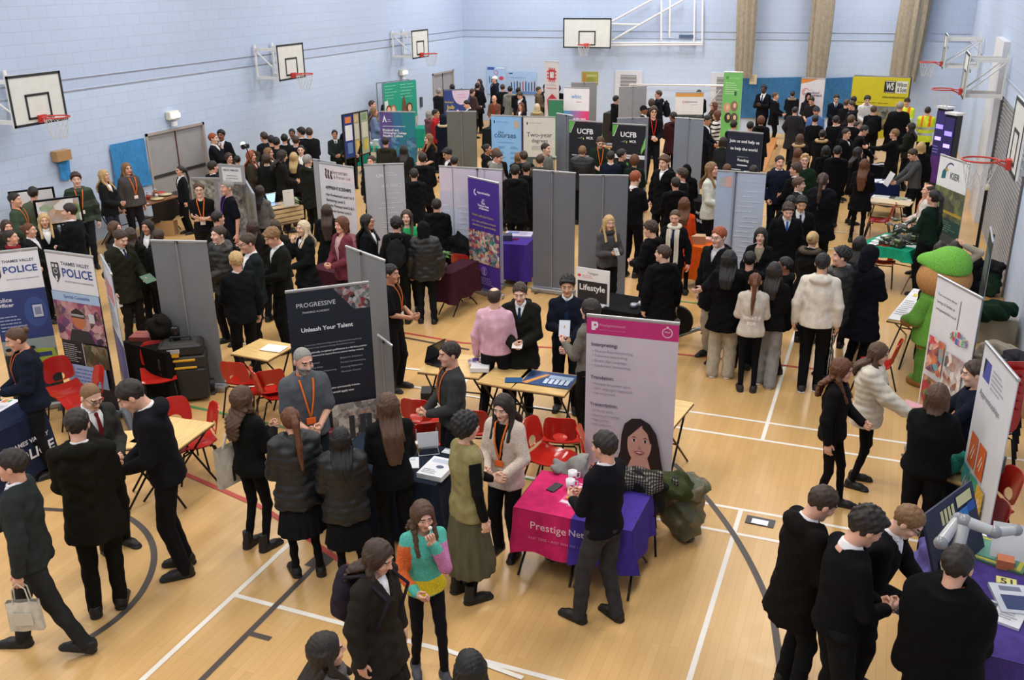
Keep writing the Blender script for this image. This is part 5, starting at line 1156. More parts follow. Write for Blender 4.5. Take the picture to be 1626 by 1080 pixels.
popup('popup_stand', 'green pop-up photo stand with smiling faces against the left wall', (608, 133), (660, 127), 2.15, .8, dr_greenphoto, '1f9a80')
def dr_job(cv):
 cv.rect(0, 0, 1, 1, '2c4084'); cv.ell(.65, .0, .34, .38, 'd8c4dc', 28, 180, 360); cv.t('Training for', .52, .10, .8, 'b84878'); cv.t('new skills here', .48, .17, .84, 'c86c8c'); cv.t('Finding a', .02, .28, .35, 'c8b440', True); cv.t('Job', .08, .38, .38, 'd8c040', True); cv.t('you Love', .13, .58, .46, 'e8ecf4', True); cv.t('?', .46, .50, .55, 'f0d0e0', True); cv.rect(0, .78, 1, .8, '8c9cc8'); cv.rect(.3, .92, .6, 1, 'c8b440')
popup('popup_stand', 'blue pop-up stand asking about a job you love, by the far left doors', (705, 144), (746, 143), 1.9, .75, dr_job, '2c4084')
def poster(name, lab, tl, br, draw, axis='y', v=None, cat='poster'):
 v = v if v is not None else YB - .03; f = aty if axis == 'y' else atx; A = f(*tl, v); B = f(*br, v); w = B.x - A.x; h = A.z - B.z; b = MB(); b.box((w / 2, 0, -h / 2), (w, .012, h), mat('d8dce4')); cv = Canvas(b, (0, -.0065, 0), (1, 0, 0), (0, 0, -1), (0, -1, 0), w, h); draw(cv)
 o = b.build(name, label=lab, cat=cat); o.location = A; return o
poster('poster', 'pale blue poster with a red shape, on the back wall behind the white-capped man', (773, 105), (803, 150), lambda cv: (cv.rect(0, 0, 1, 1, 'a8c8ec'), cv.rect(.03, .03, .4, .13, '3c5ca8'), cv.rect(.5, .03, .95, .08, 'dfe8f4'), cv.ell(.78, .42, .13, .07, 'd04858'), cv.ring(.5, .22, .12, .03, 'c86880')) + tuple(cv.rect(.12 + .1 * k, .35 + .04 * (k % 2), .16 + .1 * k, .6, '38446c') for k in range(5)))
poster('poster', 'wide pale blue poster showing a row of standing people, on the back wall', (806, 113), (852, 150), lambda cv: (cv.rect(0, 0, 1, 1, 'a4c4ea'), cv.rect(.05, .07, .18, .12, '3c4c7c'), cv.rect(0, .88, 1, 1, '5c84c0'), cv.lines(.08, .26, .92, 1, .08, '7c9cc8')) + tuple(cv.rect(.12 + .1 * k, .5 - .03 * (k % 3), .155 + .1 * k, .86, ['2c3454', '3c5c9c', '24304c', '6c3444', 'b04858'][k % 5]) for k in range(9)) + tuple(cv.ell(.137 + .1 * k, .47 - .03 * (k % 3), .018, .025, 'c89c84') for k in range(9)))
# small yellow poster on a pole
A = at(923, 113, 2.35); B = at(948, 114, 2.35); w = (B - A).length; b = MB(); b.box((w / 2, 0, 2.13), (w, .02, .42), mat('a8a848')); cv = Canvas(b, (0, -.0105, 2.35), (1, 0, 0), (0, 0, -1), (0, -1, 0), w, .42); cv.rect(.1, .2, .25, .8, 'c87848'); cv.rect(.3, .25, .9, .4, 'c8c480'); cv.lines(.3, .5, .9, 3, .12, '7c8030')
r = empty('poster_stand', (A.x, A.y + .05, 0), 0, 'small yellow-green poster on a pole above a grey banner back', 'poster'); b.build('poster', r); b = MB(); b.cyl((w / 2, .03, 0), (w / 2, .03, 2.3), .015, None, mat('8c8e92', 'metal')); b.lathe((w / 2, .03, 0), [(.2, 0), (.2, .02), (.02, .03)], mat('8c8e92', 'metal')); b.build('pole', r)
poster('notice', 'small cream notice on the back wall at the left end of the blue drape', (1191, 118), (1201, 134), lambda cv: (cv.rect(0, 0, 1, 1, 'd4c8a8'), cv.lines(.1, .2, .9, 3, .2, '9c8c60')), v=YB - .4, cat='notice')
# two tall pull-up columns on the right
for tl, tr, lab in (((1497, 170), (1506, 172), 'left one of two tall dark screens with purple lights near the right wall'), ((1511, 180), (1522, 184), 'right one of two tall dark screens with purple lights near the right wall')):
 A = at(*tl, 2.15); B = at(*tr, 2.15); r = empty('display_column', (A.x, A.y, 0), math.radians(-52), lab, 'display column', 'tall screen columns by the right wall')
 b = MB(); b.box((0, .1, 1.06), (.34, .18, 2.12), mat('20202c', 'gloss'), bev=.01); b.build('cabinet', r); b = MB(); b.box((0, .1, 2.14), (.38, .24, .05), mat('dcdce0')); b.build('top_cap', r)
 b = MB(); b.box((0, 0.0, 1.2), (.30, .02, 1.7), mat('342c6c')); cv = Canvas(b, (-.15, -.0105, 2.05), (1, 0, 0), (0, 0, -1), (0, -1, 0), .30, 1.7); cv.rect(.1, .18, .9, .24, mat('7c6cf0', 'emit')); cv.rect(.15, .35, .85, .40, mat('9c8cf8', 'emit')); cv.rect(0, .62, 1, 1, '5a2c7c'); cv.lines(.1, .48, .9, 3, .04, '8c84d8'); b.build('screen', r)
# ------------------------------------------------------------------ chairs
def chair_proto(c='b8281f'):
 r = empty('school_chair', (0, 0, 0), 0, 'x', 'chair'); cm = mat(c, 'gloss'); lm = mat('1c1a1a', 'metal')
 b = MB()
 def seat(a, d): # a across, d front(0)->back(1)
  x = (a - .5) * .42; y = -.21 + .40 * d; z = .445 - .03 * math.sin(d * 3.1) - .022 * math.cos((a - .5) * 3.1) - (.035 * max(0, .18 - d) / .18) + .03 * max(0, d - .8) / .2
  return (x, y, z)
 b.grid(seat, 10, 10, cm); b.grid(lambda a, d: tuple(Vector(seat(a, 1 - d)) - Vector((0, 0, .009))), 10, 10, cm); b.build('seat', r)
 b = MB(); V = []; n = 28
 def bk(u, v):   # u -1..1, v 0..1
  w = .21 - .035 * v ** 3; x = u * w; return Vector((x, .20 + .085 * v - .05 * u * u, .47 + .34 * v))
 for k in range(n):
  t = 2 * math.pi * k / n; ct, st = math.cos(t), math.sin(t)
  e = 1 / max(abs(ct), abs(st)) ; q = .78; ro = (1 - q) + q * e * .86; uo, vo = max(-1, min(1, ct * ro)), max(0, min(1, .5 + .5 * st * ro))
  hi, hv = ct * .36, .20 + st * .17
  for s_ in (0, .34, .67, 1): p = bk(hi + (uo - hi) * s_, hv + (vo - hv) * s_); V.append(p)
 F = [[k * 4 + j, ((k + 1) % n) * 4 + j, ((k + 1) % n) * 4 + j + 1, k * 4 + j + 1] for k in range(n) for j in range(3)]
 b.add(V, F, cm, True); b.add([p + Vector((0, .012, 0)) for p in V], [f[::-1] for f in F], cm, True)
 N_ = len(V); b.add(V + [p + Vector((0, .012, 0)) for p in V], [[k * 4 + 3, ((k + 1) % n) * 4 + 3, N_ + ((k + 1) % n) * 4 + 3, N_ + k * 4 + 3] for k in range(n)] + [[k * 4, N_ + k * 4, N_ + ((k + 1) % n) * 4, ((k + 1) % n) * 4] for k in range(n)], cm, True)
 b.build('backrest', r)
 for sx in (-1, 1):
  b = MB(); b.tube([(sx * .14, -.12, .375), (sx * .17, -.17, .37), (sx * .20, -.25, .01)], .011, lm); b.build('leg', r)
  b = MB(); b.tube([(sx * .14, .12, .385), (sx * .17, .16, .38), (sx * .20, .27, .01)], .011, lm); b.build('leg', r)
 b = MB(); b.tube([(-.15, -.12, .372), (.15, -.12, .372)], .01, lm); b.tube([(-.15, .12, .378), (.15, .12, .378)], .01, lm); b.build('frame', r)
 return r
def copy_tree(o, parent=None):
 c = o.copy(); COL.objects.link(c); c.parent = parent
 for ch in list(o.children): copy_tree(ch, c)
 return c
CH0 = chair_proto(); _cu = [False]
def chair(px, py, fd, label, z=.80, rz=None, pos=None, group='red school chairs', dz=0):
 """px,py: top middle of the backrest; fd: the way the sitter would face"""
 if _cu[0]: c = copy_tree(CH0)
 else: c = CH0; _cu[0] = True
 P = at(px, py, z) if pos is None else Vector(pos); a = face_rz(P, fd) if rz is None else rz; off = Matrix.Rotation(a, 3, 'Z') @ Vector((0, .27, 0)) if pos is None else Vector((0, 0, 0))
 c.location = (P.x - off.x, P.y - off.y, dz); c.rotation_euler = (0, 0, a); c['label'] = label; c['category'] = 'chair'; c['group'] = group
 return c
chair(84, 566, 20, 'red chair with a black pad, between the two left police banners'); chair(160, 581, -75, 'red chair seen side-on right of the police table'); chair(271, 630, 10, 'red chair behind the yellow desks on the left, back upright')
c_ = chair(343, 640, -78, 'red chair with full legs showing, pushed to the right side of the yellow desk')
chair(366, 573, 150, 'red chair left of the desk with one white sheet, facing away'); chair(427, 586, 185, 'red chair with its oval hole, in front of the white-sheeted desk'); chair(398, 584, 100, 'red chair side-on under the white-sheeted desk')
chair(657, 632, 160, 'red chair behind the straight long-haired girl'); chair(682, 669, 190, 'red chair by the coffee cup at the navy cloth table'); chair(748, 650, 170, 'red chair half hidden between the fleece man and the smiling woman')
chair(838, 663, 60, 'red chair behind the woman in the cream cardigan'); chair(889, 662, 175, 'red chair with a bright hole, left of the pink-headed banner'); chair(918, 678, 90, 'red chair seat edge tucked against the pink-headed banner')
chair(812, 378, 180, 'red chair beside the purple cloth table'); chair(548, 384, 100, 'red chair edge behind the angled grey banner back')
chair(1423, 322, -90, 'red chair with curved back behind the table of leaflets'); chair(1405, 388, 180, 'red chair under the green table'); chair(1432, 540, -95, 'red chair behind the long-haired girl in the cream jacket')
chair(243, 540, 0, 'red chair low behind the black cloth table'); chair(1618, 745, -60, 'red chair with a white paper on its seat, at the right edge'); chair(1600, 800, -70, 'red chair in the bottom right behind the robot arm display', z=.8)
P = at(1596, 600, 1.05)
for k in range(7):
 chair(0, 0, 0, 'red chair number %s of the stack behind the apprenticeships banner, counted from the floor' % ('one two three four five six seven'.split()[k]), pos=(P.x - .05 + .0 * k, P.y + .1 * 0 + .02 * k, 0), rz=math.radians(200), group='stacked red chairs', dz=.085 * k)
# coats and scarves over chairs
def drape(name, lab, P, rz, c, d=(.5, .3, .55), cat='coat', sd=0, kind='cloth', lean=0.0):
 """soft cloth heap: lofted folds"""
 def fn(X, Y, Z):
  d0 = ell(X, Y, Z, (0, 0, d[2] * .5), (d[0] / 2, d[1] / 2, d[2] / 2)); return d0 + .022 * np.sin(26 * X + 2 * np.sin(14 * Z + sd)) * np.sin(9 * Z + sd) + .014 * np.sin(38 * Y + 20 * X + sd) + .01 * np.sin(31 * Z + 12 * X) + .03 * np.abs(np.sin(11 * X + 7 * Z + sd)) * np.clip(Z / d[2] + .3, 0, 1) - .012
 V, F = surf(fn, (-d[0] * .62, -d[1] * .7, 0 - .02), (d[0] * .62, d[1] * .7, d[2] * 1.15), .015); V[:, 2] = np.maximum(V[:, 2], 0)
 o = link_mesh(name, np_mesh(name, V, F, [mat(c, kind)])); o.location = P; o.rotation_euler = (0, lean, rz); return tag(o, lab, cat)
# ------------------------------------------------------------------ tables
class Tab: pass
def table(name, label, L, R, depth, z=.72, kind='desk', c='1c2438', top='d9b676', drop=.62, front=None, cat='table', group=None, legc='1c1a1a', away=1, folds=.018, minw=None, sides=True):
 """L,R: near upper corners in the photo; kind desk | cloth | trestle"""
 A = at(*L, z); B = at(*R, z); d = Vector((B.x - A.x, B.y - A.y, 0)); w = d.length; rz = math.atan2(d.y, d.x); O = Vector((A.x, A.y, 0))
 T = Tab(); T.O = O; T.rz = rz; T.w = w; T.z = z; T.d = depth; T.r = empty(name, O, rz, label, cat, group); T.M = Matrix.Translation(O) @ Matrix.Rotation(rz, 4, 'Z'); dy = depth * away
 if kind in ('desk', 'trestle'):
  b = MB(); b.box((w / 2, dy / 2, z - .012), (w, depth, .018), mat(top, 'wood')); b.build('tabletop', T.r); b = MB(); e = mat('3a2c20')
  b.box((w / 2, dy / 2, z - .026), (w + .006, depth + .006, .012), e); b.build('edge', T.r)
 lm = mat(legc, 'metal')
 if kind == 'trestle':
  for x in (.1, .9):
   b = MB(); b.tube([(w * x, dy * .08, .01), (w * x, dy * .1, z - .03)], .014, lm); b.tube([(w * x, dy * .92, .01), (w * x, dy * .9, z - .03)], .014, lm); b.tube([(w * x, dy * .1, .25), (w * x, dy * .9, .25)], .01, lm); b.build('leg_frame', T.r)
 else:
  for x in (.04, .96):
   for y0, y1 in ((.06, .94), (.94, .06)):
    b = MB(); b.tube([(w * x, dy * y0, .01), (w * x + (.05 if x < .5 else -.05), dy * y1, z - .03)], .012, lm); b.build('leg', T.r)
  b = MB(); b.tube([(w * .08, dy * .5, z * .5), (w * .92, dy * .5, z * .5)], .01, lm); b.build('crossbar', T.r)
 if kind == 'cloth':
  cm = mat(c, 'cloth') if isinstance(c, str) else c; b = MB(); z0 = z - drop; n = 26; m_ = 8
  b.box((w / 2, dy / 2, z - .012), (w, depth, .02), mat('6c5c48')); b.build('tabletop', T.r); b = MB()
  y0, y1 = min(0, dy), max(0, dy); per = [(0, y0), (w, y0), (w, y1), (0, y1)]; ring = []
  for i in range(4):
   p, q = Vector(per[i]), Vector(per[(i + 1) % 4]); k = max(6, int((q - p).length / .06)); nv = Vector(((q - p).y, -(q - p).x)).normalized()
   for j in range(k): ring.append((p + (q - p) * j / k, nv, j / k))
  V = []; F = []; N_ = len(ring)
  for s_ in range(m_ + 1):
   f = s_ / m_
   for i, (p, nv, tt) in enumerate(ring):
    cr = max(0, 1 - min(tt, 1 - tt) * 7); am = folds * (1 + 1.5 * cr) * f; o = nv * (.006 + am * (1.1 + math.sin(i * 1.05 + 1.5 * math.sin(i * .31))) + .03 * f * cr)
    V.append((p.x + o.x, p.y + o.y, z + .004 - (z - z0) * f + (.012 * math.sin(i * .8) * f)))
  for s_ in range(m_):
   for i in range(N_): F.append([s_ * N_ + i, (s_ + 1) * N_ + i, (s_ + 1) * N_ + (i + 1) % N_, s_ * N_ + (i + 1) % N_])
  b.add(V, F, cm, True); b.add([(p[0], p[1], z + .005) for p in per], [[0, 1, 2, 3]], cm)
  if isinstance(c, (list, tuple)): pass
  if front:
   cv = Canvas(b, (0, y0 - folds * 2.3 - .012, z), (1, 0, 0), (0, 0, -1), (0, -1, 0), w, z - z0); front(cv)
  o = b.build('tablecloth'); o.location = O; o.rotation_euler = (0, 0, rz); tag(o, 'cloth draped over the ' + ' '.join(label.split(',')[0].split()[:12]), 'tablecloth'); T.cl = o
 return T
def on(T, x, y, dz=0): return T.M @ Vector((x * T.w, y * T.d, T.z + .006 + dz))
def flat(name, lab, P, rz, w, d, h, c, cat, draw=None, group=None, tilt=0):
 b = MB(); b.box((0, 0, h / 2), (w, d, h), mat(c))
 if draw: draw(Canvas(b, (-w / 2, d / 2, h), (1, 0, 0), (0, -1, 0), (0, 0, 1), w, d))
 o = b.build(name, label=lab, cat=cat, group=group) if group else b.build(name, label=lab, cat=cat); o.location = P; o.rotation_euler = (math.radians(tilt), 0, rz); return o
def cup(lab, P, c='c8a878', h=.11, group=None):
 r = empty('paper_cup', P, 0, lab, 'cup', group); b = MB(); b.lathe((0, 0, 0), [(.028, 0), (.038, h * .96), (.04, h), (.036, h * .97)], mat(c), 14); b.build('cup_body', r); b = MB(); b.lathe((0, 0, h * .95), [(.036, 0), (.037, .004), (.0, .005)], mat('e8e4da'), 14); b.build('rim_and_drink', r); return r
# ------------------------------------------------------------------ tables and what lies on them
T = {}
T['pol'] = table('folding_table', 'police table with a navy cloth, at the left edge', (-30, 700), (72, 652), .75, .75, 'cloth', '1f2740', drop=.66, front=lambda cv: (cv.t('THAMES VALLEY', .25, .30, .93, 'c8ccd8', True), cv.t('POLICE', .30, .47, .98, 'd4d8e2', True)))
def desk(lab, a, b_, depth, **k): return table('exam_desk', lab, a, b_, depth, .72, 'desk', group='yellow exam desks', cat='desk', **k)
def desk4(lab, p0, p1, p2, z=.72):
 """p0-p1: one edge, p2: the corner after p1"""
 A, B, C_ = at(*p0, z), at(*p1, z), at(*p2, z); d = Vector((B.x - A.x, B.y - A.y, 0)); U = d.normalized(); V_ = Vector((-U.y, U.x, 0)); dep = Vector((C_.x - B.x, C_.y - B.y, 0)).dot(V_)
 return table('exam_desk', lab, p0, p1, abs(dep), z, 'desk', group='yellow exam desks', cat='desk', away=1 if dep > 0 else -1)
T['d1'] = desk4('yellow folding desk on the left with a red chair pushed to its right side', (283, 713), (340, 671), (268, 659))
T['d0'] = desk4('yellow desk corner showing left of the crossed-leg desk, behind the boy in the black hoodie', (262, 704), (266, 676), (196, 662))
T['d2'] = desk4('yellow folding desk with one white sheet, left of the Unleash Your Talent banner', (366, 561), (425, 572), (463, 546))
T['d3'] = desk4('yellow desk with an open laptop, right of the angled grey banner back', (663, 590), (760, 600), (770, 566))
T['d4'] = desk4('yellow desk in front of the pink-shirted man, middle of three in a row', (757, 606), (812, 616), (842, 582))
T['d5'] = desk4('yellow desk with a blue poster on it, right end of the row of three', (811, 616), (896, 628), (911, 595))
T['d6'] = desk4('yellow desk mostly hidden by the pink-headed banner, its corner and leg to the right', (1000, 668), (1066, 682), (1085, 636))
T['prog'] = table('folding_table', 'navy cloth table with coffee cups and brochures, in front of the grey-haired man', (515, 735), (690, 772), .72, .75, 'cloth', '1d2634', drop=.68)
T['fit'] = table('folding_table', 'black cloth table printed Lifestyle Fitness, in front of the blonde woman', (905, 482), (1012, 500), .72, .76, 'cloth', '111113', drop=.7, front=lambda cv: (cv.t('Lifestyle', .12, .12, .70, 'e8e8ea', True), cv.t('Fitness', .22, .52, .66, 'e8e8ea', True)))
T['pp'] = table('folding_table', 'purple cloth table in the middle, left of the big grey banner backs', (790, 387), (836, 390), .9, .76, 'cloth', '46308c', drop=.66)
T['bench'] = table('folding_table', 'black table with university lettering, beside the woman in the white cardigan', (1085, 318), (1122, 322), .7, .76, 'cloth', '121214', drop=.7, front=lambda cv: (cv.t('University of', .1, .25, .95, 'd8dade', True), cv.t('Reading', .3, .48, .9, 'd8dade', True)))
T['or'] = table('folding_table', 'bright orange cloth table with leaflets, behind the boy with glasses', (1086, 389), (1118, 395), .62, .76, 'cloth', 'd8641c', drop=.6)
T['grn'] = table('folding_table', 'green cloth table with engine parts and white leaflets', (1365, 386), (1441, 401), .98, .76, 'cloth', '1c9470', drop=.17, legc='a08868')
T['pap'] = table('folding_table', 'wooden table spread with leaflets in front of the man in the grey jumper', (1375, 322), (1436, 328), .8, .74, 'desk', top='c8a878')
T['blu'] = table('folding_table', 'navy cloth table with white papers, behind the leaflet table', (1383, 291), (1428, 294), .6, .76, 'cloth', '1c2850', drop=.5)
T['bk'] = table('folding_table', 'small black cloth table with white plates near the yellow stand', (1378, 262), (1404, 266), .6, .76, 'cloth', '101014', drop=.55)
T['wh'] = desk4('narrow desk covered by a white form, beside the green costume', (1408, 508), (1437, 513), (1430, 455))
T['food'] = table('folding_table', 'wooden table of food jars and plates along the left wall', (184, 339), (286, 311), .68, .75, 'desk', top='8c5c3c')
T['blk'] = table('folding_table', 'black cloth table behind the crest banner, under the green coat boy', (193, 543), (262, 562), .5, .74, 'cloth', '14120f', drop=.66)
T['bur'] = table('folding_table', 'burgundy cloth table with a plant, right of the puffer-coated person', (690, 432), (716, 436), .85, .74, 'cloth', '3c1c28', drop=.5)
T['bur2'] = table('folding_table', 'long burgundy cloth table between the tall dark-haired girl and the seated woman', (490, 425), (556, 440), .8, .74, 'cloth', '4a2430', drop=.6)
T['col'] = table('folding_table', 'teal cloth table with bags in front of the college banner', (566, 233), (604, 236), .8, .76, 'cloth', '1f8c74', drop=.55)
T['col2'] = table('folding_table', 'second teal cloth table right of the college banner', (658, 205), (674, 205), .8, .80, 'cloth', '1f8c74', drop=.6)
T['lf'] = table('folding_table', 'table with laptops between the two men in green on the far left', (82, 372), (112, 362), .6, .75, 'desk', top='3c3838')
T['sw'] = table('folding_table', 'table of toys and leaflets behind the black-shirted woman', (1462, 745), (1528, 770), .72, .74, 'desk', top='b89868')
T['rb'] = table('folding_table', 'purple cloth table with open books at the bottom right', (1540, 1035), (1640, 1060), 1.75, .75, 'cloth', '4c3c80', drop=.45)
T['rb2'] = table('folding_table', 'wooden table behind the robot arm display at the right edge', (1580, 905), (1650, 925), .7, .74, 'desk', top='b08a5c')
T['pk'] = None
# Prestige table: one table, pink half and purple half
L_, R_ = (815, 806), (1003, 845)
A = at(*L_, .74); Bq = at(*R_, .74); Mid = (A + Bq) / 2; mp_ = proj(Mid)
T['pk'] = table('folding_table', 'table with a bright pink cloth, left half of the pair by the pink-headed banner', L_, mp_, .72, .74, 'cloth', 'cc2c68', drop=.42, front=lambda cv: (cv.t('Prestige', .34, .16, .95, 'f0d8e4'), cv.t('ANY TIME • ANY WH', .30, .52, .98, 'dc86a8')))
T['pu'] = table('folding_table', 'table with a purple cloth, right half of the pair by the pink-headed banner', mp_, R_, .72, .74, 'cloth', '44348c', drop=.42, front=lambda cv: (cv.t('Network', .0, .16, .62, 'd8d4f0'), cv.t('ERE • ANY LANGUAGE', .02, .52, .68, '8c7cc8')))
# items: desks
flat('paper_sheet', 'white sheet lying on the yellow desk left of the Unleash Your Talent banner', on(T['d2'], .7, .6), T['d2'].rz + .1, .30, .22, .003, 'e8e6e0', 'paper')
flat('poster', 'blue poster with white squares lying on the right yellow desk', on(T['d5'], .55, .6), T['d5'].rz, .58, .40, .004, '2c4c80', 'poster', lambda cv: (cv.rect(.45, .2, .95, .45, 'a8c0dc'), cv.poly([(0, .95), (.35, .2), (.45, .2), (.12, 1)], 'd8984c'), cv.poly([(0, .1), (.25, .1), (.1, .5), (0, .5)], '1c3058')) + tuple(cv.rect(.42 + .11 * k, .5, .50 + .11 * k, .85, 'c8d8ec') for k in range(5)))
flat('leaflet', 'small blue leaflet on the middle yellow desk', on(T['d4'], .85, .3), T['d4'].rz + .4, .2, .14, .004, '2c5c90', 'leaflet')
flat('leaflet_stack', 'stack of white leaflets beside the pink-shirted man', on(T['d3'], .93, .35), T['d3'].rz + .2, .22, .18, .05, 'dcdce0', 'leaflets')
def laptop(lab, P, rz, c='2c2a2a', op=105, scr=None):
 r = empty('laptop', P, rz, lab, 'laptop'); b = MB(); b.box((0, 0, .009), (.34, .24, .018), mat(c, 'metal'), bev=.005); b.build('keyboard_base', r); a = math.radians(op)
 b = MB(); b.X = Matrix.Translation((0, .12, .016)) @ Matrix.Rotation(math.radians(180 - op) * -1 + math.radians(90), 4, 'X'); b.box((0, .0, .11), (.34, .01, .23), mat(c, 'metal'), bev=.003)
 b.box((0, -.006, .112), (.31, .003, .19), mat(scr, 'emit') if scr else mat('20242c', 'gloss')); b.build('screen', r); return r
laptop('open dark laptop on the yellow desk beside the fleece man', on(T['d3'], .22, .55), T['d3'].rz + math.radians(70))
b = MB(); P = on(T['d3'], .80, .55)
for k in range(16):
 a = k * .7; b.lathe((.05 * math.cos(a) * (k % 3) / 2, .05 * math.sin(a) * (k % 3) / 2, .05 + .012 * (k % 4)), [(.0, -.02), (.018, -.008), (.02, .006), (.0, .016)], mat(['c8b8d8', '5c3c98', 'e0d4e4'][k % 3]), 8)
b.lathe((0, 0, 0), [(.05, 0), (.09, .02), (.10, .045), (.095, .05)], mat('d8d0dc', 'gloss'), 16); b.build('sweet_bowl', label='round bowl of white and purple sweets on the yellow desk', cat='bowl').location = P
# progressive table
cup('brown paper cup with cream rim at the left of the navy cloth table', on(T['prog'], .62, .72)); cup('brown paper cup near the right end of the navy cloth table', on(T['prog'], .93, .82))
for i, (x, y, lab) in enumerate(((.60, .35, 'white open brochure by the left paper cup'), (.92, .35, 'thick white brochure stack at the right end of the navy cloth table'), (.86, .9, 'white slip of paper behind the right paper cup'))):
 flat('brochure', lab, on(T['prog'], x, y), T['prog'].rz + .5 * (i == 0), (.32, .26, .14)[i], (.22, .36, .09)[i], (.008, .05, .004)[i], 'e4e6ea', 'brochure', lambda cv: (cv.rect(.1, .1, .9, .3, 'b8c4d4'), cv.ell(.6, .5, .15, .08, '54607c'), cv.lines(.1, .7, .8, 3, .08, 'a8b0bc')))
# leaflet rack on that table
P = on(T['prog'], .70, .78); r = empty('leaflet_holder', P, T['prog'].rz + .6, 'white wire leaflet holder with curled papers beside the left paper cup', 'leaflet holder'); b = MB()
for k in range(4): b.box((0, .05 - .03 * k, .10 + .02 * k), (.2, .004, .16), mat('e0e2e6'), rot('X', -14 + 6 * k))
b.build('leaflets', r); b = MB(); b.tube([(-.1, -.08, .01), (-.1, .1, .01), (-.1, .12, .2)], .005, mat('b8bcc0', 'metal')); b.tube([(.1, -.08, .01), (.1, .1, .01), (.1, .12, .2)], .005, mat('b8bcc0', 'metal')); b.tube([(-.1, -.08, .01), (.1, -.08, .01)], .005, mat('b8bcc0', 'metal')); b.build('wire_frame', r)
# police table
flat('leaflet', 'white leaflet with coloured corner on the police table', on(T['pol'], .86, .72), T['pol'].rz + .2, .34, .2, .004, 'e6e4ec', 'leaflet', lambda cv: (cv.rect(.7, .1, .95, .4, 'd88838'), cv.rect(.75, .45, .95, .6, '48a058'), cv.lines(.1, .4, .6, 4, .12, '9090a4')))
b = MB(); b.lathe((0, 0, 0), [(.045, 0), (.045, .2), (.05, .21), (.048, .215)], mat('c4ccd4', 'gloss'), 14); b.lathe((0, 0, .2), [(.03, 0), (.03, .04), (0, .045)], mat('e4e8ea', 'gloss'), 12)
b.build('drinks_flask', label='clear drinks flask on the police table near the officer', cat='flask').location = on(T['pol'], .70, .85)
cup('cream takeaway cup with a white lid beyond the police table, above the cropped-haired boy', on(T['pol'], .97, .95), 'e4dccc', .14)
# fitness table
P = on(T['fit'], .3, .12); r = empty('sign_holder', P, T['fit'].rz, 'white sign with a red dot standing on the black fitness table', 'sign'); b = MB(); b.box((0, 0, .27), (.52, .012, .52), mat('dcdcde')); cv = Canvas(b, (-.26, -.007, .53), (1, 0, 0), (0, 0, -1), (0, -1, 0), .52, .52)
cv.t('Telegym', .35, .1, .66, '5c5c64'); cv.ell(.1, .22, .05, .04, 'd83c38'); cv.lines(.2, .2, .6, 2, .05, 'd89c98'); cv.rect(.06, .36, .94, .94, '1c1c20'); cv.t('Lifestyle', .12, .45, .88, 'd8d8dc', True); b.build('sign_panel', r); b = MB(); b.box((0, .02, .01), (.4, .16, .02), mat('c8c8cc')); b.build('foot', r)
b = MB(); b.lathe((0, 0, 0), [(.05, 0), (.06, .03), (.05, .06), (.0, .062)], mat('9ca4b0', 'metal'), 12); b.build('tape_dispenser', label='small silver round tin on the black fitness table', cat='tin').location = on(T['fit'], .85, .35)
flat('card_pile', 'small pale card pile on the right of the black fitness table', on(T['fit'], .92, .6), 0, .16, .11, .03, 'a8acb8', 'cards')
# pink table
flat('smartphone', 'black smartphone lying on the pink cloth', on(T['pk'], .42, .62), T['pk'].rz - .25, .08, .16, .01, '0c0c10', 'phone')
def mug(lab, P, c='e8e4e8'):
 r = empty('mug', P, .6, lab, 'mug'); b = MB(); b.lathe((0, 0, 0), [(.04, 0), (.043, .10), (.038, .10), (.036, .02), (0, .02)], mat(c, 'gloss'), 16); b.box((0, -.043, .05), (.03, .004, .03), mat('c83c78')); b.build('mug_body', r); b = MB(); b.tube([(.04, 0, .08), (.07, 0, .075), (.07, 0, .03), (.04, 0, .02)], .006, mat(c, 'gloss'), 6); b.build('handle', r)
mug('white branded mug on the pink cloth, upper of the two', on(T['pk'], .62, .88)); mug('white branded mug on the pink cloth, lower of the two', on(T['pk'], .68, .66))
for i, (x, y, lab) in enumerate(((.86, .72, 'pink flyer with white print beside the standing man, upper left'), (1.0, .70, 'pink flyer with white print, upper right of four on the pink cloth'), (.80, .42, 'pink flyer nearer the front edge, left of the pair'), (.96, .38, 'pink flyer nearer the front edge, right of the pair'))):
 flat('flyer', lab, on(T['pk'], x - .04, y), T['pk'].rz - .15, .11, .2, .003, 'd84484', 'flyer', lambda cv: (cv.rect(.15, .1, .8, .18, 'f0d8e4'), cv.rect(.3, .3, .8, .5, 'f0dce8'), cv.rect(.1, .7, .9, .92, 'e8c8d8')), group='pink flyers')
for i, c in enumerate(('d8a838', 'c8d0e0', 'd87848')): b = MB(); b.ball((0, 0, .012), (.016, .016, .013), mat(c, 'gloss'), 10); b.build('sweet', label='small %s wrapped sweet on the pink cloth' % ('yellow', 'white', 'orange')[i], cat='sweet').location = on(T['pk'], .74 + .035 * i, .42 + .04 * (i % 2))
P = on(T['pu'], .22, .72); r = empty('sweet_tub', P, 0, 'clear tub full of pink and white sweets on the purple cloth', 'tub'); b = MB(); b.lathe((0, 0, 0), [(.085, 0), (.105, .19), (.11, .2), (.104, .2), (.082, .01), (0, .01)], mat('dcc8d4', 'gloss'), 20); b.build('tub', r); b = MB(); rn = random.Random(4)
for k in range(46): a = rn.uniform(0, 6.28); q = rn.uniform(0, .088); b.ball((q * math.cos(a), q * math.sin(a), .185 + rn.uniform(0, .035) + (.09 - q) * .3), (.022, .016, .014), mat(rn.choice(['e4dce4', 'd84c7c', 'e89cb8', 'f0ecf0']), 'gloss'), 6)
b.build('sweets', r, kind='stuff')
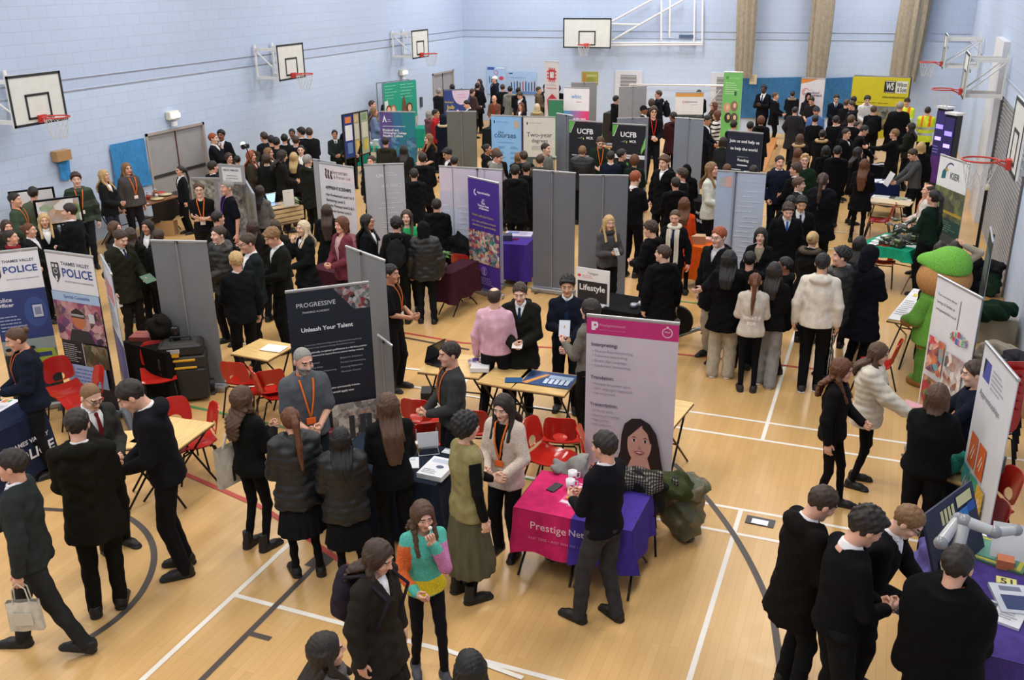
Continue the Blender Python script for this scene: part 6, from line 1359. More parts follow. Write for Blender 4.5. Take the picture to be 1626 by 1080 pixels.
# rucksack and coats by the purple table
def rucksack(lab, P, rz, c1='5a5840', c2='7c6c5c', s=1.0):
 r = empty('rucksack', P, rz, lab, 'rucksack'); r.scale = (s, s, s)
 def fn(X, Y, Z):
  d = smin(ell(X, Y, Z, (0, 0, .26), (.2, .15, .29)), ell(X, Y, Z, (.02, -.12, .17), (.14, .08, .15)), .04); return d + wr(X, Y, Z, 3, 22, .014) + .012 * np.abs(np.sin(17 * X + 13 * Z))
 V, F = surf(fn, (-.28, -.28, -.05), (.28, .22, .62), .018); V[:, 2] = np.maximum(V[:, 2], 0); link_mesh('bag_body', np_mesh('bag_body', V, F, [mat(c1, 'cloth')]), r)
 def f2(X, Y, Z): return ell(X, Y, Z, (.0, -.0, .47), (.21, .17, .10)) + wr(X, Y, Z, 5, 26, .012)
 V, F = surf(f2, (-.28, -.26, .32), (.28, .24, .62), .018); link_mesh('top_flap', np_mesh('top_flap', V, F, [mat(c2, 'cloth')]), r)
 for sx in (-1, 1): b = MB(); b.tube([(sx * .09, .13, .46), (sx * .13, .22, .34), (sx * .12, .16, .1)], .018, mat('2c2c24', 'cloth'), 6); b.build('strap', r)
 return r
_M[('camo', 'cloth')] = photo_mat('camo', ['2c3020', '5c5844', '3c4428', '746450', '4c5434'], 6, 2)
rucksack('big olive and brown rucksack slumped on the floor right of the purple cloth table', at(1082, 850, 0), face_rz(at(1082, 850), 20), 'camo', 'camo', 1.15)
rucksack('camouflage bag under the pink cloth table', at(878, 885, 0), 0, 'camo', 'camo', .62)
drape('folded_coat', 'dark green coat draped over the rucksack beside the purple cloth table', at(1060, 790, .5), face_rz(at(1060, 790), 30), '3c4428', (.5, .4, .26), sd=2)
ch = chair(922, 742, 175, 'red chair carrying a grey coat, behind the pink cloth table'); ch2 = chair(1012, 765, 180, 'red chair carrying a checked scarf, behind the purple cloth table')
for c_, lab, col, nm in ((ch, 'light grey coat over the red chair behind the pink cloth table', '8c8c88', 'coat'), (ch2, 'dark coat hanging on the red chair behind the purple cloth table', '1c1c1c', 'coat')):
 M = Matrix.Translation(c_.location) @ Matrix.Rotation(c_.rotation_euler.z, 4, 'Z'); drape(nm, lab, M @ Vector((.02 if nm == 'coat' else 0, .26, .30)), c_.rotation_euler.z, col, (.52, .26, .62), sd=3)
def plaid_mat():
 mt = bpy.data.materials.new('tartan'); mt.use_nodes = True; N = mt.node_tree.nodes; L = mt.node_tree.links; b = N['Principled BSDF']; b.inputs['Roughness'].default_value = .95; tc = N.new('ShaderNodeTexCoord'); o = None
 outs = []
 for ax in ('X', 'Z'):
  wv = N.new('ShaderNodeTexWave'); wv.bands_direction = ax; wv.inputs['Scale'].default_value = 13; L.new(tc.outputs['Object'], wv.inputs[0]); outs.append(wv)
 ad = N.new('ShaderNodeMath'); ad.operation = 'ADD'; L.new(outs[0].outputs['Fac'], ad.inputs[0]); L.new(outs[1].outputs['Fac'], ad.inputs[1]); cr = N.new('ShaderNodeValToRGB'); dv = N.new('ShaderNodeMath'); dv.operation = 'MULTIPLY'; dv.inputs[1].default_value = .5; L.new(ad.outputs[0], dv.inputs[0]); L.new(dv.outputs[0], cr.inputs[0])
 e = cr.color_ramp.elements; e[0].color = srgb('1c1a1a') + [1]; e[1].color = srgb('8c8478') + [1]; e[0].position = .45; e[1].position = .95; L.new(cr.outputs[0], b.inputs['Base Color']); return mt
_M[('tartan', 'cloth')] = plaid_mat()
M = Matrix.Translation(ch2.location) @ Matrix.Rotation(ch2.rotation_euler.z, 4, 'Z'); drape('scarf', 'black and cream checked scarf across the top of the chair beside the pink-headed banner', M @ Vector((.0, .26, .72)), ch2.rotation_euler.z, 'tartan', (.62, .26, .2), 'scarf', 1)
# leaflets, parts and plates on far tables
for i, (x, y, lab) in enumerate(((.2, .55, 'white leaflet second from the back on the green cloth'), (.2, .78, 'white leaflet at the back of the green cloth'), (.25, .32, 'white leaflet in the middle row of the green cloth'), (.3, .12, 'white leaflet at the front edge of the green cloth'), (.88, .42, 'white sign card at the right of the green cloth'))):
 flat('leaflet', lab, on(T['grn'], x, y), T['grn'].rz, .26, .15, .004, 'e4e8ec', 'leaflet', lambda cv: (cv.rect(.1, .2, .5, .6, 'c8a8b0'), cv.lines(.55, .2, .9, 3, .2, '9ca4b0')), group='leaflets on the green cloth')
def machine(name, lab, P, rz, n, R, H, sd, base=True):
 r = empty(name, P, rz, lab, 'machine part'); b = MB(); rn = random.Random(sd); mm = [mat('7c8078', 'metal'), mat('4c4e4c', 'metal'), mat('a8aaa4', 'metal'), mat('5c6c50', 'metal')]
 for k in range(n):
  p = Vector((rn.uniform(-R, R), rn.uniform(-R * .5, R * .5), rn.uniform(.03, H))); q = p + Vector((rn.uniform(-.12, .12), rn.uniform(-.06, .06), rn.uniform(-.06, .06))); rr = rn.uniform(.012, .04)
  q.z = max(.03, q.z)
  if k % 3: b.cyl(p, q, rr, None, mm[k % 4], 9)
  else: b.box(p, (rr * 2, rr * 3, rr * 2), mm[k % 4], rot('Z', rn.uniform(0, 90)), bev=.006)
 b.cyl((-R * .7, 0, H * .45), (R * .7, 0, H * .45), .06, None, mm[0], 14); b.build('castings', r)
 b = MB();
 for x in (-R * .5, R * .45): b.cyl((x, -.08, H * .45), (x, .08, H * .45), .085, None, mm[1], 18); b.cyl((x, -.1, H * .45), (x, .1, H * .45), .02, None, mm[2], 8)
 b.build('gears', r)
 if base: b = MB(); b.box((0, 0, .015), (R * 2.3, R * 1.4, .03), mat('1c1c1c'), bev=.01); b.build('base_board', r)
machine('engine_model', 'tall metal engine model on a black base on the green cloth', on(T['grn'], .55, .75), T['grn'].rz, 46, .28, .40, 2); machine('gearbox_model', 'small row of metal gears at the front of the green cloth', on(T['grn'], .62, .2), T['grn'].rz, 20, .18, .12, 5, False)
flat('display_board', 'pale open booklet board on the leaflet table', on(T['pap'], .6, .3), T['pap'].rz - .05, .8, .42, .02, 'cdb894', 'board')
for i, (x, y, lab) in enumerate(((.3, .85, 'large white printed sheet at the back of the leaflet table'), (.68, .88, 'greenish printed sheet at the back of the leaflet table'), (.92, .7, 'small white sheet at the right of the leaflet table'), (.12, .15, 'white sheet at the front left of the leaflet table'))):
 flat('leaflet', lab, on(T['pap'], x, y), T['pap'].rz, (.45, .34, .2, .3)[i], (.3, .26, .2, .2)[i], .006, ('d8dcd8', 'a8b898', 'e0e0e4', 'dcdce0')[i], 'leaflet', lambda cv: cv.lines(.1, .15, .9, 7, .1, '8c9494'))
for i in range(6): flat('paper_sheet', ['white sheet at the left of the navy cloth with papers', 'white sheet second from left on the navy cloth with papers', 'curled white sheet in the middle of the navy cloth with papers', 'blue-white leaflet right of the middle on the navy cloth', 'white card near the right end of the navy cloth with papers', 'white card at the right end of the navy cloth with papers'][i], on(T['blu'], .08 + .15 * i, .3 + .35 * (i % 2)), T['blu'].rz + .4 * (i % 3), .22, .16, .006, ['e4e6ec', 'b8c8e0'][i == 3], 'paper', group='papers on the navy cloth')
for i in range(3): b = MB(); b.lathe((0, 0, 0), [(.05, 0), (.1, .012), (.105, .018), (.0, .01)], mat('e4e6ea', 'gloss'), 16); b.build('plate', label=['white plate at the front of the small black cloth table', 'white plate in the middle of the small black cloth table', 'white plate at the back of the small black cloth table'][i], cat='plate', group='white plates').location = on(T['bk'], .35 + .15 * i, .2 + .28 * i)
# white form with yellow notes
flat('form_sheet', 'large white form with three yellow notes on the narrow desk', on(T['wh'], .5, .5), T['wh'].rz, T['wh'].w * .98, T['wh'].d * .96, .005, 'e4e6e8', 'form', lambda cv: (cv.lines(.1, .08, .9, 1, .03, 'c89c80'), cv.rect(.3, .16, .42, .26, 'd8cc38'), cv.rect(.45, .16, .57, .26, 'd8cc38'), cv.rect(.6, .16, .72, .26, 'd8cc38'), cv.lines(.1, .4, .9, 8, .06, 'c4c8cc')))
# food table
rn = random.Random(8); labs = ['dark jar', 'white tub', 'brown bottle', 'small clear jar', 'tall dark bottle', 'cream pot', 'red-lidded jar', 'green-lidded jar', 'short white jar', 'slim amber bottle']
for i in range(10):
 c = ['3c2c24', 'e0dcd4', '6c4028', 'b8b4a8', '20201c', 'd4c8a8', 'a02c24', '3c6c3c', 'e4e0dc', 'a86c30'][i]; h = rn.uniform(.08, .18); rr = rn.uniform(.03, .045); x = .30 + .066 * i
 rt = empty('jar', on(T['food'], x, .55 + .2 * (i % 2)), 0, '%s, %s from the left on the food table' % (labs[i], 'first second third fourth fifth sixth seventh eighth ninth tenth'.split()[i]), 'jar', 'jars on the food table'); b = MB(); b.lathe((0, 0, 0), [(rr, 0), (rr * 1.05, h * .7), (rr * .6, h * .85), (rr * .6, h)], mat(c, 'gloss'), 12); b.build('jar_body', rt); b = MB(); b.cyl((0, 0, h), (0, 0, h + .02), rr * .65, None, mat(['c8c8c4', '8c2c24', '2c2c2c'][i % 3]), 12); b.build('lid', rt)
for i, (x, y, c, lab) in enumerate(((.72, .25, 'd8c890', 'round cheese platter on the food table'), (.95, .5, 'd4c8a0', 'second round platter at the right end of the food table'), (.98, .85, 'c83838', 'red-rimmed plate at the far right of the food table'))): b = MB(); b.lathe((0, 0, 0), [(.06, 0), (.14, .015), (.15, .025), (.0, .03)], mat(c), 20); b.build('platter', label=lab, cat='platter').location = on(T['food'], x, y)
cup('tan paper cup at the near left corner of the food table', on(T['food'], .12, .3)); flat('paper_sheet', 'white price sheet on the front of the food table', on(T['food'], .42, .18), T['food'].rz, .4, .16, .004, 'e0e0e2', 'paper'); flat('tray', 'grey tray at the back left of the food table', on(T['food'], .28, .8), T['food'].rz, .34, .2, .04, '5c6068', 'tray')
b = MB(); b.grid(lambda a, c_: (a * T['food'].w * .5 + T['food'].w * .52, -.02 - .01 * math.sin(a * 20 + 3 * c_) - .0 * c_, .735 - .42 * c_), 24, 6, mat('2a2420', 'cloth')); o = b.build('tablecloth', label='dark cloth hanging in front of the right half of the food table', cat='tablecloth'); o.location = T['food'].O; o.rotation_euler = (0, 0, T['food'].rz)
# open cardboard box near
P = at(262, 372, .0); r = empty('cardboard_box', P, .5, 'open cardboard box on the floor in front of the food table', 'box'); b = MB(); cbm = mat('b08c60')
for s_ in (-1, 1): b.box((s_ * .25, 0, .17), (.01, .4, .34), cbm); b.box((0, s_ * .2, .17), (.5, .01, .34), cbm)
b.box((0, 0, .006), (.5, .4, .01), mat('7c5c3c')); b.build('box_body', r)
for s_ in (-1, 1): b = MB(); b.box((s_ * .36, 0, .37), (.22, .4, .008), mat('c8a878'), rot('Y', -s_ * 15)); b.build('flap', r)
# wooden crates, laptop on them, plant
def crate(lab, P, rz, w=.75, d=.45, h=.3):
 r = empty('wooden_crate', P, rz, lab, 'crate'); b = MB(); wm = mat('c0a67c', 'wood')
 for k in range(3):
  z = h * (.17 + .33 * k);
  for s_ in (-1, 1): b.box((0, s_ * d / 2, z), (w, .015, h * .26), wm); b.box((s_ * w / 2, 0, z), (.015, d, h * .26), wm)
 b.build('slats', r); b = MB()
 for sx in (-1, 1):
  for sy in (-1, 1): b.box((sx * (w / 2 - .02), sy * (d / 2 - .02), h / 2), (.035, .035, h), wm)
 b.box((0, 0, .01), (w, d, .015), wm); b.build('corner_posts', r)
P = at(458, 352, .74); tb = table('folding_table', 'small table under the wooden crate, right of the display boards', (437, 357), (478, 350), .6, .72, 'trestle', top='8c7454')
crate('slatted wooden crate on a small table, left of the APPRENTICESHIPS banner', tb.M @ Vector((tb.w / 2, .3, .725)), tb.rz + .1, .75, .45, .26)
P = tb.M @ Vector((tb.w * .3, .3, 1.0)); flat('crate_lid', 'flat board lying across the top of the wooden crate', P, tb.rz, .8, .5, .015, 'b89c74', 'board')
laptop('light blue open laptop on top of the wooden crate', P + Vector((-.1, 0, .02)), tb.rz + .1, 'b4b8c0', 110, '8cb8e8'); flat('leaflet', 'white folded leaflet standing beside the blue laptop on the crate', P + Vector((.3, .05, .02)), tb.rz, .22, .02, .32, 'dcdad4', 'leaflet')
def plant(name, lab, P, h=.4, n=30, c='4c7c3c', pot='5c4c40', sd=1, cat='potted plant'):
 r = empty(name, P, 0, lab, cat); b = MB(); b.lathe((0, 0, 0), [(.05, 0), (.07, .1), (.065, .1), (0, .09)], mat(pot), 12); b.build('pot', r); b = MB(); rn = random.Random(sd); lm = mat(c); l2 = mat('7ca860')
 for k in range(n):
  a = rn.uniform(0, 6.28); t = rn.uniform(.3, 1); L = h * rn.uniform(.5, 1); p0 = Vector((0, 0, .09)); p1 = Vector((math.cos(a) * L * .35 * t, math.sin(a) * L * .35 * t, .09 + L * .7)); p2 = Vector((math.cos(a) * L * .7 * t, math.sin(a) * L * .7 * t, .09 + L * .6)); w_ = Vector((-math.sin(a), math.cos(a), 0)) * .02
  b.add([p0, p1 - w_, p2, p1 + w_], [[0, 1, 2, 3]], lm if k % 3 else l2)
 b.build('foliage', r)
plant('potted_plant', 'trailing green plant beside the wooden crate', tb.M @ Vector((tb.w * .95, .3, .74)), .45, 60, '7c8c60', sd=3); plant('potted_plant', 'small green plant on the burgundy cloth table', on(T['bur'], .2, .2), .32, 40, sd=5)
# coat over chair near purple banner
drape('coat', 'black coat spread over a chair, left of the narrow purple banner', at(728, 430, .25), .3, '17191a', (.85, .5, .68), sd=4); chair(728, 402, 150, 'dark-draped red chair under the black coat, left of the narrow purple banner')
# bags on college table
def tote(lab, P, rz, c='d8ccb0', s=1.0, c2='1f8c74', cat='tote bag'):
 r = empty('tote_bag', P, rz, lab, cat); r.scale = (s, s, s); b = MB(); cm = mat(c, 'cloth')
 b.grid(lambda a, q: ((a - .5) * .36 * (1 - .06 * q), -.03 - .03 * math.sin(a * 3.14) * math.sin(q * 3.14) + .008 * math.sin(a * 12 + q * 5), .38 * q), 10, 8, cm); b.grid(lambda a, q: ((.5 - a) * .36 * (1 - .06 * q), .03 + .03 * math.sin(a * 3.14) * math.sin(q * 3.14), .38 * q), 10, 8, cm)
 for sx in (-1, 1): b.grid(lambda a, q, sx=sx: (sx * .18 * (1 - .06 * q), (a - .5) * .06 * sx, .38 * q), 2, 8, cm)
 b.box((0, -.065, .18), (.2, .004, .16), mat(c2)); b.build('bag_body', r)
 for y in (-.03, .03): b = MB(); b.tube([(-.09, y, .37), (-.07, y, .55), (0, y, .62), (.07, y, .55), (.09, y, .37)], .008, cm, 5); b.build('handle', r)
tote('cream and green tote bag hanging in front of the teal cloth table', T['col'].M @ Vector((T['col'].w * .95, -.12, .25)), T['col'].rz, s=1.1);
for i, (x, lab) in enumerate(((.3, 'pile of white leaflets at the left of the teal cloth table'), (.6, 'pile of pale boxes in the middle of the teal cloth table'), (.85, 'blue and white bag heap at the right of the teal cloth table'))): flat('leaflet_pile', lab, on(T['col'], x, .5), .2 * i, .3, .2, (.06, .16, .2)[i], ('d8dce4', 'c4c8d0', '5c7ca8')[i], 'leaflets')
# toolbox on wheels
P = at(300, 632, 0); r = empty('rolling_toolbox', P, face_rz(P, -8), 'black rolling toolbox with yellow handles in front of a grey banner back', 'toolbox'); bm_ = mat('201f1e', 'plain'); ym = mat('d8a018')
b = MB(); b.box((0, 0, .26), (.56, .38, .44), bm_, bev=.03); b.build('lower_bin', r); b = MB(); b.box((0, 0, .56), (.58, .36, .17), mat('262524'), bev=.02); b.build('middle_tray', r); b = MB(); b.box((0, 0, .72), (.54, .34, .16), bm_, bev=.03); b.box((0, 0, .80), (.42, .26, .02), mat('333230'), bev=.008); b.build('lid', r)
for z, w_ in ((.60, .40), (.50, .42)): b = MB(); b.box((-.03, -.19, z), (w_, .02, .03), ym, bev=.006); b.build('latch_bar', r)
b = MB(); b.box((-.08, -.185, .70), (.12, .03, .10), ym, bev=.008); b.box((-.08, -.2, .735), (.15, .01, .05), mat('a8a8a8')); b.build('front_latch', r); b = MB(); b.tube([(-.13, 0, .80), (-.12, 0, .86), (.12, 0, .86), (.13, 0, .80)], .016, mat('161616'), 8); b.build('handle', r)
for sx in (-1, 1): b = MB(); b.cyl((sx * .27, .16, .09), (sx * .33, .16, .09), .09, None, mat('141414'), 18); b.cyl((sx * .331, .16, .09), (sx * .335, .16, .09), .04, None, mat('7c7c7c', 'metal'), 12); b.build('wheel', r)
# items on the black left table
flat('leaflet_pile', 'red and grey leaflet pile on the black cloth table behind the crest banner', on(T['blk'], .25, .5), .3, .4, .25, .06, '8c4038', 'leaflets'); b = MB(); b.lathe((0, 0, 0), [(.05, 0), (.055, .22), (.05, .24), (.0, .24)], mat('18181a', 'gloss'), 14); b.build('black_flask', label='tall black flask on the black cloth table behind the crest banner', cat='flask').location = on(T['blk'], .85, .6)
drape('camera_bag', 'dark bulky bag on the black cloth table behind the crest banner', on(T['blk'], .5, .6), .2, '1c1a18', (.36, .3, .34), 'bag', 2)
# exercise bike
P = at(1118, 548, 0); r = empty('exercise_bike', P, face_rz(P, -95), 'black and grey exercise bike ridden up to by the boy with glasses', 'exercise bike'); gm_ = mat('2a2a2c', 'metal'); lg = mat('8a8c90', 'metal')
b = MB(); b.box((0, -.45, .05), (.5, .08, .07), gm_, bev=.01); b.box((0, .5, .05), (.5, .08, .07), gm_, bev=.01); b.tube([(0, -.45, .08), (0, -.1, .25), (0, .2, .25), (0, .5, .08)], .035, lg); b.tube([(0, .12, .25), (0, .22, .85)], .03, lg); b.tube([(0, -.38, .12), (0, -.5, 1.0)], .032, lg); b.build('frame', r)
b = MB(); b.cyl((-.03, -.42, .34), (.03, -.42, .34), .24, None, mat('1a1a1c', 'metal'), 30); b.cyl((-.035, -.42, .34), (.035, -.42, .34), .06, None, lg, 14); b.build('flywheel', r)
b = MB(); b.tube([(-.22, -.72, 1.12), (-.24, -.55, 1.08), (-.12, -.48, 1.05), (.12, -.48, 1.05), (.24, -.55, 1.08), (.22, -.72, 1.12)], .018, mat('141414'), 8); b.box((0, -.5, 1.14), (.2, .05, .14), mat('101014', 'gloss'), bev=.01); b.build('handlebar', r)
def sf(X, Y, Z): return smin(ell(X, Y, Z, (0, .05, 0), (.10, .10, .045)), ell(X, Y, Z, (0, -.08, .0), (.035, .14, .03)), .04)
V, F = surf(sf, (-.14, -.26, -.08), (.14, .2, .08), .012); o = link_mesh('saddle', np_mesh('saddle', V, F, [mat('121214', 'leather')]), r); o.location = (0, .23, .90)
b = MB(); b.cyl((-.09, .05, .3), (.09, .05, .3), .10, None, mat('3c3c40', 'metal'), 20); b.tube([(-.1, .05, .3), (-.1, -.02, .15)], .013, lg); b.tube([(.1, .05, .3), (.1, .12, .45)], .013, lg); b.box((-.15, -.02, .14), (.09, .1, .025), gm_); b.box((.15, .12, .45), (.09, .1, .025), gm_); b.build('crank', r)
# leaflet box on the orange table
flat('card_box', 'cardboard leaflet box on the bright orange cloth', on(T['or'], .35, .4), .2, .24, .2, .14, 'b08c64', 'box'); flat('leaflet_pile', 'pink leaflets behind the cardboard box on the orange cloth', on(T['or'], .6, .8), 0, .28, .18, .05, 'd8a8a0', 'leaflets')
flat('card_pile', 'printed magazines on the purple cloth table in the middle', on(T['pp'], .4, .7), .2, .5, .35, .03, 'b8b4cc', 'magazines', lambda cv: (cv.rect(.1, .1, .5, .5, '5c6ca8'), cv.lines(.55, .2, .9, 5, .12, '8484a4')))
flat('bag', 'small dark printed cloth bag on the left of the purple cloth table in the middle', on(T['pp'], .15, .3), .4, .22, .18, .1, '2c3048', 'bag')
# display boards with sign
def fboard(lab, tl, tr, z, h, draw, c='8f9094', frame='b8babc', zb=None):
 A = at(*tl, z); B_2 = at(*tr, z); d = Vector((B_2.x - A.x, B_2.y - A.y, 0)); w = d.length; rz = math.atan2(d.y, d.x); r = empty('display_board', (A.x, A.y, 0), rz, lab, 'display board', 'folding display boards'); b = MB(); b.box((w / 2, 0, z - h / 2), (w, .025, h), mat(c, 'cloth'))
 if draw: draw(Canvas(b, (0, -.013, z), (1, 0, 0), (0, 0, -1), (0, -1, 0), w, h))
 b.build('board', r); b = MB(); fm = mat(frame, 'metal')
 for x in (0, w): b.box((x, 0, z / 2), (.035, .035, z), fm)
 for zz in (z, z - h): b.box((w / 2, 0, zz), (w, .035, .035), fm)
 b.build('frame', r)
PH = lambda n, cols: photo_mat(n, cols, 10, 4)
fboard('wide grey display board with small photos behind the man with folded arms', (303, 283), (388, 284), 1.66, 1.1, lambda cv: (cv.rect(.02, .03, .42, .38, PH('bb1', ['2c2c28', 'b8b4a8', '5c5c54', '8c8478'])), cv.rect(.5, .06, .72, .4, 'a8a8ac'), cv.rect(.02, .45, .4, .9, PH('bb2', ['3c3c3c', '9c9c94', '4c5c6c'])), cv.rect(.76, .08, .98, .5, PH('bb3', ['54585c', 'a8a49c', '2c2c30'])), cv.rect(.5, .5, .98, .9, PH('bb4', ['4c4c48', 'b4b0ac', '6c6c74']))))
fboard('grey display board wing angled away at the right of the small-photo board', (388, 284), (403, 309), 1.66, 1.4, lambda cv: cv.rect(.15, .1, .85, .5, PH('bb5', ['3c4c30', 'a8a890', '6c5c44'])))
b = MB(); A = at(346, 260, 2.0); B_2 = at(387, 262, 2.0); d = B_2 - A; w = Vector((d.x, d.y)).length; rz = math.atan2(d.y, d.x); b.box((w / 2, 0, 1.82), (w, .02, .36), mat('98999c')); cv = Canvas(b, (0, -.011, 2.0), (1, 0, 0), (0, 0, -1), (0, -1, 0), w, .36); cv.rect(.14, .15, .88, .88, 'e0e0e2'); cv.t('BENCHMARK', .20, .24, .80, '3c3c40', True); cv.lines(.2, .55, .8, 2, .14, '9c9ca0', ctr=True); r = empty('header_sign', (A.x, A.y, 0), rz, 'white header sign reading BENCHMARK above the grey display boards', 'sign'); b.build('sign_panel', r)
b = MB(); b.cyl((.04, .02, 1.6), (.04, .02, 2.0), .015, None, mat('b8babc', 'metal')); b.cyl((w - .04, .02, 1.6), (w - .04, .02, 2.0), .015, None, mat('b8babc', 'metal')); b.build('sign_post', r)
for i, (tl, tr, lab, cs) in enumerate((((543, 183), (559, 180), 'blue display board with an orange square, left wing of the three beside the hooded boy', '2c4488'), ((559, 180), (569, 178), 'display board with tan sheets, middle wing of the three beside the hooded boy', 'b0a48c'), ((570, 178), (583, 175), 'display board with pale green sheets, right wing of the three beside the hooded boy', 'a4ac98'))):
 fboard(lab, tl, tr, 1.95, 1.1, lambda cv, i=i: (cv.rect(.2, .06, .8, .2, ['d87c44', 'c8b48c', '7c9c70'][i]), cv.rect(.15, .25, .85, .6, ['e0e4ea', 'c8c8bc', 'c8ccbc'][i]), cv.rect(.3, .65, .8, .9, ['5c7cb0', 'd8c060', 'c0b850'][i])), cs, '3c3c48')
# left monitors
for tl, lab, sc_ in (((31, 302), 'framed white screen on the far left behind the man in olive', 'd4d4d8'), ((72, 316), 'screen showing a landscape photo beside the striped-jumper man', '9cb0c8')):
 A = at(tl[0] + 18, tl[1], 1.55); r = empty('display_screen', (A.x, A.y, 0), face_rz(A, 8), lab, 'screen'); b = MB(); b.box((0, 0, 1.33), (.78, .04, .48), mat('16161a', 'gloss'), bev=.006); b.box((0, -.022, 1.33), (.70, .004, .41), mat(sc_) if sc_[0] == 'd' else photo_mat('landscape', ['a8c0dc', 'b08c68', 'e0e4e8', '6c8c54'], 4, 3)); b.build('screen', r); b = MB(); b.cyl((0, .02, .02), (0, .02, 1.1), .02, None, mat('2c2c30', 'metal')); b.lathe((0, .02, 0), [(.22, 0), (.22, .02), (.03, .04)], mat('2c2c30', 'metal')); b.build('stand', r)
# toys on the charity table
rn = random.Random(3)
def toy(name, lab, c, P, s=.1):
 V, F = surf(lambda X, Y, Z: smin(ell(X, Y, Z, (0, 0, .8 * s), (s, s * .8, s * .8)), smin(ell(X, Y, Z, (s * .8, 0, s * 1.5), (s * .5, s * .45, s * .5)), ell(X, Y, Z, (-s * .8, .3 * s, s * .5), (s * .6, s * .4, s * .4)), s * .3), s * .3), (-s * 2, -s * 1.5, -.01), (s * 2, s * 1.5, s * 2.6), s / 6); o = link_mesh(name, np_mesh(name, V, F, [mat(c, 'fur')])); o.location = P; return tag(o, lab, 'soft toy', 'soft toys on the charity table')
toy('soft_toy', 'pale green soft toy on the charity table', 'a8cc6c', on(T['sw'], .8, .3), .12); toy('soft_toy', 'teal soft toy hanging at the front of the charity table', '1c7c6c', on(T['sw'], .5, .1), .13); toy('soft_toy', 'blue soft toy at the left of the charity table', '285c8c', on(T['sw'], .35, .3), .11); toy('soft_toy', 'red soft toy behind the green one on the charity table', 'c03040', on(T['sw'], .6, .6), .10); toy('soft_toy', 'bright green soft toy lowest on the charity table', '2cb04c', on(T['sw'], .2, .15), .11)
flat('folder', 'white ring binder with a dark photo standing on the charity table', on(T['sw'], .75, .85), T['sw'].rz, .3, .06, .34, 'd8dce0', 'folder'); flat('storage_tub', 'grey storage tub on the charity table', on(T['sw'], .95, .5), T['sw'].rz, .34, .3, .16, '4c5058', 'tub')
# robot arm display at the right
P = at(1548, 880, .80); b0 = at(1530, 905, 0)
def robopanel():
 A = at(1502, 856, 1.2); Bp = at(1578, 796, 1.2); d = Vector((Bp.x - A.x, Bp.y - A.y, 0)); w = d.length; rz = math.atan2(d.y, d.x); r = empty('printed_stand', (A.x, A.y, 0), rz, 'dark blue slanted board with yellow lettering blocks, behind the robot arm', 'display stand'); b = MB(); b.X = Matrix.Translation((0, 0, .75)) @ Matrix.Rotation(math.radians(-20), 4, 'X'); b.box((w / 2, 0, .28), (w, .02, .62), mat('1a1e3c'))
 cv = Canvas(b, (0, -.0105, .59), (1, 0, 0), (0, 0, -1), (0, -1, 0), w, .62);
 for k in range(4): cv.rect(.30 + .07 * k, .10, .35 + .07 * k, .28, 'dcd49c')
 cv.rect(.62, .06, .92, .20, 'dcd49c'); cv.rect(.62, .24, .80, .42, '2c78c0'); cv.rect(.80, .22, .95, .34, '1c50a0'); cv.rect(.22, .45, .27, .95, 'dcd49c'); cv.rect(.10, .65, .2, .80, 'dcd49c'); cv.ell(.40, .62, .04, .05, 'b8b8c0'); cv.ell(.52, .66, .03, .04, 'b8b8c0'); b.build('board', r)
 b = MB(); nm = mat('1c2c5c')
 for x in (.03, w - .03): b.box((x, .10, .38), (.05, .05, .76), nm); b.box((x, .2, .40), (.05, .30, .05), nm)
 b.box((w / 2, .1, .76), (w, .05, .05), nm); b.box((w / 2, .1, .15), (w, .05, .05), nm); b.build('stand', r)
robopanel()
r = empty('robot_arm', at(1545, 880, .76), 0, 'white and grey jointed robot arm in front of the dark blue slanted board', 'robot arm'); wm = mat('b4b6b8', 'gloss'); jm = mat('8c8e92', 'gloss')
O_ = at(1545, 880, .76); J_ = [at(1512, 905, 1.0) - O_, at(1532, 828, 1.32) - O_, at(1580, 845, 1.3) - O_, at(1614, 842, 1.3) - O_]; K_ = [at(1494, 862, 1.2) - O_, at(1522, 824, 1.3) - O_]
for i, (p, q, rr) in enumerate(((J_[0], J_[1], .05), (J_[1], J_[2], .045), (J_[2], J_[3], .04), (K_[0], K_[1], .045))): b = MB(); b.cyl(p, q, rr, rr * .85, wm, 16); b.ball(p, rr * 1.15, jm, 14); b.ball(q, rr * 1.1, jm, 14); b.build('arm_segment', r)
b = MB(); b.cyl(Vector((J_[0].x, J_[0].y, .0)), J_[0], .08, .06, jm, 18); b.build('base', r); b = MB(); b.ball(K_[0], .03, mat('c8dcff', 'emit'), 10); b.build('indicator_lamp', r)
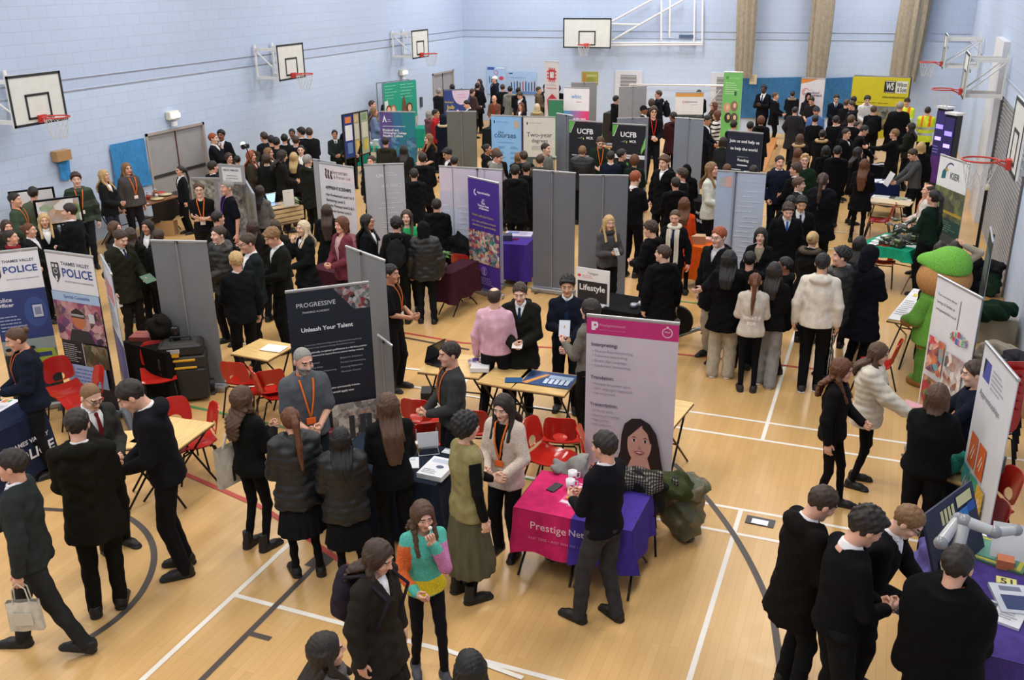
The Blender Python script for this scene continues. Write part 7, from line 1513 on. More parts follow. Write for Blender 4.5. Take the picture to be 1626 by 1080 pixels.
# books and mats on the purple table bottom right
for i, (x, y, w_, d_, h_, c, lab, dr) in enumerate(((.35, .78, .55, .38, .02, '5c7c54', 'green tiled game board with a yellow border on the purple cloth', lambda cv: (cv.rect(.04, .05, .96, .95, 'b8b040'), cv.rect(.1, .12, .9, .88, '4c8068')) + tuple(cv.rect(.12 + .26 * k, .16, .34 + .26 * k, .84, '5c9480') for k in range(3))),
 (.62, .55, .14, .09, .02, 'e0d87c', 'small yellow numbered block beside the game board', lambda cv: cv.t('51', .2, .2, .8, '3c3420', True)), (.78, .42, .30, .36, .03, 'c8ccd4', 'white book with a blue cover photo on the purple cloth', lambda cv: (cv.rect(.15, .4, .9, .9, '2c3c6c'), cv.rect(.2, .1, .7, .25, '6c7488'))), (.45, .30, .34, .24, .02, 'd8d8dc', 'open white booklet nearest the front of the purple cloth', lambda cv: (cv.rect(.1, .1, .45, .6, '4c5468'), cv.lines(.55, .2, .9, 5, .12, '8c8c94'))), (.6, .68, .12, .1, .08, 'd0784c', 'small orange model on the purple cloth', None), (.05, .9, .18, .14, .01, 'e4e4e8', 'white card at the far left corner of the purple cloth', None))):
 flat('book' if 'book' in lab else ('game_board' if 'game board with' in lab else 'card'), lab, on(T['rb'], x, y), T['rb'].rz + .25 * (i % 3 - 1), w_, d_, h_, c, 'book' if 'book' in lab else 'card', dr)
P = on(T['rb2'], .3, .3); b = MB(); b.box((0, 0, .15), (.34, .01, .30), mat('d4d6da'), rot('X', -25)); b.build('paper_board', label='white sheet propped up at the right edge beside the robot arm display', cat='paper').location = P
o = drape('cushion_block', 'lilac foam block standing on the floor edge of the purple table', at(1478, 940, .45), .3, '5c5490', (.3, .5, .5), 'foam block')
# bags and boxes at the right wall
P = at(1575, 535, 0); b = MB(); b.box((0, 0, .2), (.6, .4, .4), mat('a09888'), bev=.01); b.build('storage_box', label='grey-tan storage box on the floor beside the charity banner', cat='box').location = at(1572, 540, 0)
drape('holdall', 'dark green holdall on top of the grey-tan box', at(1570, 508, .4) , .3, '1c3024', (.7, .4, .3), 'holdall', 4); drape('carrier_bag', 'cream carrier bag slumped on the floor by the right wall', at(1578, 586, 0), .2, 'b8ac98', (.6, .5, .4), 'bag', 2)
rucksack('small dark backpack with a grey pocket near the right wall', at(1604, 610, 0), .6, '1c1820', '3c3a40', .85); drape('blue_bag', 'blue carrier bag behind the charity banner', at(1562, 640, .0), .4, '3c5c80', (.4, .35, .4), 'bag', 3)
b = MB(); b.box((0, 0, .19), (.5, .4, .38), mat('a8845c')); b.build('cardboard_box', label='cardboard box with a white top between the right-hand banners', cat='box').location = at(1588, 650, 0); flat('paper_sheet', 'white paper on the cardboard box between the right-hand banners', at(1588, 650, 0) + Vector((0, 0, .385)), .3, .45, .35, .006, 'dcdee2', 'paper')
rucksack('dark green and black rucksack standing by the roller shutter', at(1566, 470, 0), .4, '203428', '1c1c20', 1.1); drape('black_bag', 'black bag reaching down to the floor beside the dark edge-on banner', Vector((*at(1548, 400, 1.3).xy, 0)), .2, '0f0f12', (.35, .3, 1.3), 'stand')  # black bag, its soft heap drawn down to the floor
flat('wooden_board', 'wooden board lying on the floor by the roller shutter', at(1560, 480, 0) + Vector((0, .6, 0)), .1, .9, 1.2, .03, 'b08450', 'board')
b = MB(); b.cyl((0, 0, 0), (0, 0, 1.9), .025, None, mat('2a2422', 'metal'), 10); b.lathe((0, 0, 0), [(.2, 0), (.2, .02), (.03, .05)], mat('2a2422', 'metal'), 16); b.ball((0, 0, 1.93), (.04, .04, .06), mat('d8c8a0'), 10); b.build('flag_pole', label='thin dark pole with a pale tip standing left of the dark edge-on banner', cat='pole').location = at(1536, 480, 0)
drape('loudspeaker_case', 'black case on the floor behind the woman in the high-visibility jacket', at(1490, 260, 0), .2, '101012', (.7, .5, .6), 'case')
# open laptop or sign on far tables
T['fm'] = table('folding_table', 'dark grey cloth table beside the far blue-grey banner backs', (958, 180), (980, 181), .8, 1.0, 'cloth', '3c3836', drop=.95)
T['fu'] = table('folding_table', 'small desk with papers between the two UCFB banners', (955, 232), (976, 234), .6, .74, 'desk', top='b08458')
flat('laptop_case', 'grey laptop case on the small desk between the two UCFB banners', on(T['fu'], .5, .5), .1, .36, .26, .03, '6c7078', 'case')
T['fr'] = table('folding_table', 'white-topped table in front of the woman in the striped top', (1122, 228), (1146, 231), .6, .76, 'desk', top='d8d4cc')
T['fc'] = table('folding_table', 'dark table with leaflets in front of the bald man in brown', (766, 205), (790, 206), .6, .76, 'cloth', '1c2024', drop=.6)
flat('leaflet_pile', 'white leaflets on the white-topped table before the striped top', on(T['fr'], .5, .5), .2, .4, .3, .03, 'e8e8ea', 'leaflets')
# white rail and gates on the back wall
b = MB(); A = aty(1000, 134, YB - .35); Bq = aty(1150, 136, YB - .35); b.tube([A, Bq], .03, mat('dcdee0', 'metal'), 8); C_ = aty(1125, 168, YB - .35); b.tube([aty(1145, 142, YB - .35), C_], .025, mat('c8cacc', 'metal'), 8); b.tube([A, (A.x, A.y, 0)], .03, mat('dcdee0', 'metal'), 8); b.tube([Bq, (Bq.x, Bq.y, 0)], .03, mat('dcdee0', 'metal'), 8); b.build('goal_frame', label='white metal goal frame standing against the back wall', cat='goal')
# microphone/camera light held high
b = MB(); b.box((0, 0, 0), (.1, .1, .09), mat('101012'), bev=.01); b.cyl((0, -.05, 0), (0, -.12, 0), .05, .055, mat('1c1c20', 'gloss'), 14); b.cyl((0, 0, -.05), (.06, .05, -.35), .012, None, mat('202020')); b.ball((-.08, .0, .04), .05, mat('f0f0f0', 'emit'), 10); b.build('camera', label='black camera with a white lamp held up near the left wall', cat='camera').location = at(391, 232, 1.85)
# laptop lid and phone items
flat('laptop_sleeve', 'black bag strap heap on the yellow floor by the angled grey banner', at(690, 632, 0), .4, .34, .24, .12, '1c1c1e', 'bag')
# ------------------------------------------------------------------ the people
SPEC = []
def p(hx, hy, *a, **k):
 if 'fy' not in k and 'h' not in k:
  hs = a[1].split(':')[0]; k['h'] = 1.66 if hs in ('long', 'xlong', 'wavy', 'pony', 'bun', 'bob', 'hijab') else 1.75
 d = {}; SPEC.append([hx, hy, a, k, d]); return d
def settle():
 """keep heads where they are seen, vary heights a little so that nobody stands inside a neighbour, table or banner"""
 obs = []
 for o in bpy.data.objects:
  if o.parent is None and o.name.split('.')[0] in ('rollup_banner', 'popup_stand', 'display_board', 'folding_table', 'exam_desk', 'room_divider', 'rolling_toolbox', 'exercise_bike'):
   M = Matrix.Translation(o.location) @ Matrix.Rotation(o.rotation_euler.z, 4, 'Z'); c = [Vector(q) for ch in o.children if ch.type == 'MESH' and not ch.name.startswith(('base', 'leg')) for q in ch.bound_box]
   if not c: print('NOCH', o.name); continue
   x0, x1, y0, y1 = min(q.x for q in c), max(q.x for q in c), min(q.y for q in c), max(q.y for q in c)
   for i in range(int((x1 - x0) / .2) + 2):
    for j in range(int((y1 - y0) / .25) + 2 if y1 - y0 > .35 else 1):
     q = M @ Vector((min(x1, x0 + i * .2), min(y1, y0 + j * .25) if y1 - y0 > .35 else (y0 + y1) / 2, 0)); obs.append((q.x, q.y))
 obs = np.array(obs); n = len(SPEC); P = np.zeros((n, 2)); H = np.zeros(n)
 for i, (hx, hy, a, k, d) in enumerate(SPEC):
  H[i] = k.get('h', 1.74)
  if 'fy' in k:
   b = [(abs(proj((at(hx, hy, t / 100).x, at(hx, hy, t / 100).y, 0))[1] - k['fy']), t / 100) for t in range(150, 196, 2)]; H[i] = min(b)[1]
  q = at(hx, hy, H[i]); P[i] = (q.x, q.y)
 base = H.copy(); dx = np.zeros(n)
 for it in range(8):
  for i, (hx, hy, a, k, d) in enumerate(SPEC):
   if 'fy' in k: continue
   best = None
   for dh in (-.15, -.12, -.09, -.06, -.03, 0, .03, .06, .09, .12, .15):
    for sx in (-3, 0, 3):
     q = at(hx + sx, hy, base[i] + dh); e = np.hypot(P[:, 0] - q.x, P[:, 1] - q.y); e[i] = 9; eo = np.hypot(obs[:, 0] - q.x, obs[:, 1] - q.y)
     c = (np.clip(.50 - e, 0, 1) ** 2).sum() * 12 + (np.clip(.24 - eo, 0, 1) ** 2).sum() * 14 + dh * dh * 6 + abs(sx) * .01 + max(0, XL + .3 - q.x) * 50 + max(0, q.y - YB + .35) * 50 + max(0, q.x - XR + .3) * 50
     if best is None or c < best[0]: best = (c, base[i] + dh, sx, q)
   H[i] = best[1]; dx[i] = best[2]; P[i] = (best[3].x, best[3].y)
 for i, (hx, hy, a, k, d) in enumerate(SPEC):
  if 'fy' not in k: k['h'] = float(H[i]); hx += dx[i]
  d.update(build_person(hx, hy, *a, **k))
BL = 'blazer:17181a'; JB = 'jumper:141518'; VJ = 'vjumper:141619'; CT = 'coat:151517'; JK = 'jacket:141416'; HD = 'hoodie:131416'; TB = 'trousers:131416'; PF = 'puffer:161618'
ck = dict(extra='collar')
I = {}
# ---- foreground
I['walk'] = p(13, 716, -112, 'short:d', 'blazer:2c3030', 'trousers:2a2c2c', 'down,side', 'boy in dark grey walking left at the bottom left edge, holding a pale bag', fy=1032, stance='walk', extra='collar', lr=-1)
p(120, 650, 172, 'short:d', 'coat:17160f', 'trousers:15140f', 'front', 'boy with his back turned in a long dark coat, big black shoes, lower left', fy=965, extra='collar', turn=-8, nod=12)
p(147, 615, 28, 'buzz:l', 'blazer:33332f', 'trousers:1a1a18', 'front', 'crop-haired boy with glasses, grey blazer and red tie, looking down', fy=872, extra='tieR glasses', nod=26, skin='l', inner='e8e8ea')
p(190, 612, -98, 'short:d', 'hoodie:141318', 'trousers:141416', 'front,front', 'boy in a black hoodie bending his head left, beside the crossed-leg yellow desk', fy=915, extra='collar', nod=30, lean=8)
p(16, 524, -85, 'bun:m', 'jacket:171d2c', 'trousers:17181c', 'front', 'police officer in navy uniform with tied brown hair at the left edge', fy=752, extra='lany inner', fem=True, inner='20283c', nod=18)
I['tote'] = p(383, 615, 128, 'wavy:m', 'hoodie:121414', 'leggings:111214', 'phone', 'girl with wavy light brown hair in a black hooded top, cream tote at her hip', fy=868, shoe='boot:111111')
p(458, 648, 188, 'pony:o', 'puffer:15171a', 'skirt:141517', 'front', 'girl with a long auburn ponytail and black puffer jacket, back turned', fy=912, nod=8, turn=10)
p(539, 680, 180, 'long:k', 'puffer:101214', 'skirt:0f1012', 'front', 'girl with dark curly hair down her black quilted jacket, back turned', fy=928, skin='b')
p(615, 625, 190, 'xlong:m', 'jacket:121315', 'trousers:121315', 'front', 'girl with very long straight brown hair, back turned at the navy cloth table', h=1.70)
I['grey'] = p(482, 556, 12, 'buzz:g', 'polo:53575c', 'trousers:202225', 'front,front', 'grey-haired bearded man in a grey shirt with an orange lanyard', h=1.84, extra='lany lanyO beard', turn=12, nod=12, fat=.018, fem=False)
p(711, 545, -72, 'short:d', 'jumper:3a3a3a', 'trousers:15161a', 'front', 'young man in a charcoal fleece and orange lanyard, seen from the side', h=1.80, extra='lany', nod=5)
p(742, 657, 118, 'curly:k', 'vest:8a8258', 'longskirt:585440', 'front,down', 'person in an olive waistcoat over black sleeves, long khaki skirt and boots', fy=945, extra='lany', shoe='boot:0e0e0e', fem=True, skin='l', nod=5)
p(796, 631, -28, 'long:d', 'cardigan:c9bcae', 'trousers:141416', 'side,front', 'smiling woman with long dark hair, cream cardigan and orange lanyard', fy=880, extra='lany lanyO inner', inner='101012', nod=14, skin='l', shoe='boot:101010')
I['navy'] = p(958, 686, -128, 'short:d', 'jumper:141319', 'trousers:38373a', 'front,side', 'man in a black jumper and grey trousers by the pink cloth table', fy=988, extra='collar lany', nod=6, lr=1, stance='step')
I['lolly'] = p(672, 802, 12, 'wavy:m', 'jumper:56b0a0', 'leggings:16161a', 'chin,side', 'girl eating a lollipop in a teal, pink, orange and yellow fleece', fy=1066, extra='colour', shoe='trainer:3a3c44', skin='p', turn=5, nod=10, stance='step')
I['brn'] = p(608, 866, 52, 'wavy:b', 'coat:2a2622', 'skirt:24211e', 'down', 'girl in a dark brown-black coat with long wavy hair, looking down, bottom middle', h=1.66, nod=20)
p(516, 1008, 100, 'long:d', 'jumper:6a6866', 'trousers:202020', 'down', 'dark-haired girl in a grey top cut off by the bottom edge', h=1.66, extra='scarf5a5654')
p(745, 1036, 190, 'long:k', 'jacket:141414', 'trousers:141414', 'down', 'black-haired person at the very bottom edge, only the crown visible', h=1.62, fem=True)
p(785, 457, 165, 'balding:b', 'shirt:d9aebd', 'trousers:15161c', 'down,side', 'man in a pale pink shirt with thinning hair, back turned', fy=668, fat=.012, skin='l', stance='wide')
I['tb'] = p(825, 452, -8, 'short:b', 'coat:1a1b18', TB, 'front', 'boy in a black hooded coat with white collar, right of the pink-shirted man', fy=662, extra='tie', nod=14, skin='l')
I['asian'] = p(901, 440, -4, 'mop:k', 'jumper:161a28', TB, 'front,phone', 'boy with straight black hair, navy jumper and tie, holding a tablet', fy=650, extra='tie', nod=8, skin='a')
p(934, 476, -118, 'bob:d', 'jumper:6c6860', 'trousers:141414', 'phone,front', 'woman with short dark hair in a speckled grey knit jumper, half behind the pink-headed banner', h=1.68, skin='l')
p(1342, 572, 78, 'wavy:o', 'hoodie:121012', 'leggings:101012', 'side,down', 'girl in a black hooded coat with long brown hair, facing right', fy=803, skin='p', nod=8, stance='step')
I['puff'] = p(1402, 547, 84, 'long:m', 'puffer:cfc8b8', 'leggings:111113', 'side,reach', 'girl in a cream puffer jacket with long light brown hair, holding leaflets', fy=768, skin='p', nod=14)
p(1492, 611, 176, 'bob:m', 'polo:0f1013', 'trousers:101114', 'reach,side', 'woman in a black polo shirt with greying bobbed hair, back turned', h=1.68, fat=.025)
p(1322, 778, 118, 'short:b', 'coat:110e0c', TB, 'front', 'boy in a long black hooded coat, leftmost of the group at the bottom right', h=1.82, extra='collar', nod=30, lean=4)
p(1393, 812, 118, 'mop:d', 'jumper:0e0e10', TB, 'front', 'dark-haired boy in a black jumper, second of the group at the bottom right', h=1.78, nod=25, extra='collar', lean=4)
p(1462, 815, 82, 'short:l', 'blazer:101012', TB, 'reach,front', 'fair-haired boy with glasses leaning over the robot arm display', h=1.76, extra='collar glasses', nod=28, lean=14, skin='l')
p(1528, 868, 165, 'short:d', 'jumper:0a0a0c', 'trousers:0c0c0e', 'front,front', 'broad man in a black jumper with an orange lanyard, at the bottom right', h=1.84, fat=.05, extra='lany', nod=12)
# ---- right of the middle
I['blonde'] = p(968, 343, 22, 'long:y', 'jumper:4b4a4c', 'trousers:101012', 'phone', 'blonde woman in a charcoal jacket leaning behind the black fitness table', h=1.66, nod=4, lean=3, extra='scarf3c3a3c')
p(1031, 352, -112, 'mop:b', 'coat:0e0e10', TB, 'front', 'boy in a black coat facing left, right of the blonde woman', h=1.76, nod=10)
p(1072, 335, -10, 'bun:m', 'blazer:101114', TB, 'down', 'girl with tied-back hair wearing a long cream scarf', h=1.70, extra='tie scarfd8d0c0', nod=8)
p(1053, 390, -150, 'short:b', 'coat:0c0c0e', TB, 'down', 'boy in a black coat with his back turned, in front of the cream scarf girl', h=1.74, turn=35, skin='l')
p(1087, 314, 178, 'long:o', 'jumper:d4481c', 'skirt:d4481c', 'front', 'ginger long-haired person in a bright orange top, back turned', h=1.68)
p(1141, 362, -38, 'short:r', 'coat:101012', 'trousers:b8ac98', 'reach,down', 'ginger boy with clear glasses over a pale grey hood, at the exercise bike', h=1.80, extra='glasses collar', inner='b8b8ba', nod=6, skin='l')
p(1159, 398, 175, 'long:k', 'coat:08080a', 'wide:b0a694', 'front', 'girl with black hair and black coat, beige trousers and white trainers, back turned', fy=600, shoe='trainer:d8d6d2')
p(1209, 363, -5, 'bob:k', 'blazer:101013', TB, 'front,down', 'girl with a black fringe and patterned blouse under a dark blazer', h=1.66, extra='inner', inner='8c8472', skin='l')
p(1192, 400, 172, 'short:k', 'blazer:0c0c0e', TB, 'front', 'dark-haired boy with his back turned, below the patterned blouse girl', h=1.70)
I['whf'] = p(1200, 434, 182, 'pony:o', 'hoodie:c0b8ac', 'leggings:0e0f12', 'front', 'girl with a long auburn ponytail and pale hoodie, white letters on its back', fy=620, shoe='shoe:1a1a1a')
p(1231, 417, 170, 'long:d', 'jacket:0e0d0f', 'wide:8c8a88', 'front', 'girl in a black jacket and wide grey trousers, right of the pale hoodie', fy=612, shoe='trainer:c8c8c8')
p(1247, 409, -95, 'short:k', 'coat:0a0a0c', TB, 'front', 'dark figure facing left behind the wide grey trousers girl', h=1.72, skin='b')
p(1292, 368, 160, 'bun:y', 'furcoat:141412', TB, 'front', 'blonde with pinned-up hair and a fur-hooded dark coat', h=1.70, extra='fur4c4034 collar')
p(1308, 403, 178, 'short:k', 'hoodie:d4cec2', 'trousers:0e0f11', 'down,down', 'black-haired boy in a white hoodie, back turned', fy=620, shoe='trainer:1c1c1e', skin='a')
p(1337, 393, -82, 'mop:k', 'puffer:0d0d0f', 'trousers:101318', 'front', 'smiling black-haired boy in profile, dark padded jacket and striped tracksuit trousers', h=1.80, extra='strip3', skin='p')
p(1367, 376, 165, 'long:k', 'jacket:0c0c0e', TB, 'front', 'long black-haired girl with her back turned, in front of the green cloth table', h=1.68)
p(1384, 392, 138, 'hoodup:10131c', 'longcoat:0e1119', 'trousers:101114', 'front', 'person in a long navy hooded coat, right end of the middle crowd', h=1.80, extra='collar')
p(1253, 325, 8, 'mop:b', 'coat:0b0c10', TB, 'down', 'curly brown-haired boy with a bright blue tie, looking down', h=1.80, extra='tieB', nod=22, skin='l')
p(1274, 314, 8, 'mop:k', 'blazer:0d0e11', TB, 'down', 'black-haired boy just behind the blue tie boy', h=1.74, extra='collar tie', nod=16, skin='a')
p(1308, 275, 172, 'pony:b', 'coat:0b0d12', TB, 'front', 'girl with a brown ponytail and wide dark navy coat, back turned', fy=445, fat=.02)
p(1239, 248, 14, 'short:d', 'hoodie:151b2c', 'trousers:0f1218', 'pocket', 'smiling boy in a navy hooded jacket standing apart in the right aisle', fy=392, skin='p', extra='collar')
p(1264, 260, -130, 'mop:b', 'blazer:0f1013', TB, 'front', 'brown-haired boy turned to the smiling boy in navy', h=1.76, extra='collar', turn=30)
p(1279, 245, 0, 'quiff:y', 'jumper:172a1c', TB, 'down', 'fair quiffed boy with glasses in a dark green jumper', h=1.80, extra='glasses', skin='l')
p(1270, 283, 82, 'mop:m', 'blazer:1c1a18', TB, 'chin,front', 'light brown-haired boy in profile facing right, dark blazer', h=1.72, extra='collar', skin='l')
p(1257, 311, 175, 'short:k', 'blazer:0a0a0c', TB, 'down', 'black-haired head seen from behind, left of the blue tie boy', h=1.70)
p(1374, 253, 172, 'xlong:o', 'coat:0c0b0d', 'tights:101010', 'front', 'girl with long chestnut hair and black coat, back turned, shoes in the aisle', fy=385)
p(1364, 234, 118, 'long:d', 'coat:0d0d10', 'tights:101010', 'front', 'dark-haired girl just behind the long chestnut-haired one', h=1.70)
I['read'] = p(1446, 238, -72, 'short:b', 'jumper:4a4c4e', 'trousers:101114', 'reach', 'man in a grey jumper reading a paper beside the leaflet table', h=1.80, nod=25, lean=5, fem=False)
p(1464, 226, 175, 'bob:y', 'jacket:101012', TB, 'down', 'blonde bobbed person in black behind the man in the grey jumper', h=1.68)
p(1475, 293, -80, 'balding:b', 'shirt:d0c8c0', 'trousers:202024', 'front', 'bald man in a white shirt, half hidden by the dark green jumper', h=1.76, fem=False, extra='lany')
p(1484, 302, -125, 'pony:k', 'jumper:15281f', 'trousers:0f1112', 'front,down', 'woman with dark tied hair in a dark green jumper, near the white and green banner', fy=470)
p(1519, 383, 172, 'long:d', 'jumper:a89c8c', 'trousers:202020', 'down,head', 'woman in a beige knit with a hand raised to her dark hair', h=1.66)
p(1495, 385, 170, 'short:d', 'jacket:1c1c18', TB, 'front', 'brown-haired head between the green cap and the beige knit', h=1.68)
I['reach'] = p(1546, 574, -78, 'short:b', 'jumper:161a28', 'trousers:14161c', 'reach', 'man reaching an arm out from behind the apprenticeships banner', h=1.76, nod=12, skin='l', fem=False)
p(1474, 170, 178, 'short:d', 'hiviz:cfe03a', 'trousers:0f1012', 'front', 'person in a yellow high-visibility jacket, back turned, by the right wall', fy=268, fem=False)
p(1441, 156, -10, 'cap:3a3028', 'hiviz:cfe03a', 'trousers:0f1012', 'front', 'person in a yellow high-visibility jacket facing forward in front of the yellow stand', h=1.76, extra='collar')
p(1430, 162, 178, 'short:g', 'longcoat:0c0c0f', TB, 'down', 'broad man in a long black coat in front of the yellow stand', h=1.86, fat=.03, extra='collar')
p(1447, 195, -98, 'long:d', 'jacket:1c2018', TB, 'front', 'dark-haired woman in an olive jacket facing left, before the high-visibility jackets', h=1.68)
p(1421, 205, -105, 'short:l', 'jumper:101012', TB, 'point,down', 'fair-haired person in black pointing left across the small black table', h=1.72, fem=True)
p(1376, 200, 95, 'short:d', 'blazer:0d0e12', TB, 'reach', 'boy in a dark blazer leaning right over the small black table', h=1.74, lean=10, nod=14)
p(1361, 194, 70, 'short:d', 'blazer:1a1a1c', TB, 'front', 'dark-haired boy in a charcoal blazer left of the leaning boy', h=1.74, extra='collar')
p(1388, 168, 178, 'short:m', 'jacket:0e0f12', TB, 'front', 'boy carrying a black rucksack in front of the yellow stand, back turned', h=1.76)
p(1378, 153, 5, 'mop:k', 'hoodie:c8c6c4', TB, 'front', 'dark-haired boy in a white top facing forward by the yellow stand', h=1.78, nod=18, skin='l')
p(1353, 183, 152, 'short:m', 'blazer:0b0c0f', TB, 'down', 'tall boy in a black blazer with short sides and a white collar, right aisle crowd', h=1.88, extra='collar', skin='l')
p(1328, 184, 178, 'short:d', 'blazer:0a0b0e', TB, 'front', 'boy in a black blazer with a white collar, left of the tall one', h=1.74, extra='collar')
p(1329, 151, 4, 'short:k', 'vjumper:131622', TB, 'front', 'boy in a navy jumper facing forward, right part of the blue drape behind', h=1.78, nod=22, extra='tie', skin='l')
p(1351, 161, -78, 'short:b', 'coat:16161a', TB, 'front', 'brown-haired boy in a dark coat facing left below the yellow stand', h=1.76, nod=14)
p(1345, 158, 160, 'short:m', 'blazer:131316', TB, 'front', 'light brown-haired boy half hidden behind the dark coat boy', h=1.72)
p(1356, 153, -165, 'short:k', 'jacket:101013', TB, 'front', 'black-haired head directly left of the boy in the white top', h=1.74)
p(1307, 206, 170, 'bun:d', 'furcoat:111113', TB, 'front', 'girl with dark tied hair, right one of the two tan fur hoods', h=1.66, extra='furb09468')
p(1271, 213, 165, 'long:m', 'furcoat:121214', TB, 'front', 'girl with loose brown hair, left one of the two tan fur hoods', h=1.64, extra='furb09468')
p(1295, 183, 178, 'short:d', 'blazer:0d0e10', TB, 'front', 'boy with a white collar and dark blazer, in front of the blue-topped man', h=1.72, extra='collar')
p(1297, 170, 0, 'beanie:3a3c44', 'hoodie:48689a', 'trousers:1a1c24', 'front', 'man in a grey beanie and blue top before the outreach banner', h=1.80, skin='m', nod=8)
p(1288, 155, -20, 'short:d', 'polo:1c1c20', TB, 'front', 'man in dark clothes looking down at his hands before the outreach banner', h=1.74, nod=28)
p(1284, 148, 10, 'hijab:141418', 'jumper:1c1a20', TB, 'front', 'woman in a black headscarf in front of the outreach banner emblem', h=1.66, skin='m')
I['coatm'] = p(1263, 170, 168, 'short:d', 'longcoat:26262a', TB, 'pocket', 'man in a long charcoal coat with his back turned, right aisle', fy=262, extra='collar')
p(1259, 145, 178, 'short:d', 'furcoat:15191f', 'trousers:101218', 'front', 'person in a dark coat with a grey fur hood in front of the blue drape', fy=222, extra='fur8c7c68')
p(1232, 147, 78, 'short:m', 'coat:0e1014', TB, 'side', 'boy in a dark coat facing right before the blue drape, arm held out', fy=232, extra='collar')
p(1213, 135, -20, 'short:k', 'blazer:10131a', TB, 'phone', 'dark-skinned boy in a navy blazer looking at a phone before the blue drape', fy=230, extra='collar tie', skin='d', nod=10)
p(1209, 185, 172, 'curly:o', 'coat:101114', TB, 'front', 'curly brown-haired person in black right of the dark blue university banner', h=1.72)
p(1192, 193, 170, 'short:k', 'coat:101216', TB, 'front', 'black-haired person behind the right end of the dark blue university banner', h=1.72)
p(1166, 192, 150, 'short:k', 'jacket:101216', TB, 'front', 'black-haired person behind the left end of the dark blue university banner', h=1.72)
p(1268, 236, 170, 'long:o', 'coat:0c0b0c', TB, 'front', 'dark auburn-haired girl in black behind the fair quiffed boy', h=1.66)
p(1331, 232, 175, 'short:k', 'coat:08080b', TB, 'front', 'dark-coated student with his back turned in the thick of the right crowd', h=1.74)
p(1345, 205, 60, 'short:d', 'coat:0a0a0d', TB, 'down', 'dark-coated boy wedged between the white-collared blazers and the small black table', h=1.72)
p(1312, 232, 185, 'bob:k', 'coat:09090c', TB, 'front', 'short black-haired girl in a black coat in the right crowd, back turned', h=1.62)
# ---- costumed figure is built below; centre top
p(1045, 144, -82, 'short:b', 'coat:12151c', 'trousers:101218', 'down', 'man in a dark hooded coat with a rucksack in front of the back wall', h=1.84, nod=4, fem=False)
p(1035, 158, 175, 'curly:b', 'coat:1c1618', TB, 'front', 'curly-haired person in a plum-dark coat beside the man with the dark hood', h=1.74)
p(1023, 168, 78, 'cap:14161c', 'blazer:121318', TB, 'front', 'boy with a dark cap and white collar facing right', h=1.74, extra='collar', skin='b')
p(1038, 170, 10, 'curly:b', 'jumper:101012', 'trousers:12151c', 'front', 'young man in black with glasses and a red lanyard, among the grey banner backs', fy=300, extra='lanyR glasses lany', skin='l')
p(1069, 178, -155, 'short:d', 'coat:3a1c20', 'trousers:16181e', 'front', 'man in a maroon coat with his back turned, left of the shiny banner back', h=1.78, turn=20, skin='b')
p(1134, 162, -75, 'long:o', 'jumper:1c3024', 'trousers:1c1c1c', 'front', 'brown-haired woman with glasses behind the woman in the striped top', h=1.68, extra='glasses')
p(1138, 176, -92, 'bob:o', 'jumper:d8d4cc', 'trousers:1c1c20', 'side', 'woman in a white jumper with dark stripes', h=1.70, extra='stripeW')
p(1126, 184, 72, 'short:k', 'blazer:10141e', TB, 'side', 'boy in a navy blazer facing the striped jumper', h=1.80, extra='collar', nod=16, skin='m')
p(1149, 218, 170, 'bob:d', 'jacket:24282a', TB, 'front', 'brown-haired person in a dark checked shirt, left of the dark blue university banner', h=1.68)
p(1110, 184, 178, 'curly:k', 'coat:3a1820', TB, 'front', 'dark-haired person just above the shiny blue-grey banner back', h=1.72)
p(1110, 143, 178, 'short:k', 'coat:101214', TB, 'front', 'person hidden behind the orange-topped banner, only dark hair showing', h=1.80)
I['wc'] = p(1131, 258, 62, 'long:l', 'cardigan:c8ccc0', 'trousers:101012', 'front', 'fair-haired woman in a white cardigan beside the black university table', fy=417, extra='inner', inner='c0c4ba')
p(1054, 248, -35, 'mop:m', 'coat:0b0b0e', TB, 'pocket', 'light brown-haired young man in an open black coat over a white shirt', h=1.86, extra='inner collar', nod=8, skin='l')
p(1011, 272, 150, 'short:r', 'tee:0e0f14', 'trousers:0c0d12', 'front', 'ginger boy in a black t-shirt right of the big grey banner backs', fy=440, nod=14, skin='l', extra='collar')
p(1008, 247, 172, 'curly:o', 'jacket:13241a', TB, 'front', 'curly auburn-haired person in dark green, behind the ginger boy', h=1.70, fem=True)
p(1083, 268, -118, 'mop:b', 'blazer:0c0d10', TB, 'front', 'brown-haired boy in a black blazer facing left beside the headscarfed person', h=1.74, extra='collar')
p(1091, 262, 178, 'hijab:0a0a0c', 'longcoat:0a0a0c', 'tights:0a0a0c', 'front', 'person in a long black headscarf, left of the white cardigan woman', h=1.68)
p(1073, 282, -160, 'short:d', 'coat:0b0b0d', TB, 'front', 'dark-haired boy in a black coat with a red ear warmer, back turned', h=1.70)
p(970, 240, 178, 'short:d', 'jumper:141b2c', TB, 'front', 'boy in a navy jumper with his back turned in front of the UCFB banners', h=1.74, extra='collar')
p(1155, 261, 178, 'short:o', 'jacket:1c1818', TB, 'front', 'brown head just above the left of the pale blue banner back', h=1.70)
p(1197, 263, 178, 'short:d', 'jacket:1c1818', TB, 'front', 'dark head just above the right of the pale blue banner back', h=1.70)
p(954, 219, 10, 'short:m', 'polo:1c2a20', 'trousers:14161a', 'front', 'fair-haired man in a dark green shirt with an orange lanyard before the UCFB banners', h=1.80, nod=24, extra='lany', fat=.01, skin='l')
p(925, 232, 172, 'short:l', 'puffer:14161a', TB, 'front', 'blond boy in a wide black puffer jacket, back turned, before the UCFB banners', h=1.72, fat=.02)
p(988, 238, 100, 'mop:d', 'jacket:101014', TB, 'front', 'dark-haired person between the navy jumper and the green icons', h=1.66)
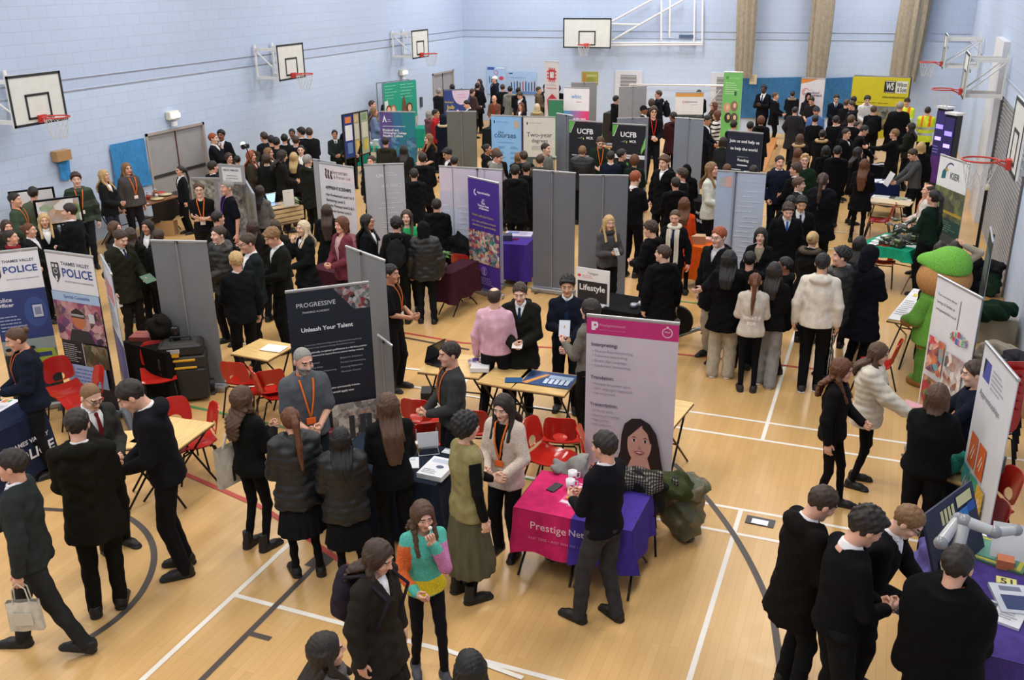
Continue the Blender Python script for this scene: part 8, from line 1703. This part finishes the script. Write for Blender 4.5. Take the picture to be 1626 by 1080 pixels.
p(867, 228, 60, 'short:d', 'hoodie:6c6c68', TB, 'pocket', 'dark-haired boy in a grey top facing right before the cream banner', h=1.76, skin='l')
p(858, 246, 165, 'short:b', 'jacket:3c3a36', TB, 'front', 'boy in a brownish jacket with a white collar, back turned, below the cream banner', h=1.72, extra='collar')
p(824, 242, 170, 'bob:l', 'coat:16181a', TB, 'front', 'light-haired person in a dark coat before the light blue banner', h=1.68)
p(831, 240, -160, 'short:b', 'coat:141618', TB, 'front', 'brown-haired boy with his back turned beside the light blue banner', h=1.74)
p(794, 242, 62, 'short:b', 'hoodie:7c7a74', TB, 'front', 'brown-haired boy in a grey hood and white collar looking down right', h=1.74, extra='collar', nod=24)
p(788, 237, 170, 'curly:o', 'coat:1c1c1c', TB, 'front', 'reddish dark-haired person behind the grey-hooded boy', h=1.72)
p(774, 229, 76, 'bun:k', 'coat:131416', TB, 'front', 'black-haired girl facing right, right of the wide dark grey banner back', h=1.66, skin='m')
p(707, 237, -60, 'mop:k', 'blazer:121416', TB, 'front', 'black-haired boy with a white collar looking down left, behind the pinkish banner back', h=1.74, extra='collar', nod=22, skin='a')
p(721, 248, 178, 'short:d', 'blazer:141618', TB, 'front', 'dark head half hidden behind the pinkish banner back', h=1.68)
p(671, 243, 172, 'short:d', 'coat:101113', TB, 'front', 'boy in a long black coat, back turned, right of the pale grey banner back', h=1.80, extra='collar')
p(680, 213, -62, 'long:l', 'tee:101012', 'trousers:14161a', 'side,front', 'fair long-haired woman in a black t-shirt with a red lanyard', h=1.72, extra='lanyR lany', skin='l')
p(692, 174, 70, 'short:k', 'jacket:a02428', 'trousers:14161c', 'front', 'person with a bright red scarf and jacket, left of the wide dark grey banner back', h=1.72, extra='scarfc02830', skin='m')
p(704, 183, 168, 'hoodup:161c2c', 'furcoat:141a28', TB, 'front', 'person in a navy coat with a pale fur hood beside the red scarf', h=1.70, extra='furc8b890')
p(682, 176, 120, 'bob:g', 'coat:6c4850', TB, 'front', 'grey-haired person in a maroon patterned top, left of the red scarf', h=1.66)
p(697, 140, 145, 'short:g', 'coat:1c2024', 'trousers:14161a', 'front', 'grey-haired man in a black coat left of the blue job stand', h=1.80, fem=False)
p(718, 134, 178, 'short:k', 'coat:1c1c20', TB, 'front', 'dark head peeking above the left of the blue job stand', h=1.80)
p(733, 141, 178, 'short:k', 'coat:1c1c20', TB, 'front', 'dark crown barely visible above the blue job stand', h=1.70)
p(739, 160, -70, 'short:k', 'blazer:14161c', TB, 'front', 'black-haired man in a suit bending left in front of the blue job stand', h=1.74, extra='collar', nod=20, skin='l')
p(758, 132, 172, 'short:k', 'coat:14161a', 'trousers:14161c', 'side', 'tall man in a black coat right of the blue job stand', fy=212, fem=False)
p(761, 126, -40, 'long:d', 'coat:24262c', TB, 'front', 'dark long-haired woman behind the tall man in black', h=1.70)
p(750, 141, 120, 'short:b', 'coat:4a3838', TB, 'front', 'person in reddish brown squeezed behind the tall man in black', h=1.66)
p(784, 152, -20, 'bald:b', 'shirt:6c4a3c', 'trousers:24242a', 'front', 'bald man in a brown patterned shirt with a red lanyard', h=1.74, extra='lanyR lany', nod=14, fem=False)
p(785, 121, -70, 'cap:d8d8d4', 'coat:1a1e28', TB, 'down', 'man in a white cap in front of the pale blue posters', h=1.80, fem=False)
p(798, 134, 176, 'short:b', 'jacket:16181e', TB, 'front', 'short-haired boy in black right of the white-capped man', h=1.72)
p(810, 137, 176, 'short:k', 'coat:848680', TB, 'front', 'person in a pale grey coat with black hair, back turned', h=1.74)
p(823, 139, 170, 'short:k', 'coat:14181e', TB, 'front', 'dark-haired boy in black right of the pale grey coat', h=1.74)
p(824, 147, -40, 'mop:b', 'blazer:14161a', TB, 'side', 'boy holding a white paper, in front of the dark boy by the grey coat', h=1.68, nod=22, extra='collar')
p(827, 163, -30, 'long:o', 'jacket:16181c', TB, 'front', 'girl with dark red-brown hair seated low below the boy with a paper', h=1.60)
p(856, 138, 70, 'short:b', 'hoodie:5c5040', TB, 'front', 'person in a brown hooded jacket right of the row-of-people poster', h=1.72)
p(867, 134, -20, 'hoodup:1c2420', 'coat:1a2420', TB, 'front', 'person in a dark hood below the red emblem banner', h=1.72)
p(853, 165, 165, 'bob:w', 'furcoat:8c8468', TB, 'front', 'blonde person in a beige furry coat beside the low green panel', h=1.60, extra='furc0b088')
p(886, 136, 175, 'curly:k', 'coat:121214', TB, 'front', 'dark curly-haired person right below the red emblem banner', h=1.72)
p(979, 152, 120, 'short:k', 'coat:101318', TB, 'front', 'person in dark navy half behind the left of the light grey back-wall banner', h=1.76)
# ---- left cluster
p(338, 212, 72, 'short:r', 'blazer:15181c', TB, 'front,chin', 'ginger boy in a dark blazer by the left wall, hand to his chin', h=1.74, extra='collar', skin='l')
p(350, 207, -20, 'mop:k', 'blazer:16191e', TB, 'down', 'dark-haired boy with a green tie beside the ginger boy', h=1.78, extra='tie', skin='b')
p(363, 244, 40, 'curly:b', 'blazer:1c1e1c', TB, 'front', 'curly-haired girl crouched low beside the white header sign, by the left wall', h=1.50)
p(376, 247, 175, 'short:k', 'blazer:161816', TB, 'front', 'dark head just above the white header sign', h=1.55)
p(337, 256, 128, 'short:d', 'blazer:16181c', TB, 'front', 'dark-haired boy with a white collar behind the grey display board', h=1.76, extra='collar')
p(398, 240, 70, 'long:r', 'jacket:3c362c', TB, 'head,front', 'ginger-haired woman holding a camera up by the left wall', h=1.66)
p(418, 210, -140, 'short:b', 'blazer:1c1f22', TB, 'front', 'brown-haired boy at the left end of the huddle by the left wall', h=1.76)
p(430, 215, 178, 'short:k', 'blazer:181a1c', TB, 'front', 'black-haired boy second from the left in the huddle by the left wall', h=1.74)
p(438, 218, 178, 'short:k', 'blazer:17191b', TB, 'front', 'black-haired boy third from the left in the huddle by the left wall', h=1.72)
p(451, 213, 176, 'short:k', 'blazer:16181b', TB, 'front', 'boy with a bright white collar, back turned, middle of the huddle by the left wall', h=1.76, extra='collar')
p(463, 205, -10, 'short:k', 'blazer:16191c', TB, 'down', 'dark-skinned boy facing forward in the huddle by the left wall', h=1.78, skin='b', extra='collar')
p(477, 203, -110, 'mop:k', 'blazer:141619', TB, 'down', 'black-haired boy left of the biggest blazer back in the huddle', h=1.80, extra='collar')
p(490, 203, -165, 'short:b', 'blazer:14161a', TB, 'front', 'broad boy in a wide dark blazer with a white collar, right end of the huddle', h=1.80, extra='collar', fat=.015)
p(469, 216, 178, 'short:b', 'blazer:15181b', TB, 'front', 'brown-haired boy with a white collar, back turned, in front of the dark-skinned boy', h=1.70, extra='collar')
p(426, 235, 66, 'long:l', 'jacket:1c1e1e', TB, 'front', 'fair-haired girl in profile facing right in the left huddle', h=1.66)
p(422, 245, 176, 'curly:b', 'blazer:181a1a', TB, 'front', 'brown-haired girl with a white collar, back turned, in the left huddle', h=1.64, extra='collar')
p(450, 239, 100, 'long:d', 'blazer:1a1b1a', TB, 'front', 'dark-haired girl looking down between the fair-haired girls', h=1.66, nod=16)
p(466, 242, 165, 'long:y', 'blazer:202224', TB, 'front', 'blonde girl with her back turned in the left huddle', h=1.64)
p(477, 231, -8, 'bun:d', 'blazer:181b20', TB, 'front', 'girl with centre-parted dark hair facing forward in the left huddle', h=1.66, extra='collar', skin='l')
p(488, 246, 140, 'short:g', 'coat:1e201a', 'trousers:1c1e18', 'front', 'grey-haired man in a dark green jacket, left of the APPRENTICESHIPS banner', h=1.80, extra='collar', fem=False)
p(531, 207, 8, 'short:k', 'vjumper:26302a', 'trousers:181c18', 'front', 'boy with black hair in a dark green jumper and tie, by the left wall', fy=303, extra='tie', skin='m')
p(553, 195, 2, 'hoodup:181c18', 'coat:1c201a', 'trousers:14161a', 'pocket', 'boy with his hood up in a dark coat, in front of the display boards', h=1.72)
p(412, 295, 150, 'long:d', 'jumper:6c6a68', 'trousers:24242a', 'front', 'long dark-haired woman in a grey top right of the display boards', h=1.60)
p(359, 287, -68, 'short:g', 'polo:10121c', 'trousers:12141a', 'down', 'grey-haired man in a navy polo with a purple lanyard', h=1.82, extra='lany lanyP', fem=False)
p(315, 291, -4, 'short:m', 'tee:141416', 'trousers:1c1c18', 'cross', 'young man with glasses, folded arms and an orange lanyard', h=1.80, extra='lany glasses', skin='l')
p(285, 264, -72, 'pony:d', 'blazer:161a1e', 'trousers:14171a', 'down', 'girl with a dark ponytail in school uniform before the double doors', fy=356, extra='collar')
p(200, 259, 30, 'long:l', 'jumper:4a4848', 'trousers:1c1c20', 'down', 'woman with long fair hair in a grey sweatshirt before the blue wall cloth', h=1.72, extra='lany', fat=.03)
p(164, 270, 55, 'long:y', 'jacket:1c1e20', 'jeans:2c3444', 'front', 'woman with wavy blonde hair in a dark floral jacket behind the food table', h=1.70)
p(119, 275, 4, 'mop:b', 'jumper:2a332c', 'jeans:20242c', 'down', 'young man in a dark green striped jumper with an orange lanyard', h=1.84, extra='stripeG lany', fat=.02, skin='l')
p(51, 297, 165, 'short:d', 'jumper:58604e', 'trousers:24262a', 'down', 'man in an olive sweater with his back turned, far left', h=1.78)
p(22, 307, 62, 'short:d', 'jumper:3c4c3c', 'trousers:24262a', 'side', 'man in a green sweater holding white papers, far left', h=1.76, extra='lany')
p(108, 324, -125, 'short:d', 'blazer:141618', TB, 'front,down', 'boy in a black blazer with a white collar facing the blonde girl, far left', h=1.78, extra='collar', turn=25, skin='l')
p(68, 340, 4, 'long:y', 'blazer:16191a', TB, 'front', 'blonde long-haired girl holding a dark folder, far left', h=1.64, extra='collar')
p(45, 355, 68, 'bun:o', 'blazer:191b1c', TB, 'front', 'girl with tied brown hair left of the blonde girl', h=1.66, extra='collar')
p(15, 366, 72, 'bun:d', 'blazer:3a1c20', TB, 'front', 'dark-haired girl with a red scarf at the far left edge', h=1.64, extra='collar scarf7c2028')
p(9, 350, 20, 'long:b', 'jacket:20221e', TB, 'front', 'brown-haired girl cut by the left edge above the police banner', h=1.66)
p(181, 352, 62, 'long:m', 'blazer:181b1a', TB, 'front', 'brown-haired girl in profile before the food table', h=1.66)
p(232, 350, -32, 'long:k', 'blazer:17191a', TB, 'front', 'smiling girl with long black hair beside the cardboard box', h=1.66, skin='m', extra='collar')
p(250, 364, 175, 'short:b', 'blazer:181a1a', TB, 'front', 'brown head just above the left of the grey banner back with the toolbox', h=1.70)
p(206, 362, 150, 'long:b', 'coat:151714', TB, 'front', 'dark-haired girl with her back turned behind the green coat boy', h=1.64)
I['green'] = p(194, 368, 40, 'short:b', 'coat:22231a', 'trousers:1c1a18', 'side,down', 'boy in a dark olive coat looking down at a green booklet, holding a white leaflet', h=1.80, extra='collar tie', nod=26, skin='l')
p(345, 360, -62, 'short:b', 'puffer:171612', TB, 'front', 'boy in a shiny black jacket facing left beside the grey banner back', h=1.80, extra='collar', skin='l')
p(373, 400, -160, 'short:y', 'blazer:101315', TB, 'front,down', 'blond boy in a black blazer with a striped white collar, back turned', fy=602, extra='collar')
p(388, 373, -70, 'short:b', 'blazer:1a2224', TB, 'front', 'dark-haired boy with glasses facing left behind the blond boy', h=1.76, extra='collar glasses', nod=12)
p(345, 336, 120, 'short:d', 'blazer:16181a', TB, 'front', 'boy with a white collar, back turned, beside the man in the navy polo', h=1.68, extra='collar')
p(401, 350, 150, 'long:b', 'coat:1c1a18', TB, 'front', 'wavy brown-haired girl with her back turned, left of the crate table', h=1.66)
p(437, 350, 160, 'long:b', 'coat:2a2824', TB, 'front', 'brown-haired person seated near the easel legs by the crate table', h=1.55)
p(425, 366, -70, 'mop:l', 'blazer:171916', TB, 'front', 'light brown-haired boy bending left with a bright white collar', fy=555, extra='collar', nod=26)
p(480, 351, -55, 'long:w', 'coat:15191a', TB, 'front,chin', 'smiling fair blonde woman in black holding a cup', h=1.68, skin='l')
p(518, 325, 172, 'xlong:b', 'longcoat:101413', 'skirt:0f1211', 'front', 'tall girl with very long brown hair in a long black-green coat, back turned', h=1.78)
p(541, 345, -52, 'bob:o', 'cardigan:6c3440', 'trousers:2a1c24', 'front', 'woman in burgundy in front of the APPRENTICESHIPS banner', h=1.62, extra='inner', inner='c0a0a0')
p(583, 341, 66, 'xlong:k', 'blazer:121518', TB, 'down', 'girl with very long black hair and red glasses carrying a white-strapped bag', h=1.66, extra='glasses', skin='m')
I['bp'] = p(629, 345, 172, 'mop:k', 'hoodie:131517', TB, 'down', 'boy in a black hooded coat with a rucksack, left of the puffer coat', fy=512, extra='collar')
p(645, 334, -8, 'long:b', 'jumper:2f9c5c', 'trousers:1c1c20', 'front', 'woman in a bright green top between the two dark backs', h=1.68, skin='l')
p(672, 354, 176, 'hoodup:0f1113', 'puffer:111315', TB, 'down', 'person in a big black hooded puffer jacket, back turned', fy=512, fat=.02)
p(621, 421, 68, 'short:k', 'polo:141416', 'trousers:151618', 'front', 'dark-haired bearded man with an orange lanyard beside the angled grey banner back', fy=618, extra='lany', skin='m', nod=4)
p(612, 218, 168, 'short:d', 'coat:2c2c24', TB, 'front', 'man in a brownish coat with his back turned before the college banner', h=1.72)
p(641, 231, 170, 'long:d', 'coat:20221e', TB, 'front', 'dark-haired person right of the brown coat before the college banner', h=1.66)
p(589, 248, -30, 'short:b', 'coat:1c1e1e', TB, 'down', 'brown-haired head above the mirrored-lettering banner back', h=1.66)
p(591, 160, 72, 'short:b', 'jumper:3c4450', 'jeans:3c4c6c', 'front', 'man in a dark top behind the right display wing by the left wall', h=1.78)
p(594, 171, 80, 'long:l', 'jacket:6c7c9c', 'jeans:4c5c7c', 'front', 'fair long-haired woman in a denim jacket beside the display wings', h=1.70)
p(615, 152, 10, 'short:b', 'blazer:1c1e24', TB, 'down', 'smiling man in a dark suit in front of the green photo stand', h=1.74, extra='collar', skin='l')
p(693, 316, 175, 'short:d', 'coat:0f1113', TB, 'front', 'person in black between the pale grey and pinkish banner backs', h=1.66)
p(657, 268, 178, 'short:d', 'coat:101214', TB, 'front', 'person in a dark coat right behind the mirrored-lettering banner back', h=1.72)
p(818, 262, 172, 'short:k', 'coat:101113', TB, 'front', 'tall dark figure with his back turned between the pinkish and big grey banner backs', h=1.80)
p(836, 258, 170, 'short:k', 'hoodie:0f1012', TB, 'front', 'dark-hooded person just left of the big grey banner backs', h=1.78)
# ---- costumed figure
def costume(hx, hy, fy, fd):
 # plain plush suit: round tan head, green cap, green tunic
 P = at(hx, fy, 0); rz = face_rz(P, fd); r = empty('costumed_person', P, rz, 'person in a plush costume with a tan head, green cap and green tunic', 'person'); s = 1.06
 def bodyf(X, Y, Z):
  d = cap(X, Y, Z, (0, 0, .75), (0, 0, 1.2), .26, .22)
  for sx in (-1, 1): d = smin(d, cap(X, Y, Z, (sx * .12, 0, .6), (sx * .14, 0, .12), .13, .10), .05); d = smin(d, cap(X, Y, Z, (sx * .14, -.03, .07), (sx * .15, -.14, .06), .09, .08), .04)
  for sx in (-1, 1): d = smin(d, cap(X, Y, Z, (sx * .22, 0, 1.22), (sx * .31, -.06, .95), .10, .10), .05); d = smin(d, cap(X, Y, Z, (sx * .31, -.06, .95), (sx * .26, -.28, .85), .095, .085), .04)
  return np.maximum(d, -Z) + wr(X, Y, Z, 2, 14, .006)
 V, F = surf(bodyf, (-.55, -.5, -.03), (.55, .4, 1.52), .022); c = V[F].mean(1)
 fm = np.where((c[:, 2] < .1), 1, 0); fm[(np.abs(c[:, 0]) > .24) & (c[:, 2] < .88) & (c[:, 2] > .55)] = 1
 link_mesh('body_suit', np_mesh('body_suit', V, F, [mat('5c9434', 'fur'), mat('b08048', 'fur')], fm), r)
 def tun(X, Y, Z):
  rr = .27 + .09 * np.clip(1.05 - Z, 0, 1); d = np.maximum(np.sqrt(X ** 2 + (Y * 1.05) ** 2) - rr - .006 * np.sin(6 * np.arctan2(X, Y)), np.maximum(.62 - Z, Z - 1.3)); return smax(d, Z - 1.28, .05)
 V, F = surf(tun, (-.42, -.42, .58), (.42, .42, 1.36), .022); link_mesh('tunic', np_mesh('tunic', V, F, [mat('64a038', 'fur')]), r)
 V, F = surf(lambda X, Y, Z: smin(ell(X, Y, Z, (0, -.02, 1.48), (.34, .32, .27)), ell(X, Y, Z, (0, -.28, 1.44), (.16, .12, .12)), .08), (-.4, -.48, 1.15), (.4, .38, 1.8), .02); link_mesh('plush_head', np_mesh('plush_head', V, F, [mat('b4824c', 'fur')]), r)
 V, F = surf(lambda X, Y, Z: np.maximum(smin(ell(X, Y, Z, (0, .03, 1.66), (.27, .27, .25)), ell(X, Y, Z, (.14, -.2, 1.68), (.13, .14, .10)), .10), 1.63 - .12 * Y - Z), (-.38, -.5, 1.5), (.42, .36, 1.92), .02); link_mesh('cap', np_mesh('cap', V, F, [mat('6cb040', 'fur')]), r)
 return r
costume(1474, 0, 612, -138)
settle()
# ------------------------------------------------------------------ things held or worn
def held(info, kind, lab, sx=1, c='e6e6ea', size=(.21, .29), d=(0, 0, 0), tilt=-50, both=False):
 H = info['hands']; P = (H[1][0] + H[-1][0]) / 2 if both else H[sx][0]; P = P + Matrix.Rotation(info['rz'], 3, 'Z') @ Vector(d)
 b = MB();
 if kind == 'phone': b.box((0, 0, 0), (.075, .012, .15), mat('15151a', 'gloss'), bev=.004); b.box((0, .0065, 0), (.065, .002, .135), mat('5c6878', 'gloss'))
 elif kind == 'paper': b.box((0, 0, 0), (size[0], .006, size[1]), mat(c)); b.box((0, .0045, size[1] * .15), (size[0] * .7, .002, size[1] * .3), mat('b8bcc8'))
 elif kind == 'lolly': b.cyl((0, 0, -.05), (0, 0, .05), .003, None, mat('f0f0f0'), 6); b.ball((0, 0, .06), .016, mat('e8dcd4', 'gloss'), 10)
 elif kind == 'cup': b.lathe((0, 0, -.05), [(.03, 0), (.04, .11), (.0, .10)], mat(c), 12)
 o = b.build({'phone': 'smartphone', 'paper': 'leaflet', 'lolly': 'lollipop', 'cup': 'paper_cup'}[kind], label=lab, cat={'phone': 'phone', 'paper': 'leaflet', 'lolly': 'lollipop', 'cup': 'cup'}[kind]); o.location = P; o.rotation_euler = (math.radians(tilt), 0, info['rz']); return o
held(I['tb'], 'paper', 'white slip held by the boy right of the pink-shirted man', c='d8d0cc', size=(.12, .09), both=True, d=(0, -.02, .02), tilt=-70)
held(I['asian'], 'paper', 'tablet held up by the boy with straight black hair and navy jumper', sx=-1, c='c8ccd8', size=(.13, .2), d=(0, -.03, .03), tilt=-35)
held(I['puff'], 'paper', 'red and white leaflets held by the girl in the cream puffer jacket', both=True, c='d8a0a8', size=(.24, .3), d=(0, -.10, .03), tilt=-78)
held(I['read'], 'paper', 'white newspaper sheet held by the man in the grey jumper', both=True, c='c8c8c8', size=(.34, .30), d=(0, -.06, .08), tilt=-25)
held(I['lolly'], 'lolly', 'white lollipop at the mouth of the girl in the colourful fleece', sx=1, d=(.0, -.02, .03), tilt=10)
held(I['blonde'], 'phone', 'phone held by the blonde woman in the charcoal jacket', both=True, d=(0, -.02, .03)); held(I['grey'], 'paper', 'orange card held by the grey-haired bearded man', both=True, c='e0682c', size=(.11, .08), d=(.02, -.02, -.02), tilt=-20) if False else None
held(I['green'], 'paper', 'green booklet held by the boy in the dark olive coat', sx=1, c='4c6c58', size=(.2, .16), d=(0, -.04, .03), tilt=-55); held(I['green'], 'paper', 'white leaflet with a red mark in the lower hand of the dark olive coat boy', sx=-1, c='e0dcd8', size=(.14, .2), d=(0, -.04, -.04), tilt=-10)
# tote bag on the girl with wavy hair, pale bag of the walking boy
def bag_on(info, lab, off, c='d8d4c4', s=1.0, word=None):
 P = info['W4'] @ Vector(off); r = empty('tote_bag', P, info['rz'] + .0, lab, 'tote bag'); cm = mat(c, 'cloth'); b = MB(); w, h = .36 * s, .40 * s
 b.grid(lambda a, q: (-.035 - .03 * math.sin(a * 3.14) * math.sin(q * 3.14), (a - .5) * w, h * q), 10, 8, cm); b.grid(lambda a, q: (.035 + .03 * math.sin(a * 3.14) * math.sin(q * 3.14), (.5 - a) * w, h * q), 10, 8, cm)
 for sy in (-1, 1): b.grid(lambda a, q, sy=sy: ((a - .5) * .07, sy * w / 2, h * q), 2, 6, cm)
 b.grid(lambda a, q: ((a - .5) * .07, (q - .5) * w, 0), 2, 2, cm)
 if word:
  for sgn in (1, -1):
   cv = Canvas(b, (sgn * .072, -sgn * w / 2, h), (0, sgn, 0), (0, 0, -1), (sgn, 0, 0), w, h); cv.t(word, .3, .45, .68, '2c2c28', True)
 b.build('bag_body', r); top = (info['W4'] @ Vector((.0 + (.13 if off[0] > 0 else -.13), 0, 1.46))) - P; top = Matrix.Rotation(-info['rz'], 3, 'Z') @ top
 b = MB(); b.tube([(0, -w * .25, h - .01), (top.x, -.06, top.z), (top.x, .06, top.z), (0, w * .25, h - .01)], .012, cm, 6); b.build('strap', r); return r
bag_on(I['tote'], 'cream tote bag with dark letters hanging at the hip of the girl with wavy hair', (.27, 0, .66), word='FI')
P = I['walk']['hands'][1][0]; r = tote('pale cloth bag hanging beside the walking boy at the bottom left edge', P + Vector((0, 0, -.42)), I['walk']['rz'] + 1.5, 'c8c4b4', .7, 'c8c4b4')
def worn_pack(info, lab, c='101113', s=1.0):
 r = empty('rucksack', info['W4'] @ Vector((0, 0, 0)), info['rz'], lab, 'rucksack'); r.scale = (info['s'],) * 3; y0 = info['ry'] + .03
 V, F = surf(lambda X, Y, Z: smin(ell(X, Y, Z, (0, y0 + .06, 1.22), (.16 * s, .10 * s, .24 * s)), ell(X, Y, Z, (0, y0 + .13, 1.12), (.12 * s, .07 * s, .13 * s)), .03) + wr(X, Y, Z, 4, 24, .005), (-.25, y0 - .1, .92), (.25, y0 + .28, 1.52), .015); link_mesh('bag_body', np_mesh('bag_body', V, F, [mat(c, 'cloth')]), r)
 for sx in (-1, 1): b = MB(); b.tube([(sx * .09, y0 + .02, 1.42), (sx * .11, .03, 1.505), (sx * .12, -y0 - .02, 1.38), (sx * .14, -y0 * .6, 1.12), (sx * .13, y0, 1.05)], .014, mat(c, 'cloth'), 6); b.build('strap', r)
 return r
worn_pack(I['bp'], 'black rucksack on the back of the black-hooded boy left of the puffer coat', '1c1e20'); worn_pack(I['brn'], 'dark purple-grey rucksack on the girl in the brown-black coat', '2c2630')
for k, q in enumerate(PEOPLE):
 if 'carrying a black rucksack' in q['label']: worn_pack(q, 'black rucksack worn by the boy in front of the yellow stand')
 if 'with a rucksack in front of the back wall' in q['label']: worn_pack(q, 'dark rucksack worn by the man in front of the back wall', '14181e')
# letters on the pale hoodie
q = I['whf']; b = MB(); y = q['ry'] + .012
def curve_txt(st, x0, x1, z, hh):
 V, F, mn, mx = text_geo(st, True); n = len(V); P_ = []
 for x, yy in V:
  u = x0 + (x1 - x0) * (x - mn[0]) / (mx[0] - mn[0]); zz = z - hh * (1 - (yy - mn[1]) / (mx[1] - mn[1])); P_.append((-u * -1, (np.interp(zz, ZS, RYF) + q['off'] + .018) * math.sqrt(max(0, 1 - (u / .2) ** 2)), zz))
 b.add([(-x, y_, z_) for x, y_, z_ in P_], F, mat('f0efec'))
curve_txt('WHAT IF', -.12, .12, 1.17, .05); curve_txt('FOR', -.06, .06, 1.09, .05)
o = b.build('printed_letters', q['root'])
